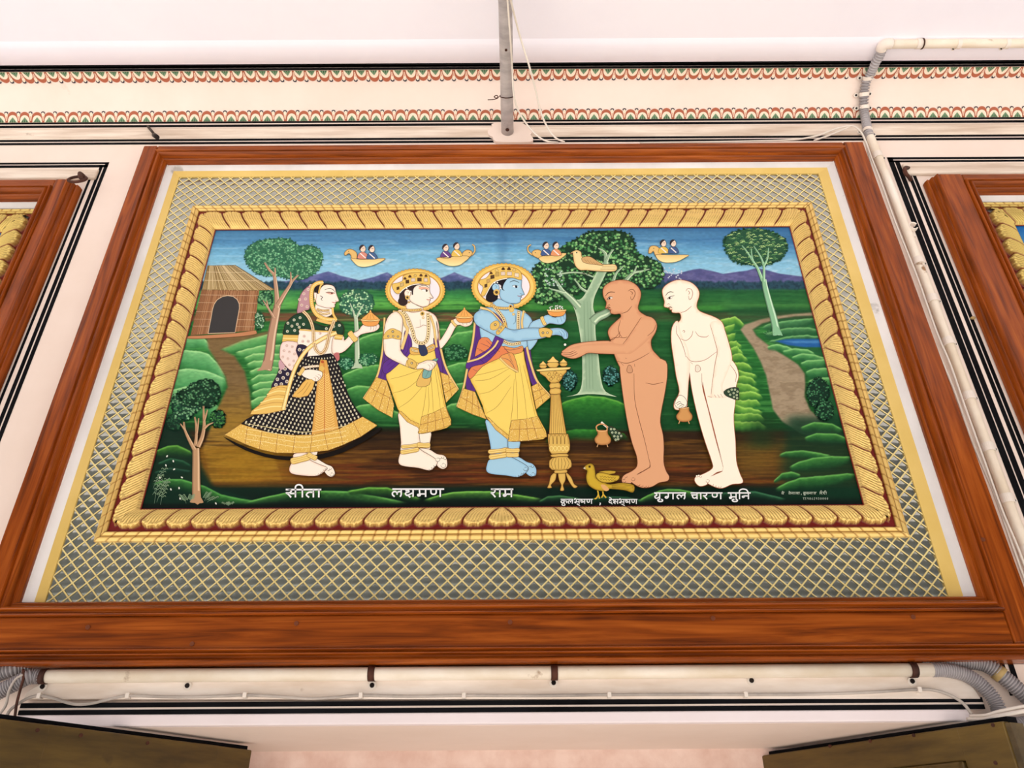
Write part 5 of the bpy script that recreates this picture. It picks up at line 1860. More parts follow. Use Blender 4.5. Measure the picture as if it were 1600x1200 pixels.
def foot_toes(p_, f, pts, r_, skin, ink):
    for x, y in pts:
        a, b = f([(x, y)])[0]
        p_.dot(a, b, r_ * 0.95, skin, n=10, same=False)
        p_.stroke([(a + r_ * math.cos(t), b + r_ * math.sin(t)) for t in [math.radians(g_) for g_ in (-25, 15, 55, 95, 135, 175)]], 0.6, ink, 3)
        if r_ > 2.4: p_.stroke([(a - r_ * 0.5, b - r_ * 0.2), (a, b - r_ * 0.7), (a + r_ * 0.6, b - r_ * 0.3)], 0.45, ink, 3)


def lidded_bowl(par, f, c, w, label=None, lid=True):
    x, y = c
    b = Pic()
    b.fill(f([(x - w * 0.42, y), (x - w * 0.3, y + w * 0.3), (x + w * 0.3, y + w * 0.3), (x + w * 0.42, y)]), (232, 160, 84), 3, line=(120, 70, 36), lw=0.5)
    if lid:
        b.fill(f([(x - w * 0.44, y - w * 0.02), (x - w * 0.2, y - w * 0.28), (x, y - w * 0.42), (x + w * 0.2, y - w * 0.28), (x + w * 0.44, y - w * 0.02)]), (236, 174, 92), 3, line=(120, 70, 36), lw=0.5)
        for k in (-0.2, 0, 0.2): b.stroke(f([(x + k * w, y - w * 0.05), (x + k * 0.5 * w, y - w * 0.3)]), 0.5, (180, 104, 50), 1, False)
        b.fill(f([(x - w * 0.06, y - w * 0.4), (x, y - w * 0.54), (x + w * 0.06, y - w * 0.4)]), (236, 180, 96), 2, line=(120, 70, 36), lw=0.4)
    b.stroke(f([(x - w * 0.5, y), (x, y + w * 0.05), (x + w * 0.5, y)]), 1.5, (250, 212, 140), 4, False)
    b.stroke(f([(x - w * 0.5, y + w * 0.05), (x, y + w * 0.1), (x + w * 0.5, y + w * 0.05)]), 0.5, (120, 70, 36), 4, False)
    if not lid:
        LAYER[0] += 1
        for k in range(26):
            b.dot(*f([(x + rp.uniform(-0.38, 0.38) * w, y - rp.uniform(0.02, 0.24) * w)])[0], 1.0, rp.choice([(236, 238, 230), (206, 214, 206), (250, 250, 244)]), n=6)
    return b.put('bowl' if lid else 'bowl_of_rice', par, label)


# ================= the woman
W2 = F(440, 430, 9.233)
SK, SKL = (252, 238, 222), (176, 120, 96)
pw = Pic()
pw.fill(W1([(480, 495), (620, 485), (580, 800), (545, 1035), (425, 1035), (440, 800)]), SK, 2)
# feet
pw.fill(W1([(30, 925), (160, 985), (320, 1030), (520, 1030), (690, 985), (880, 880), (890, 900), (700, 1010), (520, 1055), (320, 1050), (150, 1000)]), (18, 12, 8), 3)
pw.fill(W1([(500, 1020), (545, 1045), (600, 1078), (632, 1092), (648, 1128), (632, 1148), (606, 1140), (580, 1112), (520, 1080)]), SK, 3, line=INK, lw=0.7)
pw.fill(W1([(422, 1020), (415, 1055), (397, 1092), (398, 1120), (430, 1136), (540, 1144), (590, 1118), (604, 1096), (560, 1078), (505, 1050), (492, 1015)]), SK, 3, rim=((236, 196, 172), 2.5), line=INK, lw=0.7)
foot_toes(pw, W1, [(548, 1136), (562, 1128), (575, 1118), (588, 1107)], 1.7, SK, INK)
foot_toes(pw, W1, [(598, 1100), (612, 1108), (622, 1102)], 1.6, SK, INK)
foot_toes(pw, W1, [(630, 1133)], 3.2, SK, INK)
# arms, belly and neck
pw.fill(W1([(445, 335), (560, 345), (655, 345), (648, 390), (632, 440), (640, 480), (560, 500), (470, 500), (440, 450)]), SK, 3, rim=((240, 206, 190), 3))
pw.fill(W1([(640, 372), (695, 372), (700, 395), (735, 360), (775, 340), (800, 310), (850, 298), (888, 305), (892, 325), (866, 346), (800, 360), (772, 380), (705, 452), (655, 470), (630, 458)]), SK, 3, rim=((240, 204, 184), 2.5), line=INK, lw=0.7)
lines(pw, W1, [[(836, 306), (846, 326), (842, 340)], [(852, 304), (862, 322), (858, 340)], [(868, 304), (876, 320), (870, 336)]], 0.6, SKL)
pw.fill(W2([(500, 420), (640, 465), (720, 490), (725, 560), (650, 600), (530, 580), (490, 500)]), SK, 3)
# head
pw.fill(W2([(590, 150), (650, 132), (735, 148), (772, 188), (784, 240), (802, 300), (828, 366), (806, 382), (780, 390), (784, 408), (768, 420), (772, 450), (742, 470), (650, 472), (560, 448), (505, 420), (488, 330), (500, 260), (540, 190)]), SK, 3, rim=((240, 204, 186), 2.2), line=INK, lw=0.6)
pw.stroke(W2([(620, 212), (690, 190), (735, 205), (772, 242)]), 0.9, (40, 24, 20), 5)
pw.fill(W2([(636, 250), (690, 240), (745, 248), (768, 258), (720, 280), (668, 266)]), (226, 170, 150), 3)
pw.stroke(W2([(634, 250), (690, 243), (768, 260)]), 0.9, (50, 26, 20), 5)
pw.dot(*W2([(725, 261)])[0], 1.5, (96, 44, 30), 1.2, same=False)
pw.stroke(W2([(725, 388), (752, 394), (778, 398)]), 1.1, (186, 84, 70), 4)
pw.stroke(W2([(772, 360), (786, 372), (800, 368)]), 0.5, SKL, 4)
pw.stroke(W2([(552, 296), (575, 306), (588, 322), (570, 345), (590, 366)]), 1.0, (30, 20, 20), 5)
pw.fill(W2([(470, 250), (492, 228), (506, 262), (500, 330), (486, 360), (472, 320)]), SK, 3, line=SKL, lw=0.5)
woman = pw.put('painted_woman', painting, 'painted woman in a wide black and gold skirt holding up a lidded bowl')
# hair
p_ = Pic()
p_.fill(W2([(474, 250), (500, 178), (560, 122), (700, 124), (760, 160), (700, 140), (620, 142), (566, 190), (530, 270), (500, 250)]), (44, 30, 30), 3)
p_.put('hair', woman)
# navy shawl behind with circles, and its mauve part over the head
p_ = Pic()
nav = [(430, 430), (470, 418), (500, 440), (490, 490), (455, 530), (425, 560), (405, 600), (385, 648), (296, 660), (330, 580), (350, 520), (380, 545), (415, 552), (440, 510)]
p_.fill(W1(nav), (42, 34, 58), 3, line=INK, lw=0.6)
for x, y in ((452, 446), (478, 452), (470, 480), (345, 570), (372, 552), (330, 610), (362, 602), (386, 580), (322, 640), (352, 636), (382, 622), (415, 575)): p_.ringdot(*W1([(x, y)])[0], 2.7, (232, 222, 206), (70, 60, 80), (236, 206, 150))
p_.fill(W1([(336, 520), (350, 500), (372, 540), (345, 560)]), (204, 160, 168), 2)
p_.fill(W1([(640, 470), (668, 462), (672, 500), (650, 510)]), (190, 110, 110), 2)
p_.put('shawl', woman)
p_ = Pic()
p_.fill(W2([(565, 98), (450, 118), (345, 188), (272, 280), (240, 400), (226, 556), (330, 512), (404, 482), (428, 300), (480, 170)]), (190, 146, 152), 4, rim=((168, 118, 130), 3.0), line=INK, lw=0.6)
for x, y in ((384, 204), (320, 268), (258, 352), (345, 342), (290, 432), (368, 455), (420, 150)): p_.ringdot(*W2([(x, y)])[0], 2.3, (232, 216, 200), (170, 124, 130), (240, 214, 160))
p_.put('veil', woman)
# skirt
p_ = Pic()
sk_ = [(470, 490), (560, 478), (625, 466), (655, 500), (680, 560), (702, 640), (742, 735), (800, 816), (830, 838), (760, 870), (670, 885), (520, 920), (430, 920), (300, 910), (200, 880), (128, 856), (215, 800), (330, 770), (385, 700), (405, 620), (440, 560)]
p_.fill(W1(sk_), (28, 24, 28), 2)
LAYER[0] += 1
panel = [(568, 500), (602, 504), (628, 640), (668, 885), (660, 900), (590, 905), (518, 920), (534, 780), (550, 620), (560, 540)]
for i in range(34):
    rr = 300 + i * 21
    for k in range(-40, 44):
        th = math.radians(90) + (k + 0.5 * (i % 2)) * (22.5 / (rr if rr > 420 else 420))
        x, y = 575 + rr * math.cos(th) * 0.96, 195 + rr * math.sin(th)
        if inside((x, y), sk_) and not inside((x, y), panel):
            a, b = W1([(x, y)])[0]
            s_ = min(1.0, 0.62 + (y - 470) / 700)
            p_.dot(a, b, 1.45 * s_, (212, 204, 174), 2.3 * s_, 7, rot=th - math.pi / 2)
p_.fill(W1(panel), (222, 168, 84), 1, line=GDD, lw=0.6)
for i in range(24):
    q = 0.2 + 0.8 * i / 24
    y = 505 + 390 * q
    cx = 588 + (592 - 588) * q
    hw = 18 + 50 * q
    p_.stroke(W1([(cx - hw * 0.85, y - 6), (cx - hw * 0.45, y + 8), (cx - 2, y - 6)]), 0.8, (246, 214, 136), 2, False, same=i > 0)
    p_.stroke(W1([(cx + 2, y - 6), (cx + hw * 0.45, y + 8), (cx + hw * 0.85, y - 6)]), 0.8, (246, 214, 136), 2, False, same=True)
p_.stroke(W1([(586, 510), (590, 700), (588, 900)]), 0.8, (190, 84, 44), 3, False)
p_.put('skirt', woman)
p_ = Pic()
hem_t = [(45, 912), (128, 856), (200, 880), (300, 908), (430, 918), (520, 916), (600, 902), (668, 884), (740, 848), (800, 816), (878, 862)]
hem_b = [(878, 866), (790, 926), (690, 972), (610, 1002), (510, 1012), (410, 1017), (320, 1015), (230, 996), (152, 967), (42, 917)]
gold_hem(p_, W1(hem_t + hem_b), [W1(l_) for l_ in ([(165, 872), (152, 966)], [(245, 895), (230, 995)], [(332, 912), (320, 1014)], [(428, 918), (414, 1016)], [(522, 916), (510, 1011)], [(588, 905), (610, 1001)], [(672, 882), (692, 970)], [(748, 846), (790, 925)])],
         [W1([(x, 905 + k * 28 + (-abs(x - 470) * 0.16)) for x in range(150, 780, 70)]) for k in range(0, 4)])
p_.put('gold_hem', woman)
# blouse
p_ = Pic()
p_.fill(W1([(375, 300), (420, 256), (470, 244), (510, 285), (600, 318), (655, 285), (690, 308), (698, 335), (690, 366), (660, 362), (645, 345), (560, 340), (455, 332), (445, 368), (364, 366), (366, 330)]), (32, 66, 44), 3, rim=((20, 44, 30), 2), line=INK, lw=0.6)
for x, y in ((455, 270), (422, 282), (440, 306), (410, 316), (388, 300), (425, 340), (385, 345), (450, 322), (474, 306), (672, 312), (600, 330), (640, 318)): p_.ringdot(*W1([(x, y)])[0], 2.2, (228, 228, 206), (52, 86, 56), (236, 214, 150))
for pts in ([(362, 364), (446, 366), (440, 406), (356, 402)], [(648, 360), (692, 366), (686, 392), (644, 388)]):
    p_.fill(W1(pts), GD, 1, line=GDD, lw=0.6); p_.stroke(W1([((pts[0][0] + pts[3][0]) / 2, (pts[0][1] + pts[3][1]) / 2), ((pts[1][0] + pts[2][0]) / 2, (pts[1][1] + pts[2][1]) / 2)]), 1.6, GDL, 1, False)
p_.stroke(W1([(452, 336), (560, 344), (654, 348)]), 2.2, GD, 4, False)
p_.put('blouse', woman)
# dotted sheer sleeve arm in front, its hand and the long gold shawl border
p_ = Pic()
p_.fill(W1([(358, 404), (440, 406), (432, 450), (448, 500), (430, 552), (400, 560), (350, 505), (342, 470)]), (248, 222, 212), 3, rim=((236, 196, 184), 2.5), line=INK, lw=0.6)
for x, y in ((382, 424), (412, 430), (366, 452), (396, 458), (424, 470), (360, 486), (388, 496), (420, 508), (396, 530), (422, 536), (478, 372), (500, 400), (566, 356), (470, 400)): p_.ringdot(*W1([(x, y)])[0], 2.2, (206, 170, 150), (248, 226, 216), (150, 104, 90))
p_.fill(W1([(462, 568), (500, 555), (552, 560), (578, 572), (572, 602), (545, 622), (515, 612), (472, 594)]), SK, 3, line=INK, lw=0.7)
lines(p_, W1, [[(540, 590), (556, 600), (552, 616)], [(552, 582), (568, 590), (562, 606)], [(530, 598), (542, 606), (538, 620)]], 0.6, SKL)
p_.put('left_arm', woman)
p_ = Pic()
p_.fill(W1([(302, 655), (384, 644), (378, 700), (364, 780), (180, 804), (225, 755), (270, 705)]), (232, 192, 104), 2, line=GDD, lw=0.7)
for k in range(6):
    q = (k + 0.6) / 6.5
    p_.stroke(W1([(300 - 115 * q, 658 + 145 * q), (345 - 60 * q, 640 + 140 * q), (384 - 16 * q, 646 + 132 * q)]), 1.6 if k % 2 else 0.8, (250, 224, 150) if k % 2 else (196, 140, 70), 4, False)
bead_ribbon(p_, W1([(656, 352), (582, 384), (504, 436), (446, 512), (410, 596), (384, 690), (362, 778)]), 5.2, 60, (240, 206, 124), (252, 232, 170))
p_.fill(W1([(488, 612), (536, 622), (498, 700), (412, 706), (450, 655)]), (232, 186, 96), 2, line=GDD, lw=0.7)
lines(p_, W1, [[(498, 625), (470, 665), (440, 690)], [(515, 628), (490, 668), (470, 695)]], 0.6, (150, 80, 40))
p_.put('gold_shawl_end', woman)
# jewellery
p_ = Pic()
p_.stroke(W2([(600, 108), (520, 114), (450, 170), (428, 290), (440, 440), (500, 560), (600, 622), (700, 640), (795, 640)]), 6.6, GDD, 6, False)
p_.stroke(W2([(600, 108), (520, 114), (450, 170), (428, 290), (440, 440), (500, 560), (600, 622), (700, 640), (795, 640)]), 5.6, (236, 196, 104), 6, False)
LAYER[0] += 1
for q in catmull([Vector(a) for a in W2([(600, 108), (520, 114), (450, 170), (428, 290), (440, 440), (500, 560), (600, 622), (700, 640), (795, 640)])], 5): p_.dot(q.x, q.y, 0.8, (252, 234, 176), n=6)
p_.stroke(W2([(735, 470), (745, 560), (790, 640)]), 3.4, (236, 196, 104), 4, False)
p_.stroke(W2([(535, 262), (556, 170), (592, 112)]), 2.4, GD, 4, False)
p_.stroke(W2([(505, 640), (600, 670), (690, 690), (770, 690)]), 4.2, (230, 190, 110), 4, False)
bead_ribbon(p_, W2([(505, 490), (590, 510), (690, 505)]), 2.2, 9, (236, 206, 140), (110, 60, 50))
bead_ribbon(p_, W2([(515, 530), (600, 560), (700, 545)]), 2.2, 9, (244, 222, 170), (180, 130, 80))
bead_ribbon(p_, W2([(310, 520), (380, 590), (430, 690), (455, 800), (462, 960)]), 4.2, 22, (240, 220, 176), (176, 128, 80))
bead_ribbon(p_, W2([(760, 650), (730, 730), (690, 830), (665, 960), (630, 1070), (570, 1130), (500, 1080), (470, 980)]), 4.2, 34, (240, 220, 176), (176, 128, 80))
bead_ribbon(p_, W1([(466, 548), (510, 540), (556, 536)]), 3.0, 10, (250, 240, 220), (206, 170, 120))
p_.dot(*W1([(575, 550)])[0], 4, GD, n=10, same=False); p_.dot(*W1([(578, 513)])[0], 2.4, (190, 90, 50), n=8, same=False)
for x, y in ((478, 340), (474, 372), (494, 430)): p_.dot(*W2([(x, y)])[0], 1.2, GDL, same=False)
p_.put('jewellery', woman)
for a_, b_, w_, n_ in (((728, 350), (764, 396), 7.5, 4), ((448, 585), (474, 548), 5, 3), ((408, 1062), (506, 1036), 9, 3), ((498, 1022), (545, 1046), 7, 3)):
    p_ = Pic()
    bands(p_, W1([a_])[0], W1([b_])[0], w_, n_)
    p_.put('bangle', woman)
lidded_bowl(woman, W1, (843, 282), 104)


# ================= the two princes
def halo(par, f, c, R, r_):
    p = Pic()
    n = 96
    pts = [(c[0] + R[0] * (1.0 if k % 2 else 0.965) * math.cos(k * math.tau / n), c[1] + R[1] * (1.0 if k % 2 else 0.965) * math.sin(k * math.tau / n)) for k in range(n)]
    p.fill(f(pts), (226, 180, 84), 1, line=(120, 80, 36), lw=0.5)
    p.fill(f([(c[0] + R[0] * 0.90 * math.cos(k * math.tau / 40), c[1] + R[1] * 0.90 * math.sin(k * math.tau / 40)) for k in range(40)]), (240, 204, 112), 1)
    p.fill(f([(c[0] + (r_[0] + 6) * math.cos(k * math.tau / 40), c[1] + (r_[1] + 6) * math.sin(k * math.tau / 40)) for k in range(40)]), (206, 152, 66), 1)
    p.fill(f([(c[0] + r_[0] * math.cos(k * math.tau / 40), c[1] + r_[1] * math.sin(k * math.tau / 40)) for k in range(40)]), (240, 234, 238), 1)
    return p.put('halo', par)


def prince(label, f, g, skin, skl, rim, P):
    """f: body sketch, g: head sketch; P holds the drawn outlines"""
    b0 = LAYER[0]
    LAYER[0] = b0 + 14
    body = Pic()
    body.fill(f(P['hidden_legs']), skin, 2)
    for key in ('leg_b', 'leg_a', 'foot_b', 'foot_a', 'torso', 'arm_far', 'neck', 'face'):
        if key in P:
            ff = g if key in ('neck', 'face') else f
            body.fill(ff(P[key]), skin, 3, rim=(rim, 2.6), line=INK if key not in ('torso', 'neck') else skl, lw=0.7)
    for pts, r_ in P['toes']: foot_toes(body, f, pts, r_, skin, INK)
    lines(body, f, P['body_lines'], 0.7, skl)
    for pts, w, c in P['face_lines']: body.stroke(g(pts), w, c, 5)
    for pts, c in P['face_fills']: body.fill(g(pts), c, 3)
    o = body.put('painted_man', painting, label)
    top = LAYER[0]
    LAYER[0] = b0
    halo(o, f, *P['halo'])
    p = Pic()
    for pts, c in P['cape']: p.fill(f(pts), c, 3, line=INK, lw=0.6)
    lines(p, f, P['cape_folds'], 0.6, (58, 34, 84))
    for pts, w in P['cape_borders']: p.stroke(f(pts), w + 0.8, GDD, 5, False); p.stroke(f(pts), w, (232, 200, 128), 5, False)
    p.put('cape', o)
    for outl, ls in P['cape_ends']:
        p = Pic()
        gold_hem(p, f(outl), [f(l_) for l_ in ls])
        p.put('cape_hem', o)
    LAYER[0] = top + 1
    p = Pic()
    for pts, c in P['hair']: p.fill(g(pts), c, 3)
    p.put('hair', o)
    p = Pic()
    p.fill(f(P['dhoti']), (244, 214, 108), 3, rim=((232, 190, 82), 3.5), line=(120, 84, 40), lw=0.7)
    lines(p, f, P['dhoti_folds'], 0.6, (170, 120, 56))
    p.put('dhoti', o)
    p = Pic()
    for outl, ls in P['dhoti_hems']: gold_hem(p, f(outl), [f(l_) for l_ in ls])
    p.put('dhoti_hem', o)
    p = Pic()
    for pts, c in P['sash']: p.fill(f(pts), c, 3, line=INK, lw=0.6)
    lines(p, f, P['sash_folds'], 0.6, (58, 30, 80))
    for pts, w in P['sash_borders']: p.stroke(f(pts), w + 0.8, GDD, 5, False); p.stroke(f(pts), w, (236, 204, 132), 5, False)
    p.put('sash', o)
    p = Pic()
    for pts, w, n in P['beads']: bead_ribbon(p, f(pts), w, n, (240, 222, 170), (120, 84, 46))
    for pts in P['collar']: bead_ribbon(p, g(pts), 3.0, 12, (234, 200, 120), (150, 100, 50))
    for x, y, r_, c in P['pendants']: p.dot(*g([(x, y)])[0], r_, GD, n=10, same=False); p.dot(*g([(x, y)])[0], r_ * 0.55, c, n=8, same=False)
    p.put('necklace', o)
    p = Pic()
    for pts in P['arm_near']: p.fill(f(pts), skin, 3, rim=(rim, 2.6), line=INK, lw=0.7)
    lines(p, f, P['hand_lines'], 0.6, skl)
    p.put('front_arm', o)
    for a, b_, w, n in P['bands']:
        p = Pic()
        bands(p, f([a])[0], f([b_])[0], w, n)
        p.put('bangle', o)
    gems = list(P['armlet_gems'])
    for pts in P['armlets']:
        p = Pic()
        p.fill(f(pts), GD, 2, line=GDD, lw=0.6)
        for x, y, r_ in [g_ for g_ in gems if inside(g_[:2], pts)]: p.dot(*f([(x, y)])[0], r_, (70, 56, 40), n=6, same=False); p.dot(*f([(x, y)])[0], r_ * 0.5, (236, 226, 200), n=6, same=False)
        p.put('armlet', o)
    p = Pic()
    p.fill(g(P['crown']), (232, 194, 100), 3, line=GDD, lw=0.7)
    for x, y, w, h, c, rot in P['gems']:
        p.fill(g([(x - w, y - h), (x + w, y - h - rot), (x + w, y + h - rot), (x - w, y + h)]), c, 1, line=(96, 66, 30), lw=0.5)
    for x, y, w, c in P['peaks']: p.fill(g([(x - w, y + w * 0.7), (x - w * 0.7, y - w * 0.3), (x, y - w), (x + w * 0.7, y - w * 0.3), (x + w, y + w * 0.7)]), c, 2, line=GDD, lw=0.5)
    p.stroke(g(P['crown_pearls']), 1.2, (250, 244, 230), 5, False)
    p.put('crown', o)
    p = Pic()
    x, y, rx, ry = P['ear']
    p.fill(g([(x + rx * math.cos(k * math.tau / 10), y + ry * math.sin(k * math.tau / 10)) for k in range(10)]), skin, 2, line=skl, lw=0.7)
    p.stroke(g([(x - rx * 0.3, y - ry * 0.4), (x + rx * 0.3, y - ry * 0.3), (x, y + ry * 0.3)]), 0.6, skl, 4)
    for x, y, r_ in P['earring']: p.dot(*g([(x, y)])[0], r_, GD, n=10, same=False); p.dot(*g([(x, y)])[0], r_ * 0.5, (80, 60, 40), n=8, same=False)
    for x, y in P['pearls']: p.dot(*g([(x, y)])[0], 1.2, (250, 246, 240), n=8, same=False)
    p.put('ear_and_earring', o)
    return o


L2 = F(590, 410, 10.0)
CREAM, CRL, CRR = (250, 240, 222), (170, 120, 92), (236, 206, 182)
GEM, WHG = (84, 58, 38), (226, 206, 190)
man = prince('painted man in yellow cloth and purple shawl with pale skin, second from the left', L1, L2, CREAM, CRL, CRR, dict(
    halo=((304, 184), (163, 118), (132, 90)),
    hidden_legs=[(290, 505), (400, 500), (380, 960), (330, 955), (250, 850), (240, 700)],
    leg_a=[(218, 835), (322, 910), (326, 960), (324, 1030), (232, 1050), (228, 1000), (222, 920)],
    leg_b=[(325, 930), (388, 940), (384, 1000), (380, 1040), (318, 1040), (322, 980)],
    foot_a=[(236, 1048), (216, 1082), (218, 1114), (250, 1128), (320, 1136), (382, 1150), (412, 1128), (424, 1104), (404, 1080), (345, 1046), (316, 1030)],
    foot_b=[(322, 1030), (376, 1034), (420, 1060), (458, 1068), (474, 1090), (476, 1126), (455, 1142), (426, 1130), (400, 1090), (350, 1050)],
    toes=[([(385, 1140), (398, 1130), (410, 1120)], 2.2), ([(425, 1090)], 3.4), ([(455, 1120)], 4.0), ([(438, 1080), (452, 1078), (464, 1084)], 2.0)],
    torso=[(205, 300), (260, 288), (345, 290), (400, 310), (425, 345), (432, 410), (405, 490), (340, 515), (280, 510), (228, 490), (222, 400)],
    arm_far=[(418, 350), (432, 420), (436, 452), (470, 400), (498, 350), (530, 332), (570, 348), (600, 330), (614, 335), (606, 366), (572, 380), (530, 372), (492, 438), (452, 490), (436, 492), (428, 440)],
    neck=[(440, 670), (520, 610), (690, 690), (700, 745), (600, 780), (490, 770)],
    face=[(640, 350), (800, 345), (815, 420), (825, 480), (868, 548), (858, 562), (822, 570), (828, 592), (812, 606), (814, 640), (780, 682), (700, 702), (600, 662), (520, 612), (480, 540), (500, 440), (560, 390)],
    body_lines=[[(305, 385), (330, 380), (350, 370), (385, 384)], [(330, 340), (332, 382)], [(268, 420), (300, 425)], [(555, 352), (562, 372)], [(575, 345), (582, 370)], [(592, 338), (598, 362)]],
    face_lines=[([(645, 378), (720, 360), (770, 372), (804, 402)], 0.9, (50, 30, 24)), ([(680, 430), (735, 416), (790, 440)], 1.0, (40, 24, 20)), ([(765, 576), (790, 585), (818, 584)], 1.2, (190, 100, 84)), ([(800, 545), (822, 548), (845, 560)], 0.6, CRL), ([(610, 660), (690, 690), (770, 680)], 0.6, CRL)],
    face_fills=[([(640, 395), (720, 378), (796, 404), (790, 428), (730, 412), (670, 424)], (236, 178, 150)), ([(690, 430), (740, 422), (786, 442), (745, 458)], (250, 244, 236)), ([(752, 428), (776, 430), (778, 456), (756, 458)], (74, 56, 30))],
    hair=[([(335, 560), (345, 490), (400, 420), (480, 370), (640, 340), (580, 385), (556, 440), (552, 505), (535, 500), (528, 455), (480, 425), (430, 440), (420, 510), (455, 570), (470, 610), (455, 655), (400, 680), (335, 655), (318, 600)], (52, 38, 38))],
    cape=[([(200, 300), (160, 330), (138, 430), (128, 560), (100, 660), (150, 672), (190, 600), (232, 520), (250, 400), (230, 320)], (92, 54, 132)), ([(385, 320), (420, 330), (445, 480), (470, 600), (500, 660), (440, 630), (425, 560), (402, 470)], (92, 54, 132))],
    cape_folds=[[(150, 470), (135, 580), (118, 655)], [(170, 520), (150, 600), (135, 660)], [(420, 500), (435, 580), (450, 625)]],
    cape_borders=[([(140, 330), (136, 430), (124, 540), (98, 650), (28, 764)], 2.6), ([(395, 312), (425, 380), (438, 480), (470, 600), (534, 716)], 2.8)],
    cape_ends=[([(96, 650), (150, 668), (168, 720), (190, 795), (182, 866), (105, 825), (28, 765)], [[(60, 705), (185, 770)], [(128, 662), (70, 790)], [(150, 690), (110, 826)], [(172, 740), (148, 848)]]),
               ([(440, 622), (482, 640), (534, 718), (470, 786), (452, 690)], [[(452, 690), (505, 675)], [(462, 735), (520, 700)], [(482, 640), (500, 752)]])],
    dhoti=[(280, 520), (345, 510), (405, 498), (418, 540), (440, 640), (456, 740), (472, 815), (496, 905), (400, 940), (322, 952), (320, 916), (225, 840), (196, 780), (165, 690), (148, 640), (180, 590), (230, 560)],
    dhoti_folds=[[(365, 690), (352, 800), (322, 945)], [(360, 600), (250, 640), (170, 660)], [(350, 640), (260, 710), (185, 735)], [(352, 690), (280, 770), (215, 815)], [(385, 600), (395, 720), (402, 840)], [(405, 580), (425, 700), (440, 820)], [(418, 600), (445, 720), (462, 806)], [(375, 700), (378, 800), (372, 850)]],
    dhoti_hems=[([(338, 862), (400, 840), (468, 806), (482, 850), (496, 905), (400, 940), (322, 952)], [[(375, 850), (368, 945)], [(410, 838), (415, 934)], [(440, 824), (460, 918)], [(330, 905), (488, 862)]]), ([(214, 835), (228, 832), (280, 880), (326, 900), (322, 920), (262, 890)], [])],
    sash=[([(250, 400), (285, 450), (278, 520), (220, 575), (150, 632), (126, 600), (150, 560), (215, 530), (240, 470)], (94, 52, 138)), ([(402, 440), (430, 500), (448, 580), (452, 625), (435, 610), (415, 540)], (94, 52, 138)), ([(280, 488), (345, 498), (402, 470), (408, 505), (345, 525), (282, 528)], (226, 178, 90)), ([(322, 478), (352, 472), (372, 522), (336, 534)], (50, 60, 90)),
          ([(345, 612), (385, 608), (380, 690), (310, 694)], (226, 184, 100)), ([(352, 606), (392, 560), (428, 548), (422, 562), (398, 600), (384, 650), (344, 652)], (120, 170, 164))],
    sash_folds=[[(260, 430), (240, 510), (150, 590)], [(270, 450), (255, 525), (160, 610)], [(360, 650), (400, 570)], [(345, 500), (352, 530)]],
    sash_borders=[([(185, 300), (232, 312), (252, 370), (262, 400), (232, 500)], 4.2), ([(385, 318), (405, 380), (412, 440), (420, 490)], 3.0)],
    beads=[([(232, 292), (262, 330), (290, 400), (304, 450), (336, 468), (366, 452), (376, 390), (372, 305)], 4.4, 30), ([(284, 498), (300, 508), (320, 510)], 3, 5), ([(372, 498), (390, 492), (404, 486)], 3, 5)],
    collar=[[(380, 735), (500, 748), (640, 742), (690, 730)]],
    pendants=[(700, 800, 3.6, (110, 90, 40)), (712, 862, 2.0, (230, 220, 200))],
    arm_near=[[(205, 298), (165, 318), (142, 370), (134, 450), (140, 520), (170, 550), (230, 580), (300, 606), (345, 604), (382, 616), (410, 592), (418, 566), (370, 558), (318, 576), (285, 560), (228, 508), (232, 420), (238, 340)]],
    hand_lines=[[(385, 575), (398, 588), (392, 606)], [(372, 580), (384, 594), (378, 612)], [(398, 568), (410, 578), (404, 596)], [(345, 575), (365, 572)]],
    bands=[((270, 560), (262, 592), 5, 2), ((316, 574), (304, 606), 4, 2), ((500, 345), (524, 375), 3.6, 2), ((234, 1022), (322, 1012), 5, 2), ((230, 1052), (320, 1036), 6, 2), ((318, 1012), (382, 1014), 7, 3)],
    armlets=[[(138, 420), (160, 396), (185, 388), (210, 398), (230, 410), (226, 448), (180, 440), (136, 446)], [(262, 562), (276, 550), (300, 562), (312, 580), (300, 602), (270, 590)]],
    armlet_gems=[(184, 405, 2.2), (160, 430, 1.8), (186, 430, 1.8), (212, 432, 1.8), (286, 574, 2)],
    crown=[(228, 385), (240, 335), (320, 318), (390, 285), (398, 215), (470, 180), (560, 160), (690, 160), (785, 185), (818, 258), (808, 350), (640, 328), (500, 362), (390, 436), (330, 490), (272, 468)],
    gems=[(318, 410, 20, 22, GEM, 12), (380, 355, 26, 26, (206, 176, 120), 14), (465, 305, 26, 26, GEM, 8), (555, 276, 32, 26, WHG, 4), (654, 268, 32, 26, GEM, 0), (752, 272, 28, 28, WHG, -4)],
    peaks=[(428, 250, 22, GEM), (505, 218, 24, GEM), (588, 204, 22, (214, 184, 110)), (678, 200, 24, GEM), (756, 208, 22, GEM)],
    crown_pearls=[(345, 480), (400, 425), (480, 375), (560, 348), (650, 335)],
    ear=(468, 482, 50, 58), earring=[(466, 548, 3.6), (490, 620, 1.6)], pearls=[(456, 404), (520, 452)]))
lidded_bowl(man, L1, (568, 326), 96)
LAYER[0] += 2

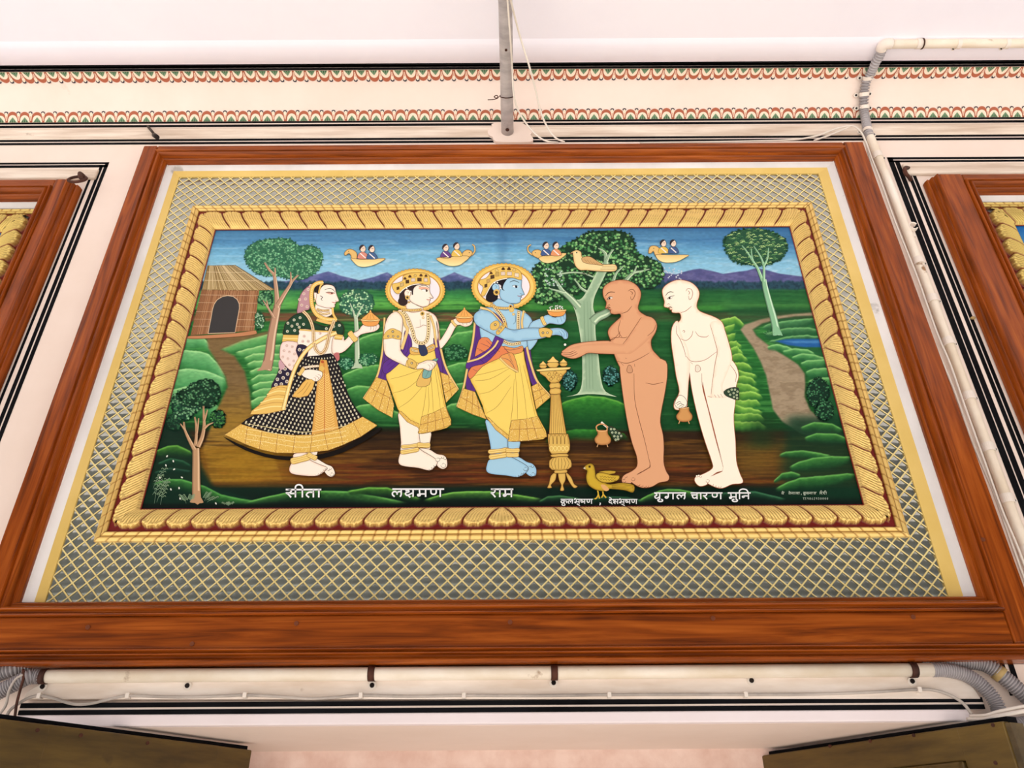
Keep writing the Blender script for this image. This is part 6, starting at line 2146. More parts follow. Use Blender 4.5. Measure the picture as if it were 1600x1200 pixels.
R1_ = F(700, 400, 3.335)
R2_ = F(720, 400, 8.572)
BLU, BLL, BLR = (166, 208, 230), (70, 104, 140), (134, 180, 212)
man2 = prince('painted blue man in yellow cloth and purple shawl, letting a grain fall', R1_, R2_, BLU, BLL, BLR, dict(
    halo=((291, 160), (172, 124), (134, 92)),
    hidden_legs=[(280, 470), (385, 470), (370, 980), (315, 975), (230, 860), (220, 700)],
    leg_a=[(198, 850), (300, 935), (312, 990), (310, 1040), (222, 1060), (222, 1000), (210, 930)],
    leg_b=[(312, 950), (374, 960), (370, 1010), (366, 1050), (308, 1050), (312, 990)],
    foot_a=[(222, 1056), (202, 1090), (200, 1120), (225, 1136), (300, 1144), (365, 1152), (405, 1130), (420, 1106), (398, 1084), (340, 1052), (308, 1042)],
    foot_b=[(312, 1042), (366, 1046), (410, 1072), (440, 1082), (460, 1108), (458, 1142), (436, 1150), (410, 1136), (380, 1096), (340, 1060)],
    toes=[([(360, 1146), (374, 1140), (388, 1130)], 2.0), ([(404, 1108)], 3.4), ([(442, 1136)], 3.6), ([(428, 1092), (440, 1096)], 1.8)],
    torso=[(160, 280), (230, 268), (310, 268), (380, 285), (430, 320), (440, 370), (420, 440), (400, 480), (300, 480), (190, 460), (165, 380)],
    arm_far=[(430, 350), (480, 325), (520, 305), (560, 320), (600, 290), (614, 300), (612, 340), (585, 358), (530, 352), (500, 370), (450, 390), (470, 430), (440, 480), (420, 486), (410, 420)],
    neck=[(430, 640), (500, 570), (690, 640), (700, 700), (600, 730), (480, 700)],
    face=[(620, 300), (800, 300), (812, 400), (822, 440), (852, 512), (838, 522), (810, 532), (815, 552), (800, 562), (804, 600), (770, 632), (690, 642), (590, 610), (530, 560), (520, 480), (560, 380)],
    body_lines=[[(620, 290)], ] and [[(350, 300), (352, 340), (340, 355)], [(345, 385), (372, 396)], [(570, 330), (574, 350)], [(586, 318), (594, 342)], [(600, 308), (606, 330)]],
    face_lines=[([(655, 352), (700, 332), (745, 338), (782, 358)], 1.0, (30, 30, 50)), ([(688, 402), (725, 392), (770, 408)], 1.0, (30, 30, 40)), ([(758, 530), (785, 540), (810, 540)], 1.2, (150, 96, 120)), ([(790, 498), (810, 506), (826, 514)], 0.6, BLL), ([(550, 590), (640, 632), (730, 634)], 0.7, BLL)],
    face_fills=[([(694, 404), (730, 394), (772, 410), (735, 426)], (240, 244, 246)), ([(728, 396), (756, 402), (754, 426), (732, 426)], (30, 40, 60))],
    hair=[([(335, 560), (350, 480), (410, 380), (500, 320), (620, 300), (590, 350), (566, 400), (566, 445), (590, 460), (560, 456), (545, 430), (535, 390), (480, 375), (430, 410), (440, 470), (490, 520), (500, 570), (440, 615), (380, 615), (340, 590)], (26, 22, 28))],
    cape=[([(150, 300), (140, 370), (128, 470), (100, 580), (95, 690), (142, 705), (170, 600), (190, 480), (180, 380), (165, 320)], (90, 50, 130)), ([(395, 300), (432, 330), (438, 400), (428, 460), (440, 560), (470, 660), (440, 675), (415, 590), (395, 470)], (90, 50, 130))],
    cape_folds=[[(150, 420), (140, 500)], [(130, 620), (120, 690)], [(412, 480), (428, 590), (452, 668)], [(405, 320), (412, 380), (405, 450)]],
    cape_borders=[([(140, 345), (130, 440), (105, 560), (80, 690), (48, 785)], 2.8), ([(395, 290), (425, 340), (420, 420), (412, 480), (440, 590), (470, 660), (534, 732)], 3.0)],
    cape_ends=[([(80, 690), (140, 708), (170, 780), (200, 850), (130, 826), (48, 788)], [[(66, 735), (180, 800)], [(105, 700), (90, 806)], [(130, 706), (125, 822)], [(152, 740), (165, 838)]]),
               ([(435, 680), (468, 662), (534, 735), (460, 798), (448, 740)], [[(442, 710), (495, 692)], [(452, 755), (515, 712)], [(470, 668), (495, 765)]])],
    dhoti=[(270, 530), (330, 500), (388, 490), (400, 540), (424, 640), (444, 740), (466, 830), (516, 940), (420, 962), (316, 966), (312, 940), (205, 850), (180, 780), (145, 700), (115, 640), (130, 590), (190, 560)],
    dhoti_folds=[[(345, 640), (335, 800), (312, 958)], [(330, 580), (220, 640), (140, 650)], [(325, 620), (230, 700), (160, 720)], [(330, 680), (260, 780), (200, 820)], [(350, 600), (360, 740), (362, 850)], [(372, 560), (395, 700), (412, 848)], [(392, 570), (425, 700), (455, 836)], [(310, 580), (200, 610), (130, 625)]],
    dhoti_hems=[([(332, 856), (400, 850), (464, 836), (490, 890), (516, 942), (420, 962), (316, 966), (322, 900)], [[(375, 853), (370, 964)], [(405, 850), (420, 962)], [(435, 844), (465, 952)], [(322, 905), (496, 896)]]), ([(198, 838), (212, 842), (260, 890), (316, 935), (312, 956), (248, 905)], [])],
    sash=[([(160, 440), (205, 425), (230, 450), (285, 470), (330, 500), (250, 540), (180, 575), (120, 640), (104, 610), (130, 560)], (226, 132, 84)), ([(290, 470), (345, 480), (388, 468), (386, 500), (330, 510)], (226, 150, 90)), ([(268, 530), (320, 505), (345, 520), (366, 606), (318, 580)], (230, 160, 90)),
          ([(270, 380), (295, 400), (290, 440), (262, 490), (200, 555), (140, 572), (98, 588), (98, 555), (150, 520), (215, 480), (240, 430)], (92, 50, 138)), ([(200, 280), (250, 300), (290, 350), (270, 370), (230, 310)], (92, 50, 138))],
    sash_folds=[[(150, 480), (190, 500), (225, 530)], [(140, 520), (170, 540), (190, 560)], [(200, 440), (232, 470), (270, 500)], [(130, 590), (150, 600)], [(292, 485), (330, 490), (385, 478)], [(280, 530), (320, 545), (350, 590)], [(275, 410), (240, 490), (120, 560)], [(285, 420), (258, 490), (150, 555)], [(170, 455), (215, 475), (250, 510)], [(160, 490), (200, 510)], [(300, 480), (330, 550)], [(320, 510), (345, 580)]],
    sash_borders=[([(262, 440), (235, 480), (170, 530), (100, 552)], 2.4), ([(270, 532), (315, 575), (364, 604)], 2.6), ([(168, 268), (215, 285), (258, 325), (290, 370)], 3.4), ([(395, 285), (385, 340), (388, 380)], 2.8)],
    beads=[([(232, 255), (262, 290), (290, 330), (302, 375)], 4.6, 14), ([(370, 285), (366, 330), (366, 380)], 4.2, 9), ([(290, 445), (330, 460), (380, 452)], 4.0, 10)],
    collar=[[(390, 650), (480, 690), (600, 700), (690, 690), (720, 680)]],
    pendants=[(668, 676, 3.0, (60, 30, 40)), (680, 720, 4.2, (226, 196, 120)), (705, 780, 2.2, (236, 210, 150))],
    arm_near=[[(175, 280), (140, 300), (134, 330), (150, 360), (200, 390), (270, 425), (320, 442), (380, 444), (480, 432), (520, 420), (560, 412), (592, 418), (604, 432), (622, 430), (626, 405), (606, 382), (570, 374), (520, 378), (460, 374), (400, 376), (345, 385), (300, 372), (260, 330), (222, 292)]],
    hand_lines=[[(590, 385), (606, 405), (604, 425)], [(578, 390), (592, 408), (590, 420)], [(604, 382), (618, 402), (616, 424)]],
    bands=[((488, 318), (506, 358), 5, 2), ((214, 1020), (310, 1008), 6, 2), ((218, 1048), (308, 1034), 7, 2), ((304, 1012), (370, 1012), 6, 2), ((306, 1036), (366, 1036), 6, 2)],
    armlets=[[(222, 355), (245, 338), (262, 340), (270, 362), (250, 385), (222, 382)], [(250, 395), (295, 345), (304, 362), (265, 410)], [(474, 380), (500, 374), (530, 380), (545, 395), (532, 424), (508, 420), (486, 424), (476, 404)]],
    armlet_gems=[(246, 358, 2.2), (265, 392, 1.6), (276, 376, 1.6), (288, 362, 1.6), (495, 400, 2.2), (518, 400, 2)],
    crown=[(270, 520), (300, 420), (250, 370), (260, 320), (330, 300), (380, 250), (400, 200), (480, 160), (570, 140), (690, 150), (770, 185), (812, 240), (808, 320), (690, 290), (560, 305), (450, 345), (390, 410), (350, 480), (310, 535)],
    gems=[(336, 405, 18, 22, GEM, 14), (370, 340, 22, 22, (200, 160, 100), 14), (424, 285, 26, 24, GEM, 10), (490, 248, 24, 26, (196, 160, 90), 6), (565, 236, 28, 24, WHG, 2), (652, 236, 32, 24, WHG, 0), (750, 252, 28, 26, (230, 214, 190), -6)],
    peaks=[(406, 228, 20, GEM), (482, 190, 22, (226, 196, 120)), (568, 170, 22, (70, 46, 28)), (645, 170, 24, (70, 46, 28)), (715, 184, 22, (226, 196, 120))],
    crown_pearls=[(330, 535), (390, 420), (450, 350), (540, 315), (620, 300)],
    ear=(468, 420, 48, 50), earring=[(478, 486, 5.0)], pearls=[(455, 358), (490, 356), (525, 408), (535, 435), (508, 546), (504, 560)]))
lidded_bowl(man2, R1_, (566, 282), 100, lid=False)
p_ = Pic(); p_.dot(*R1_([(610, 462)])[0], 2.0, (244, 240, 226), same=False); p_.put('grain', man2)
LAYER[0] += 2

# ================= the two ascetics
M3 = F(930, 420, 8.572)
M2 = F(1000, 420, 3.335)


SOFT = ((500, 830), (690, 668), (196, 272), (365, 285))      # arms are shaded at their edges


def ascetic(label, skin, rim, ink, fills, ln, face, toes, mark):
    b = Pic()
    for f, pts in fills:
        P_ = [(q.x, q.y) for q in catmull([Vector(a) for a in f(pts)], 3, True)]
        b.stroke(P_ + [P_[0]], 1.7, ink, 1, False, same=True)
    soft_ = tuple((a + c) / 2 for a, c in zip(skin, rim))
    for i in (3, 0, 1, 2, 4):
        f, pts = fills[i]
        b.fill(f(pts), skin, 3, rim=(rim, 3.0) if i == 3 else ((soft_, 2.5) if pts[0] in SOFT else None))
    for f, ls in ln: lines(b, f, ls, 0.8, ink)
    for f, pts, r_ in toes: foot_toes(b, f, pts, r_, skin, ink)
    for pts, w, c in face[0]: b.stroke(M3(pts), w, c, 5)
    for pts, c in face[1]: b.fill(M3(pts), c, 3)
    f, pts = mark
    b.fill(f(pts), tuple(c * 0.93 for c in skin), 3, line=ink, lw=0.6)
    return b.put('painted_man', painting, label)


BR1, BR1R, BRI = (224, 166, 124), (206, 142, 102), (112, 58, 34)
asc1 = ascetic('painted brown shaven man standing unclothed with hands cupped forward', BR1, BR1R, BRI, [
    (M1, [(512, 40), (560, 30), (618, 60), (622, 300), (652, 450), (692, 600), (732, 775), (700, 815), (640, 850), (606, 895), (580, 925), (540, 922), (526, 892), (545, 858), (600, 830), (638, 792), (636, 720), (602, 620), (570, 480), (535, 270)]),
    (M0, [(500, 830), (400, 828), (300, 838), (225, 855), (180, 885), (165, 900), (220, 905), (330, 870), (500, 865)]),
    (M1, [(612, 40), (740, 0), (846, 20), (858, 110), (850, 190), (835, 280), (815, 380), (806, 470), (826, 560), (833, 650), (831, 760), (850, 830), (872, 868), (860, 900), (800, 912), (750, 940), (700, 950), (650, 942), (594, 905), (600, 872), (650, 850), (716, 812), (736, 788), (716, 700), (680, 560), (640, 430), (618, 280), (612, 130)]),
    (M3, [(105, 330), (110, 270), (142, 220), (220, 175), (330, 152), (450, 165), (550, 220), (604, 300), (608, 370), (590, 440), (570, 520), (600, 580), (680, 630), (765, 676), (812, 735), (822, 790), (800, 860), (752, 940), (745, 1010), (768, 1090), (840, 1170), (900, 1240), (940, 1340), (945, 1440), (860, 1470), (600, 1480), (400, 1440), (345, 1340), (295, 1240), (250, 1120), (225, 1000), (200, 935), (175, 870), (182, 815), (232, 750), (318, 672), (346, 640), (332, 600), (262, 606), (208, 590), (204, 552), (180, 545), (190, 530), (160, 530), (138, 520), (146, 500), (152, 445), (118, 385)]),
    (M0, [(690, 668), (760, 668), (796, 710), (785, 770), (705, 850), (632, 906), (590, 913), (420, 910), (340, 905), (290, 928), (240, 943), (190, 933), (160, 916), (176, 895), (232, 870), (320, 850), (480, 840), (572, 846), (602, 808), (640, 750)])],
    [(M0, [[(695, 668), (640, 750), (600, 810), (572, 846)], [(160, 905), (210, 905), (250, 890)], [(170, 918), (220, 915), (260, 898)], [(190, 932), (235, 925), (268, 908)], [(480, 830), (510, 805), (545, 800), (550, 760)], [(545, 800), (575, 805), (600, 800)], [(530, 960), (600, 975), (680, 945), (750, 905)], [(556, 972), (575, 990)], [(648, 980), (652, 1000)]]),
     (M1, [[(615, 110), (620, 300), (652, 450), (692, 600), (735, 788)], [(700, 180), (760, 190), (830, 175)]]),
     (M3, [[(348, 600), (430, 570), (490, 500)], [(815, 745), (780, 830), (700, 900)], [(180, 940), (235, 950), (290, 900), (320, 860)], [(340, 690), (310, 800), (325, 870), (360, 915)]]),
     (M0, [[(588, 940), (597, 945)]])],
    ([([(138, 364), (165, 330), (205, 310), (265, 314)], 1.0, (70, 36, 24)), ([(158, 412), (190, 376), (236, 380)], 1.0, (50, 28, 20)), ([(160, 412), (200, 405), (232, 386)], 0.6, (90, 50, 34)), ([(150, 520), (180, 514), (205, 524)], 1.1, (40, 22, 18)), ([(180, 545), (205, 552), (214, 545)], 0.9, (120, 50, 40)), ([(165, 492), (190, 482), (200, 492)], 0.7, BRI),
      ([(440, 300), (470, 280), (510, 280), (535, 320), (525, 370), (496, 414), (480, 405), (475, 370)], 0.8, BRI), ([(470, 300), (500, 320), (490, 350)], 0.8, BRI)],
     [([(170, 405), (195, 380), (234, 384), (212, 402)], (246, 232, 220)), ([(178, 404), (188, 384), (204, 386), (200, 404)], (40, 26, 20))]),
    [(M1, [(650, 928), (672, 935), (694, 940), (714, 940)], 1.9), (M1, [(608, 886)], 3.0), (M1, [(540, 885), (556, 868), (545, 905)], 1.8)],
    (M0, [(606, 992), (622, 990), (632, 1006), (636, 1030), (624, 1040), (606, 1038), (598, 1024)]))
CR2, CR2R, CRI = (253, 243, 222), (246, 214, 184), (166, 92, 58)
asc2 = ascetic('painted pale shaven man standing unclothed with a small pot in one hand', CR2, CR2R, CRI, [
    (M2, [(258, 470), (330, 470), (334, 545), (326, 620), (352, 720), (392, 880), (434, 1035), (400, 1060), (348, 1098), (350, 1122), (312, 1132), (288, 1110), (290, 1086), (330, 1070), (378, 1040), (374, 1000), (340, 900), (305, 780), (275, 650), (262, 560)]),
    (M2, [(322, 470), (400, 430), (470, 470), (502, 510), (513, 560), (500, 612), (496, 690), (488, 760), (490, 830), (497, 900), (501, 1000), (520, 1068), (536, 1104), (525, 1118), (480, 1122), (430, 1142), (390, 1136), (344, 1110), (350, 1090), (402, 1068), (434, 1038), (402, 900), (372, 780), (346, 680), (326, 580)]),
    (M2, [(196, 272), (168, 306), (164, 380), (178, 480), (190, 560), (206, 640), (182, 690), (178, 722), (196, 735), (240, 722), (246, 680), (252, 590), (262, 500), (250, 420), (215, 340)]),
    (M3, [(905, 340), (904, 280), (950, 220), (1050, 165), (1150, 152), (1270, 180), (1350, 240), (1390, 310), (1386, 380), (1362, 450), (1360, 520), (1400, 570), (1480, 605), (1600, 650), (1700, 720), (1740, 860), (1740, 1010), (1700, 1200), (1560, 1240), (1400, 1260), (1280, 1230), (1215, 1180), (1185, 1060), (1130, 940), (1090, 850), (1085, 760), (1140, 690), (1152, 640), (1132, 590), (1080, 588), (1032, 580), (1026, 552), (1000, 545), (1002, 528), (960, 515), (925, 502), (932, 440), (916, 385)]),
    (M2, [(365, 285), (410, 275), (435, 305), (460, 380), (479, 460), (470, 505), (432, 600), (436, 640), (458, 652), (445, 672), (400, 672), (352, 668), (356, 660), (370, 655), (376, 600), (390, 500), (402, 430), (388, 370)])],
    [(M3, [[(1145, 590), (1220, 560), (1290, 500)], [(1088, 760), (1090, 860), (1140, 950), (1190, 1080), (1215, 1180)], [(1150, 940), (1220, 960), (1290, 900), (1310, 830)], [(1340, 840), (1390, 900), (1480, 915), (1520, 890)], [(1170, 840), (1185, 825), (1200, 840), (1185, 858)]]),
     (M2, [[(240, 455), (270, 482), (335, 476), (400, 432)], [(262, 486), (275, 496)], [(365, 290), (388, 370), (402, 430), (390, 500), (376, 600), (370, 655)], [(322, 545), (326, 620), (352, 720), (392, 880), (434, 1035)], [(355, 665), (375, 670)], [(388, 656), (396, 672)], [(404, 655), (414, 672)], [(420, 652), (432, 670)], [(470, 500), (500, 545), (498, 590)]])],
    ([([(944, 360), (970, 325), (1005, 308), (1050, 314)], 1.0, (70, 40, 26)), ([(960, 405), (1000, 375), (1060, 358)], 0.9, (60, 34, 24)), ([(965, 405), (1010, 402), (1035, 385)], 0.6, (130, 80, 54)), ([(980, 520), (1005, 512), (1030, 520)], 1.1, (60, 34, 26)), ([(1000, 545), (1025, 550), (1030, 540)], 0.8, (170, 90, 70)), ([(960, 478), (985, 468), (995, 480)], 0.7, CRI),
      ([(1215, 300), (1240, 265), (1285, 275), (1305, 320), (1295, 380), (1270, 412), (1255, 400), (1250, 360)], 0.8, CRI), ([(1240, 290), (1265, 320), (1250, 345)], 0.8, CRI)],
     [([(972, 403), (1000, 382), (1034, 384), (1010, 400)], (250, 246, 236)), ([(982, 402), (992, 382), (1010, 384), (1004, 402)], (60, 40, 26))]),
    [(M2, [(376, 1124), (390, 1130), (404, 1134), (417, 1134)], 2.0), (M2, [(352, 1104)], 2.8), (M2, [(296, 1080), (306, 1078), (316, 1082)], 1.6)],
    (M2, [(290, 506), (302, 502), (312, 510), (316, 526), (306, 536), (296, 537), (288, 530)]))


def whisk_fan(p_, f, outl, spots):
    p_.fill(f(outl), (44, 66, 48), 2, line=INK, lw=0.6)
    for x, y in spots: p_.ringdot(*f([(x, y)])[0], 1.7, (214, 224, 184), (60, 80, 56), (220, 226, 190))


def water_pot(par, f, c, s_, label=None, name='water_pot', hand=False):
    x, y = c
    p = Pic()
    if not hand:
        p.stroke(f([(x - 40 * s_, y - 55 * s_), (x - 46 * s_, y - 90 * s_), (x - 10 * s_, y - 108 * s_), (x + 30 * s_, y - 90 * s_), (x + 30 * s_, y - 55 * s_)]), 2.0, (206, 150, 96), 5, False)
    p.fill(f([(x - 36 * s_, y - 60 * s_), (x + 30 * s_, y - 60 * s_), (x + 38 * s_, y - 34 * s_), (x + 60 * s_, y), (x + 52 * s_, y + 34 * s_), (x + 20 * s_, y + 46 * s_), (x - 22 * s_, y + 46 * s_), (x - 52 * s_, y + 30 * s_), (x - 60 * s_, y), (x - 38 * s_, y - 32 * s_)]), (208, 152, 90), 3, rim=((166, 108, 58), 3.5), line=(96, 58, 30), lw=0.7)
    p.stroke(f([(x - 40 * s_, y - 60 * s_), (x - 4 * s_, y - 54 * s_), (x + 34 * s_, y - 60 * s_)]), 1.4, (232, 184, 126), 4, False)
    for dx in (-34, 30): p.stroke(f([(x + dx * s_, y + 40 * s_), (x + (dx * 1.25) * s_, y + 62 * s_)]), 1.4, (206, 160, 110), 1, False)
    return p.put(name, par, label)


water_pot(asc2, M1, (985, 420), 0.98, 'small brass pot hanging from the hand', hand=True)
p_ = Pic()
p_.fill(M1([(915, 340), (925, 300), (950, 270), (985, 285), (1005, 320), (1000, 345), (985, 360), (940, 365)]), CR2, 3, line=INK, lw=0.6)
lines(p_, M1, [[(930, 345), (955, 330), (970, 335)], [(945, 355), (970, 340), (985, 345)], [(920, 335), (945, 318), (960, 322)], [(960, 360), (980, 350)]], 0.8, INK)
p_.put('hand', asc2)
p_ = Pic()
whisk_fan(p_, M2, [(436, 640), (470, 620), (512, 620), (516, 650), (512, 684), (470, 672), (446, 660)], [(462, 640), (478, 630), (495, 630), (508, 640), (470, 656), (488, 648), (504, 658), (490, 668), (506, 674)])
p_.put('feather_whisk', asc2)
p_ = Pic()
p_.stroke(M1([(374, 468), (400, 492), (430, 515)]), 3.0, (244, 240, 226), 3, False)
whisk_fan(p_, M1, [(420, 515), (448, 500), (500, 535), (538, 570), (510, 595), (480, 614), (450, 565)], [(446, 520), (470, 520), (455, 545), (480, 545), (505, 550), (470, 572), (495, 575), (520, 570), (480, 598), (498, 594)])
wk = p_.put('painted_feather_whisk', painting, 'painted white handled feather whisk leaning on the pot beside the brown man')
water_pot(painting, M1, (385, 590), 1.0, 'painted brass pot with a hoop handle standing on the ground', 'painted_water_pot')

# ================= the gilt stand with three small pots, and the golden bird
K_ = F(820, 550, 5.0)
st_ = Pic()
GP = (222, 184, 96)
for pts in ([(262, 938), (312, 938), (318, 1000), (300, 1040), (308, 1080), (276, 1082), (284, 1040), (266, 1000)], [(204, 965), (246, 938), (240, 1000), (206, 1038), (212, 1060), (176, 1062), (188, 1028)], [(318, 938), (362, 975), (386, 1030), (414, 1050), (382, 1062), (340, 1005)]):
    st_.fill(K_(pts), GP, 3, rim=((180, 130, 56), 2), line=(70, 44, 20), lw=0.8)
st_.fill(K_([(203, 326), (275, 320), (300, 490), (328, 655), (188, 660), (196, 500)]), GP, 1, rim=((186, 138, 62), 3), line=(70, 44, 20), lw=0.8)
for k in range(7):
    q = (k + 1) / 8
    st_.stroke(K_([(203 + 72 * q, 326 - 6 * q), (190 + 136 * q, 655)]), 0.6, (150, 104, 46), 1, False, same=k > 0)
for pts in ([(200, 240), (268, 236), (276, 282), (198, 286)], [(200, 286), (274, 282), (278, 326), (200, 330)], [(240, 918), (320, 914), (328, 944), (234, 948)], [(180, 652), (196, 640), (322, 640), (340, 652), (354, 730), (332, 792), (208, 796), (186, 740)], [(212, 798), (328, 794), (334, 818), (212, 822)], [(188, 872), (214, 826), (332, 818), (368, 872), (342, 916), (212, 922)]):
    st_.fill(K_(pts), GP, 2, rim=((184, 136, 62), 2.5), line=(70, 44, 20), lw=0.8)
for k in range(5):
    x = 205 + k * 30
    st_.stroke(K_([(x - 13, 720), (x - 10, 665), (x, 648), (x + 12, 665), (x + 15, 720)]), 0.6, (110, 70, 30), 4, False, same=k > 0)
    st_.stroke(K_([(x - 12, 750), (x + 2, 735), (x + 16, 752), (x + 2, 775), (x - 12, 750)]), 0.7, (250, 230, 150), 3, False)
for k in range(6):
    st_.stroke(K_([(225 + k * 20, 830), (206 + k * 28, 870), (222 + k * 21, 914)]), 0.6, (110, 70, 30), 4, False, same=k > 0)
st = st_.put('painted_stand', painting, 'painted tall gilt pillar stand on curled feet between the blue man and the tree')
p_ = Pic()
p_.fill(K_([(112, 148), (325, 134), (300, 185), (272, 232), (204, 242), (160, 195)]), GP, 2, rim=((184, 136, 62), 3), line=(70, 44, 20), lw=0.8)
for x, y in ((190, 170), (220, 190), (250, 172), (280, 178), (235, 158), (205, 205), (262, 205)): p_.stroke(K_([(x - 14, y + 8), (x, y - 12), (x + 14, y + 8), (x, y + 16), (x - 14, y + 8)]), 0.6, (130, 86, 38), 3, False)
p_.fill(K_([(92, 138), (200, 124), (350, 118), (352, 128), (330, 138), (120, 152), (98, 148)]), (244, 214, 132), 2, line=(70, 44, 20), lw=0.7)
p_.put('stand_bowl', st)
for x, y, s_ in ((143, 108, 0.62), (220, 92, 0.95), (302, 92, 0.64)):
    p_ = Pic()
    p_.fill(K_([(x - 50 * s_, y), (x - 36 * s_, y + 24 * s_), (x - 22 * s_, y + 32 * s_), (x + 22 * s_, y + 32 * s_), (x + 36 * s_, y + 24 * s_), (x + 50 * s_, y), (x + 20 * s_, y - 18 * s_), (x - 20 * s_, y - 18 * s_)]), GP, 3, rim=((184, 136, 62), 2), line=(70, 44, 20), lw=0.7)
    p_.fill(K_([(x - 46 * s_, y - 14 * s_), (x - 20 * s_, y - 40 * s_), (x, y - 62 * s_), (x + 20 * s_, y - 40 * s_), (x + 46 * s_, y - 14 * s_)]), (238, 202, 116), 3, line=(70, 44, 20), lw=0.7)
    p_.put('small_pot', st)
gb = Pic()
for pts in ([(345, 960), (352, 1000), (338, 1028), (325, 1032)], [(352, 1000), (362, 1030)], [(382, 965), (388, 1000), (376, 1024)], [(388, 1000), (410, 1024)]): gb.stroke(M1(pts), 2.0, (214, 176, 60), 3, False)
gb.fill(M1([(240, 808), (262, 784), (295, 771), (320, 788), (330, 830), (338, 880), (385, 908), (440, 925), (520, 915), (612, 930), (608, 986), (540, 968), (440, 960), (400, 976), (345, 970), (302, 950), (272, 920), (262, 870), (270, 828), (256, 820)]), (204, 170, 52), 3, rim=((150, 116, 30), 3), line=(70, 50, 16), lw=0.8)
for k in range(5): gb.stroke(M1([(450, 935 + k * 6), (530, 930 + k * 9), (608, 938 + k * 10)]), 0.6, (120, 90, 24), 3, False, same=k > 0)
gb.fill(M1([(370, 930), (400, 930), (432, 962), (410, 976), (385, 960)]), (222, 170, 110), 2)
gb.fill(M1([(238, 808), (256, 798), (258, 816)]), (226, 214, 190), 1, line=INK, lw=0.4)
gb.dot(*M1([(288, 796)])[0], 2.2, (120, 96, 30), same=False); gb.dot(*M1([(288, 796)])[0], 1.2, (30, 24, 10), same=False)
gbo = gb.put('painted_bird', painting, 'painted golden bird standing on the ground below the stand')
p_ = Pic()
p_.fill(M1([(352, 838), (400, 826), (475, 828), (470, 846), (400, 852)]), (196, 162, 56), 2, line=(80, 56, 16), lw=0.6)
p_.fill(M1([(334, 870), (348, 842), (395, 842), (455, 858), (506, 862), (498, 894), (440, 914), (372, 908)]), (210, 176, 62), 3, rim=((160, 124, 36), 2), line=(80, 56, 16), lw=0.8)
for k in range(12):
    x, y = 372 + (k % 6) * 20, 866 + (k // 6) * 18 + (k % 6) * 2
    p_.stroke(M1([(x - 8, y - 4), (x, y + 8), (x + 9, y - 2)]), 0.6, (100, 74, 20), 3, False, same=k > 0)
p_.put('wing', gbo)

# ------------------------------------------------------------------ lettering, brushed stroke by stroke
# strokes in a cell: headline y=0, foot y=1
GLY = dict(
    s=[[(.14, .02), (.40, .06), (.44, .26), (.28, .42), (.06, .42), (.24, .62), (.44, 1.0)], [(.36, .50), (.78, .50)], [(.78, 0), (.78, 1)]],
    r=[[(.16, .02), (.50, .06), (.56, .26), (.40, .44), (.12, .44), (.34, .66), (.62, 1.0)]],
    t=[[(.78, .34), (.40, .34), (.20, .54), (.18, .74), (.40, 1.0)], [(.78, 0), (.78, 1)]],
    aa=[[(.0, 0), (.0, 1)]],
    l=[[(.30, .98), (.10, .70), (.14, .42), (.34, .32), (.52, .50), (.52, .72)], [(.52, .52), (.66, .34), (.86, .34)], [(.90, 0), (.90, .70), (.80, .98)]],
    ksh=[[(.12, .22), (.34, .16), (.44, .34), (.20, .44), (.12, .62), (.28, .80), (.52, .66), (.82, .46)], [(.36, .78), (.56, 1.08)], [(.82, 0), (.82, 1)]],
    m=[[(.24, 0), (.26, .60), (.10, .70), (.14, .86), (.30, .82), (.36, .64), (.80, .62)], [(.80, 0), (.80, 1)]],
    N=[[(.10, 0), (.10, .46), (.22, .64), (.42, .64), (.52, .46), (.52, 0)], [(.86, 0), (.86, 1)]],
    y=[[(.10, .06), (.34, .16), (.36, .40), (.12, .52), (.20, .80), (.46, .82), (.80, .58)], [(.80, 0), (.80, 1)]],
    g=[[(.36, 0), (.36, .60), (.24, .84), (.08, .74), (.16, .58), (.34, .64)], [(.80, 0), (.80, 1)]],
    ch=[[(.08, .32), (.78, .32)], [(.30, .34), (.24, .60), (.40, .82), (.60, .78), (.78, .60)], [(.78, 0), (.78, 1)]],
    n=[[(.22, .48), (.10, .58), (.18, .72), (.32, .62), (.26, .48), (.78, .48)], [(.78, 0), (.78, 1)]],
    k=[[(.54, .42), (.32, .28), (.10, .46), (.18, .74), (.38, .76), (.54, .50)], [(.54, .46), (.76, .34), (.94, .50), (.88, .82)], [(.54, 0), (.54, 1)]],
    bh=[[(.02, .16), (.10, -.10), (.24, -.14), (.34, .06), (.36, .56), (.24, .78), (.10, .66), (.24, .56), (.82, .56)], [(.82, 0), (.82, 1)]],
    sh=[[(.10, .34), (.16, .14), (.34, .12), (.40, .30), (.22, .50), (.10, .64), (.28, .78), (.42, 1.0)], [(.26, .60), (.80, .50)], [(.80, 0), (.80, 1)]],
    ss=[[(.12, 0), (.12, .44), (.30, .66), (.78, .50)], [(.18, .18), (.78, .70)], [(.78, 0), (.78, 1)]],
    d=[[(.50, 0), (.50, .18), (.20, .30), (.12, .54), (.34, .74), (.58, .62), (.44, .48)], [(.46, .72), (.74, 1.04)]],
    u=[[(.50, 1.0), (.24, 1.12), (.40, 1.36), (.78, 1.34), (.86, 1.12), (.66, 1.02)]],
    uu=[[(.62, 1.0), (.42, 1.06), (.58, 1.12), (1.02, 1.40)]],
    e=[[(.60, -.04), (.44, -.32), (.16, -.46)]],
    comma=[[(.2, .78), (.4, .84), (.36, 1.1), (.16, 1.26)]],
    bar=[[(0, 0), (1, 0)]],
)


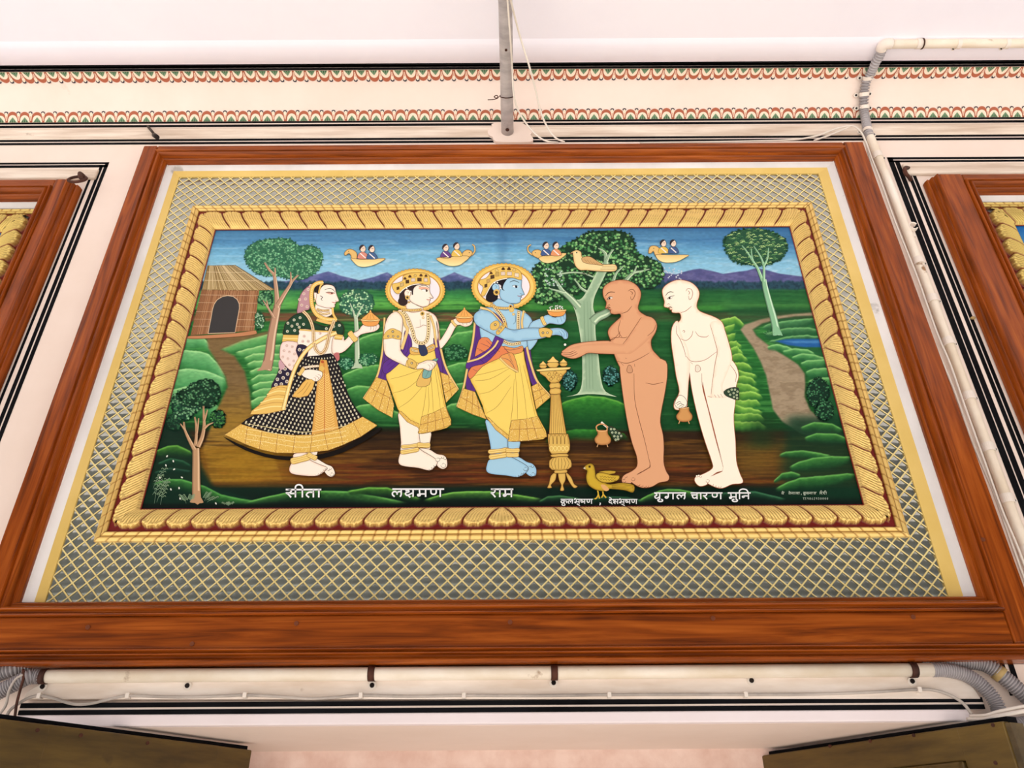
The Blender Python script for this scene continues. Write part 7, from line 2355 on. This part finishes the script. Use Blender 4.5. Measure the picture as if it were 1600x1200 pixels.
def lettering(name, words_, y0, h, w, head, arcs=(), label=None, col=(238, 240, 240), shade=(10, 18, 14)):
    p = Pic()
    for dx, dy, c in ((1.1, 0.7, shade), (0, 0, col)):
        LAYER[0] += 1
        for a, b in head: p.stroke([(a + dx, y0 + dy), (b + dx, y0 + dy)], w * 1.05, c, 1, False, same=True)
        for gname, x0, gw in words_:
            for stp in GLY[gname]:
                pts = [(x0 + sx * gw + dx - 0.06 * h * sy * 0, y0 + sy * h + dy) for sx, sy in stp]
                p.stroke(pts, w, c, 5, False, same=True)
        for pts in arcs:
            p.stroke([(a + dx, b + dy) for a, b in pts], w, c, 6, False, same=True)
    return p.put(name, painting, label)


LAYER[0] = 900
lettering('painted_name', [('s', 446, 20), ('aa', 472.4, 1), ('t', 476, 17.5), ('aa', 498.2, 1)], 765.0, 12.2, 2.5, [(446.5, 502)], [[(461.6, 765), (461.8, 760.5), (465, 757.6), (470, 758), (472.6, 761.5), (472.4, 766)]], 'white lettering below the woman')
lettering('painted_name', [('l', 611.5, 17), ('ksh', 631.5, 17), ('m', 651, 17.5), ('N', 671.5, 19)], 764.2, 12.2, 2.4, [(613, 694)], (), 'white lettering below the second figure')
lettering('painted_name', [('r', 766, 13), ('aa', 781, 1), ('m', 785, 17.5)], 764.4, 12.4, 2.4, [(767, 802)], (), 'short white lettering below the blue man')
lettering('painted_name', [('k', 875.5, 11), ('u', 876, 8), ('l', 887, 8.5), ('bh', 897, 9.5), ('uu', 898, 8), ('ss', 906.5, 9), ('N', 916.5, 9)], 780.2, 7.0, 1.35, [(876, 895), (901.5, 926.5)], (), 'small white lettering under the golden bird')
lettering('painted_name', [('comma', 936, 5), ('d', 950.5, 8.5), ('e', 950.5, 8.5), ('sh', 957.5, 9.5), ('bh', 967, 9.5), ('uu', 968, 8), ('ss', 976.5, 9.5), ('N', 986.5, 9)], 780.4, 7.0, 1.35, [(951.5, 966.4), (971.5, 996)], (), 'small white lettering right of the golden bird')
lettering('painted_name', [('y', 1022, 11), ('u', 1025, 12), ('g', 1038, 17), ('l', 1056.5, 15), ('ch', 1079, 13), ('aa', 1095, 1), ('r', 1098, 11), ('N', 1111.5, 17), ('m', 1138.5, 14.5), ('u', 1141, 13), ('aa', 1155.5, 1), ('n', 1158.5, 14)], 770.2, 9.8, 2.0, [(1022, 1072), (1079, 1129), (1137, 1173)],
          [[(1155.5, 770), (1155.6, 766.5), (1160, 764.2), (1166, 765.2), (1169.4, 769.6)]], 'white lettering below the two unclothed men')
# the painter's two tiny lines in the corner
lettering('painted_signature', [('ph' if False else 'y', 1221, 4), ('e', 1221.5, 4), ('t', 1232, 4), ('e', 1232, 4), ('n', 1236, 4), ('aa', 1241, 1), ('l', 1243, 4), ('t', 1246, 3.5), ('comma', 1251, 3), ('k', 1255, 4.5), ('u', 1255, 4), ('y', 1260, 4), ('n', 1264, 4), ('aa', 1269, 1), ('t', 1271, 4), ('d', 1282, 4), ('aa', 1281, 1), ('d', 1286, 4), ('aa', 1291, 1)],
          769.0, 3.4, 0.75, [(1221, 1226), (1232, 1250), (1255, 1276), (1281, 1292)], [[(1281, 769), (1283, 766.6), (1285, 769)], [(1287, 769), (1289.5, 766.6), (1291, 769)]], 'tiny pale signature in the lower right corner', (178, 192, 172), (8, 22, 16))
DIG = {'9': [(.8, .1), (.3, .1), (.2, .4), (.7, .5), (.8, .1), (.7, 1)], '8': [(.5, 0), (.2, .25), (.8, .7), (.5, 1), (.2, .7), (.8, .25), (.5, 0)], '6': [(.7, 0), (.2, .6), (.5, 1), (.8, .7), (.3, .6)], '2': [(.2, .2), (.6, 0), (.7, .3), (.2, 1), (.8, 1)], '1': [(.5, 0), (.5, 1)], '0': [(.5, 0), (.2, .5), (.5, 1), (.8, .5), (.5, 0)], '3': [(.2, 0), (.7, .1), (.4, .45), (.8, .7), (.2, 1)]}
p_ = Pic()
LAYER[0] += 1
for x0 in (1254.5, 1257.5): p_.stroke([(x0, 777.6), (x0 + 2.4, 777.6)], 0.7, (170, 182, 166), 1, False, same=True); p_.stroke([(x0 + 1, 777.6), (x0 + 1.6, 781)], 0.7, (170, 182, 166), 1, False, same=True)
for i, ch in enumerate('9862930000'):
    p_.stroke([(1261 + i * 3.4 + a * 2.6, 777.4 + b * 3.2) for a, b in DIG[ch]], 0.6, (170, 182, 166), 2, False, same=True)
p_.put('painted_number', painting)

# ================================================================== NEIGHBOUR PAINTINGS
Y3 = YP


def neighbour(label, OUT, INN, gx, gz, left):
    """the gilt-framed picture inside a neighbouring wooden frame"""
    x0_, x1_, z0_, z1_ = INN
    o = root('painting', ((x0_ + x1_) / 2, Y3, z0_), label, 'painting')
    mb_ = MB(); mb_.box(x0_ - 0.004, x1_ + 0.004, Y3, Y3 + 0.006, z0_, z1_ + 0.004)
    mb_.build('backing_board', M['liner'], o)
    lw_ = 0.030
    mb_ = MB(); ring3(mb_, [x0_ - 0.004, x1_ + 0.004, z0_, z1_ + 0.004], [x0_ + 0.004, x1_ - 0.004, 0, z1_ - lw_], Y3 - 0.018, Y3 - 0.002)
    mb_.build('marble_liner', M['liner'], o)
    GO_ = [x0_ + 0.004, x1_ - 0.004, z0_ + 0.03, gz]
    wd_ = 0.095
    GI_ = [GO_[0] + wd_, GO_[1] - wd_, GO_[2] + wd_, GO_[3] - wd_]
    gilt_frame(o, GO_, GI_, 0.0575, 0.020, cols=((212, 184, 104), (150, 118, 56), (124, 36, 28)))
    r_ = Raster([GI_[0] - 0.002, GI_[1] + 0.002, GI_[2] - 0.002, GI_[3] + 0.002], Y3 - 0.0035, 0.012)
    zt = np.clip((GI_[3] - r_.Z) / (GI_[3] - GI_[2]), 0, 1)
    for k, cs in enumerate(((20, 70, 130, 90, 40, 60, 20), (92, 140, 196, 150, 120, 100, 50), (160, 196, 226, 110, 60, 50, 30))):
        r_.c[..., k] = np.interp(zt, [0, 0.08, 0.3, 0.36, 0.5, 0.75, 1], cs)
    n_ = (fbm(r_.X * 9, r_.Z * 60, 400) - 0.5)[..., None]
    r_.c = np.clip(r_.c * (1 + 0.25 * n_), 0, 255)
    tag(r_.build('landscape', M['paint'], o), 'blue painted sky over green land')
    return o


LXI = (LX1 - HW + 0.12, LI1, R1[2], LZI)
kk = (D + Y3) / (D + YF)


def deep(R):
    """the part of the panel plane seen through an opening at the frame's face"""
    return [R[0] - 0.012, R[1] + 0.012, R[2] - 0.012, R[3] + 0.012]


neighbour('gilt framed painting mostly out of view at the left edge', None, deep(LXI), None, at(30, 326, Y3 - 0.01).z, True)
neighbour('gilt framed painting with blue sky cut off at the right edge', None, deep((RI0, RX0 + HW - 0.12, R1[2], RZI)), None, at(1560, 315.5, Y3 - 0.01).z, False)
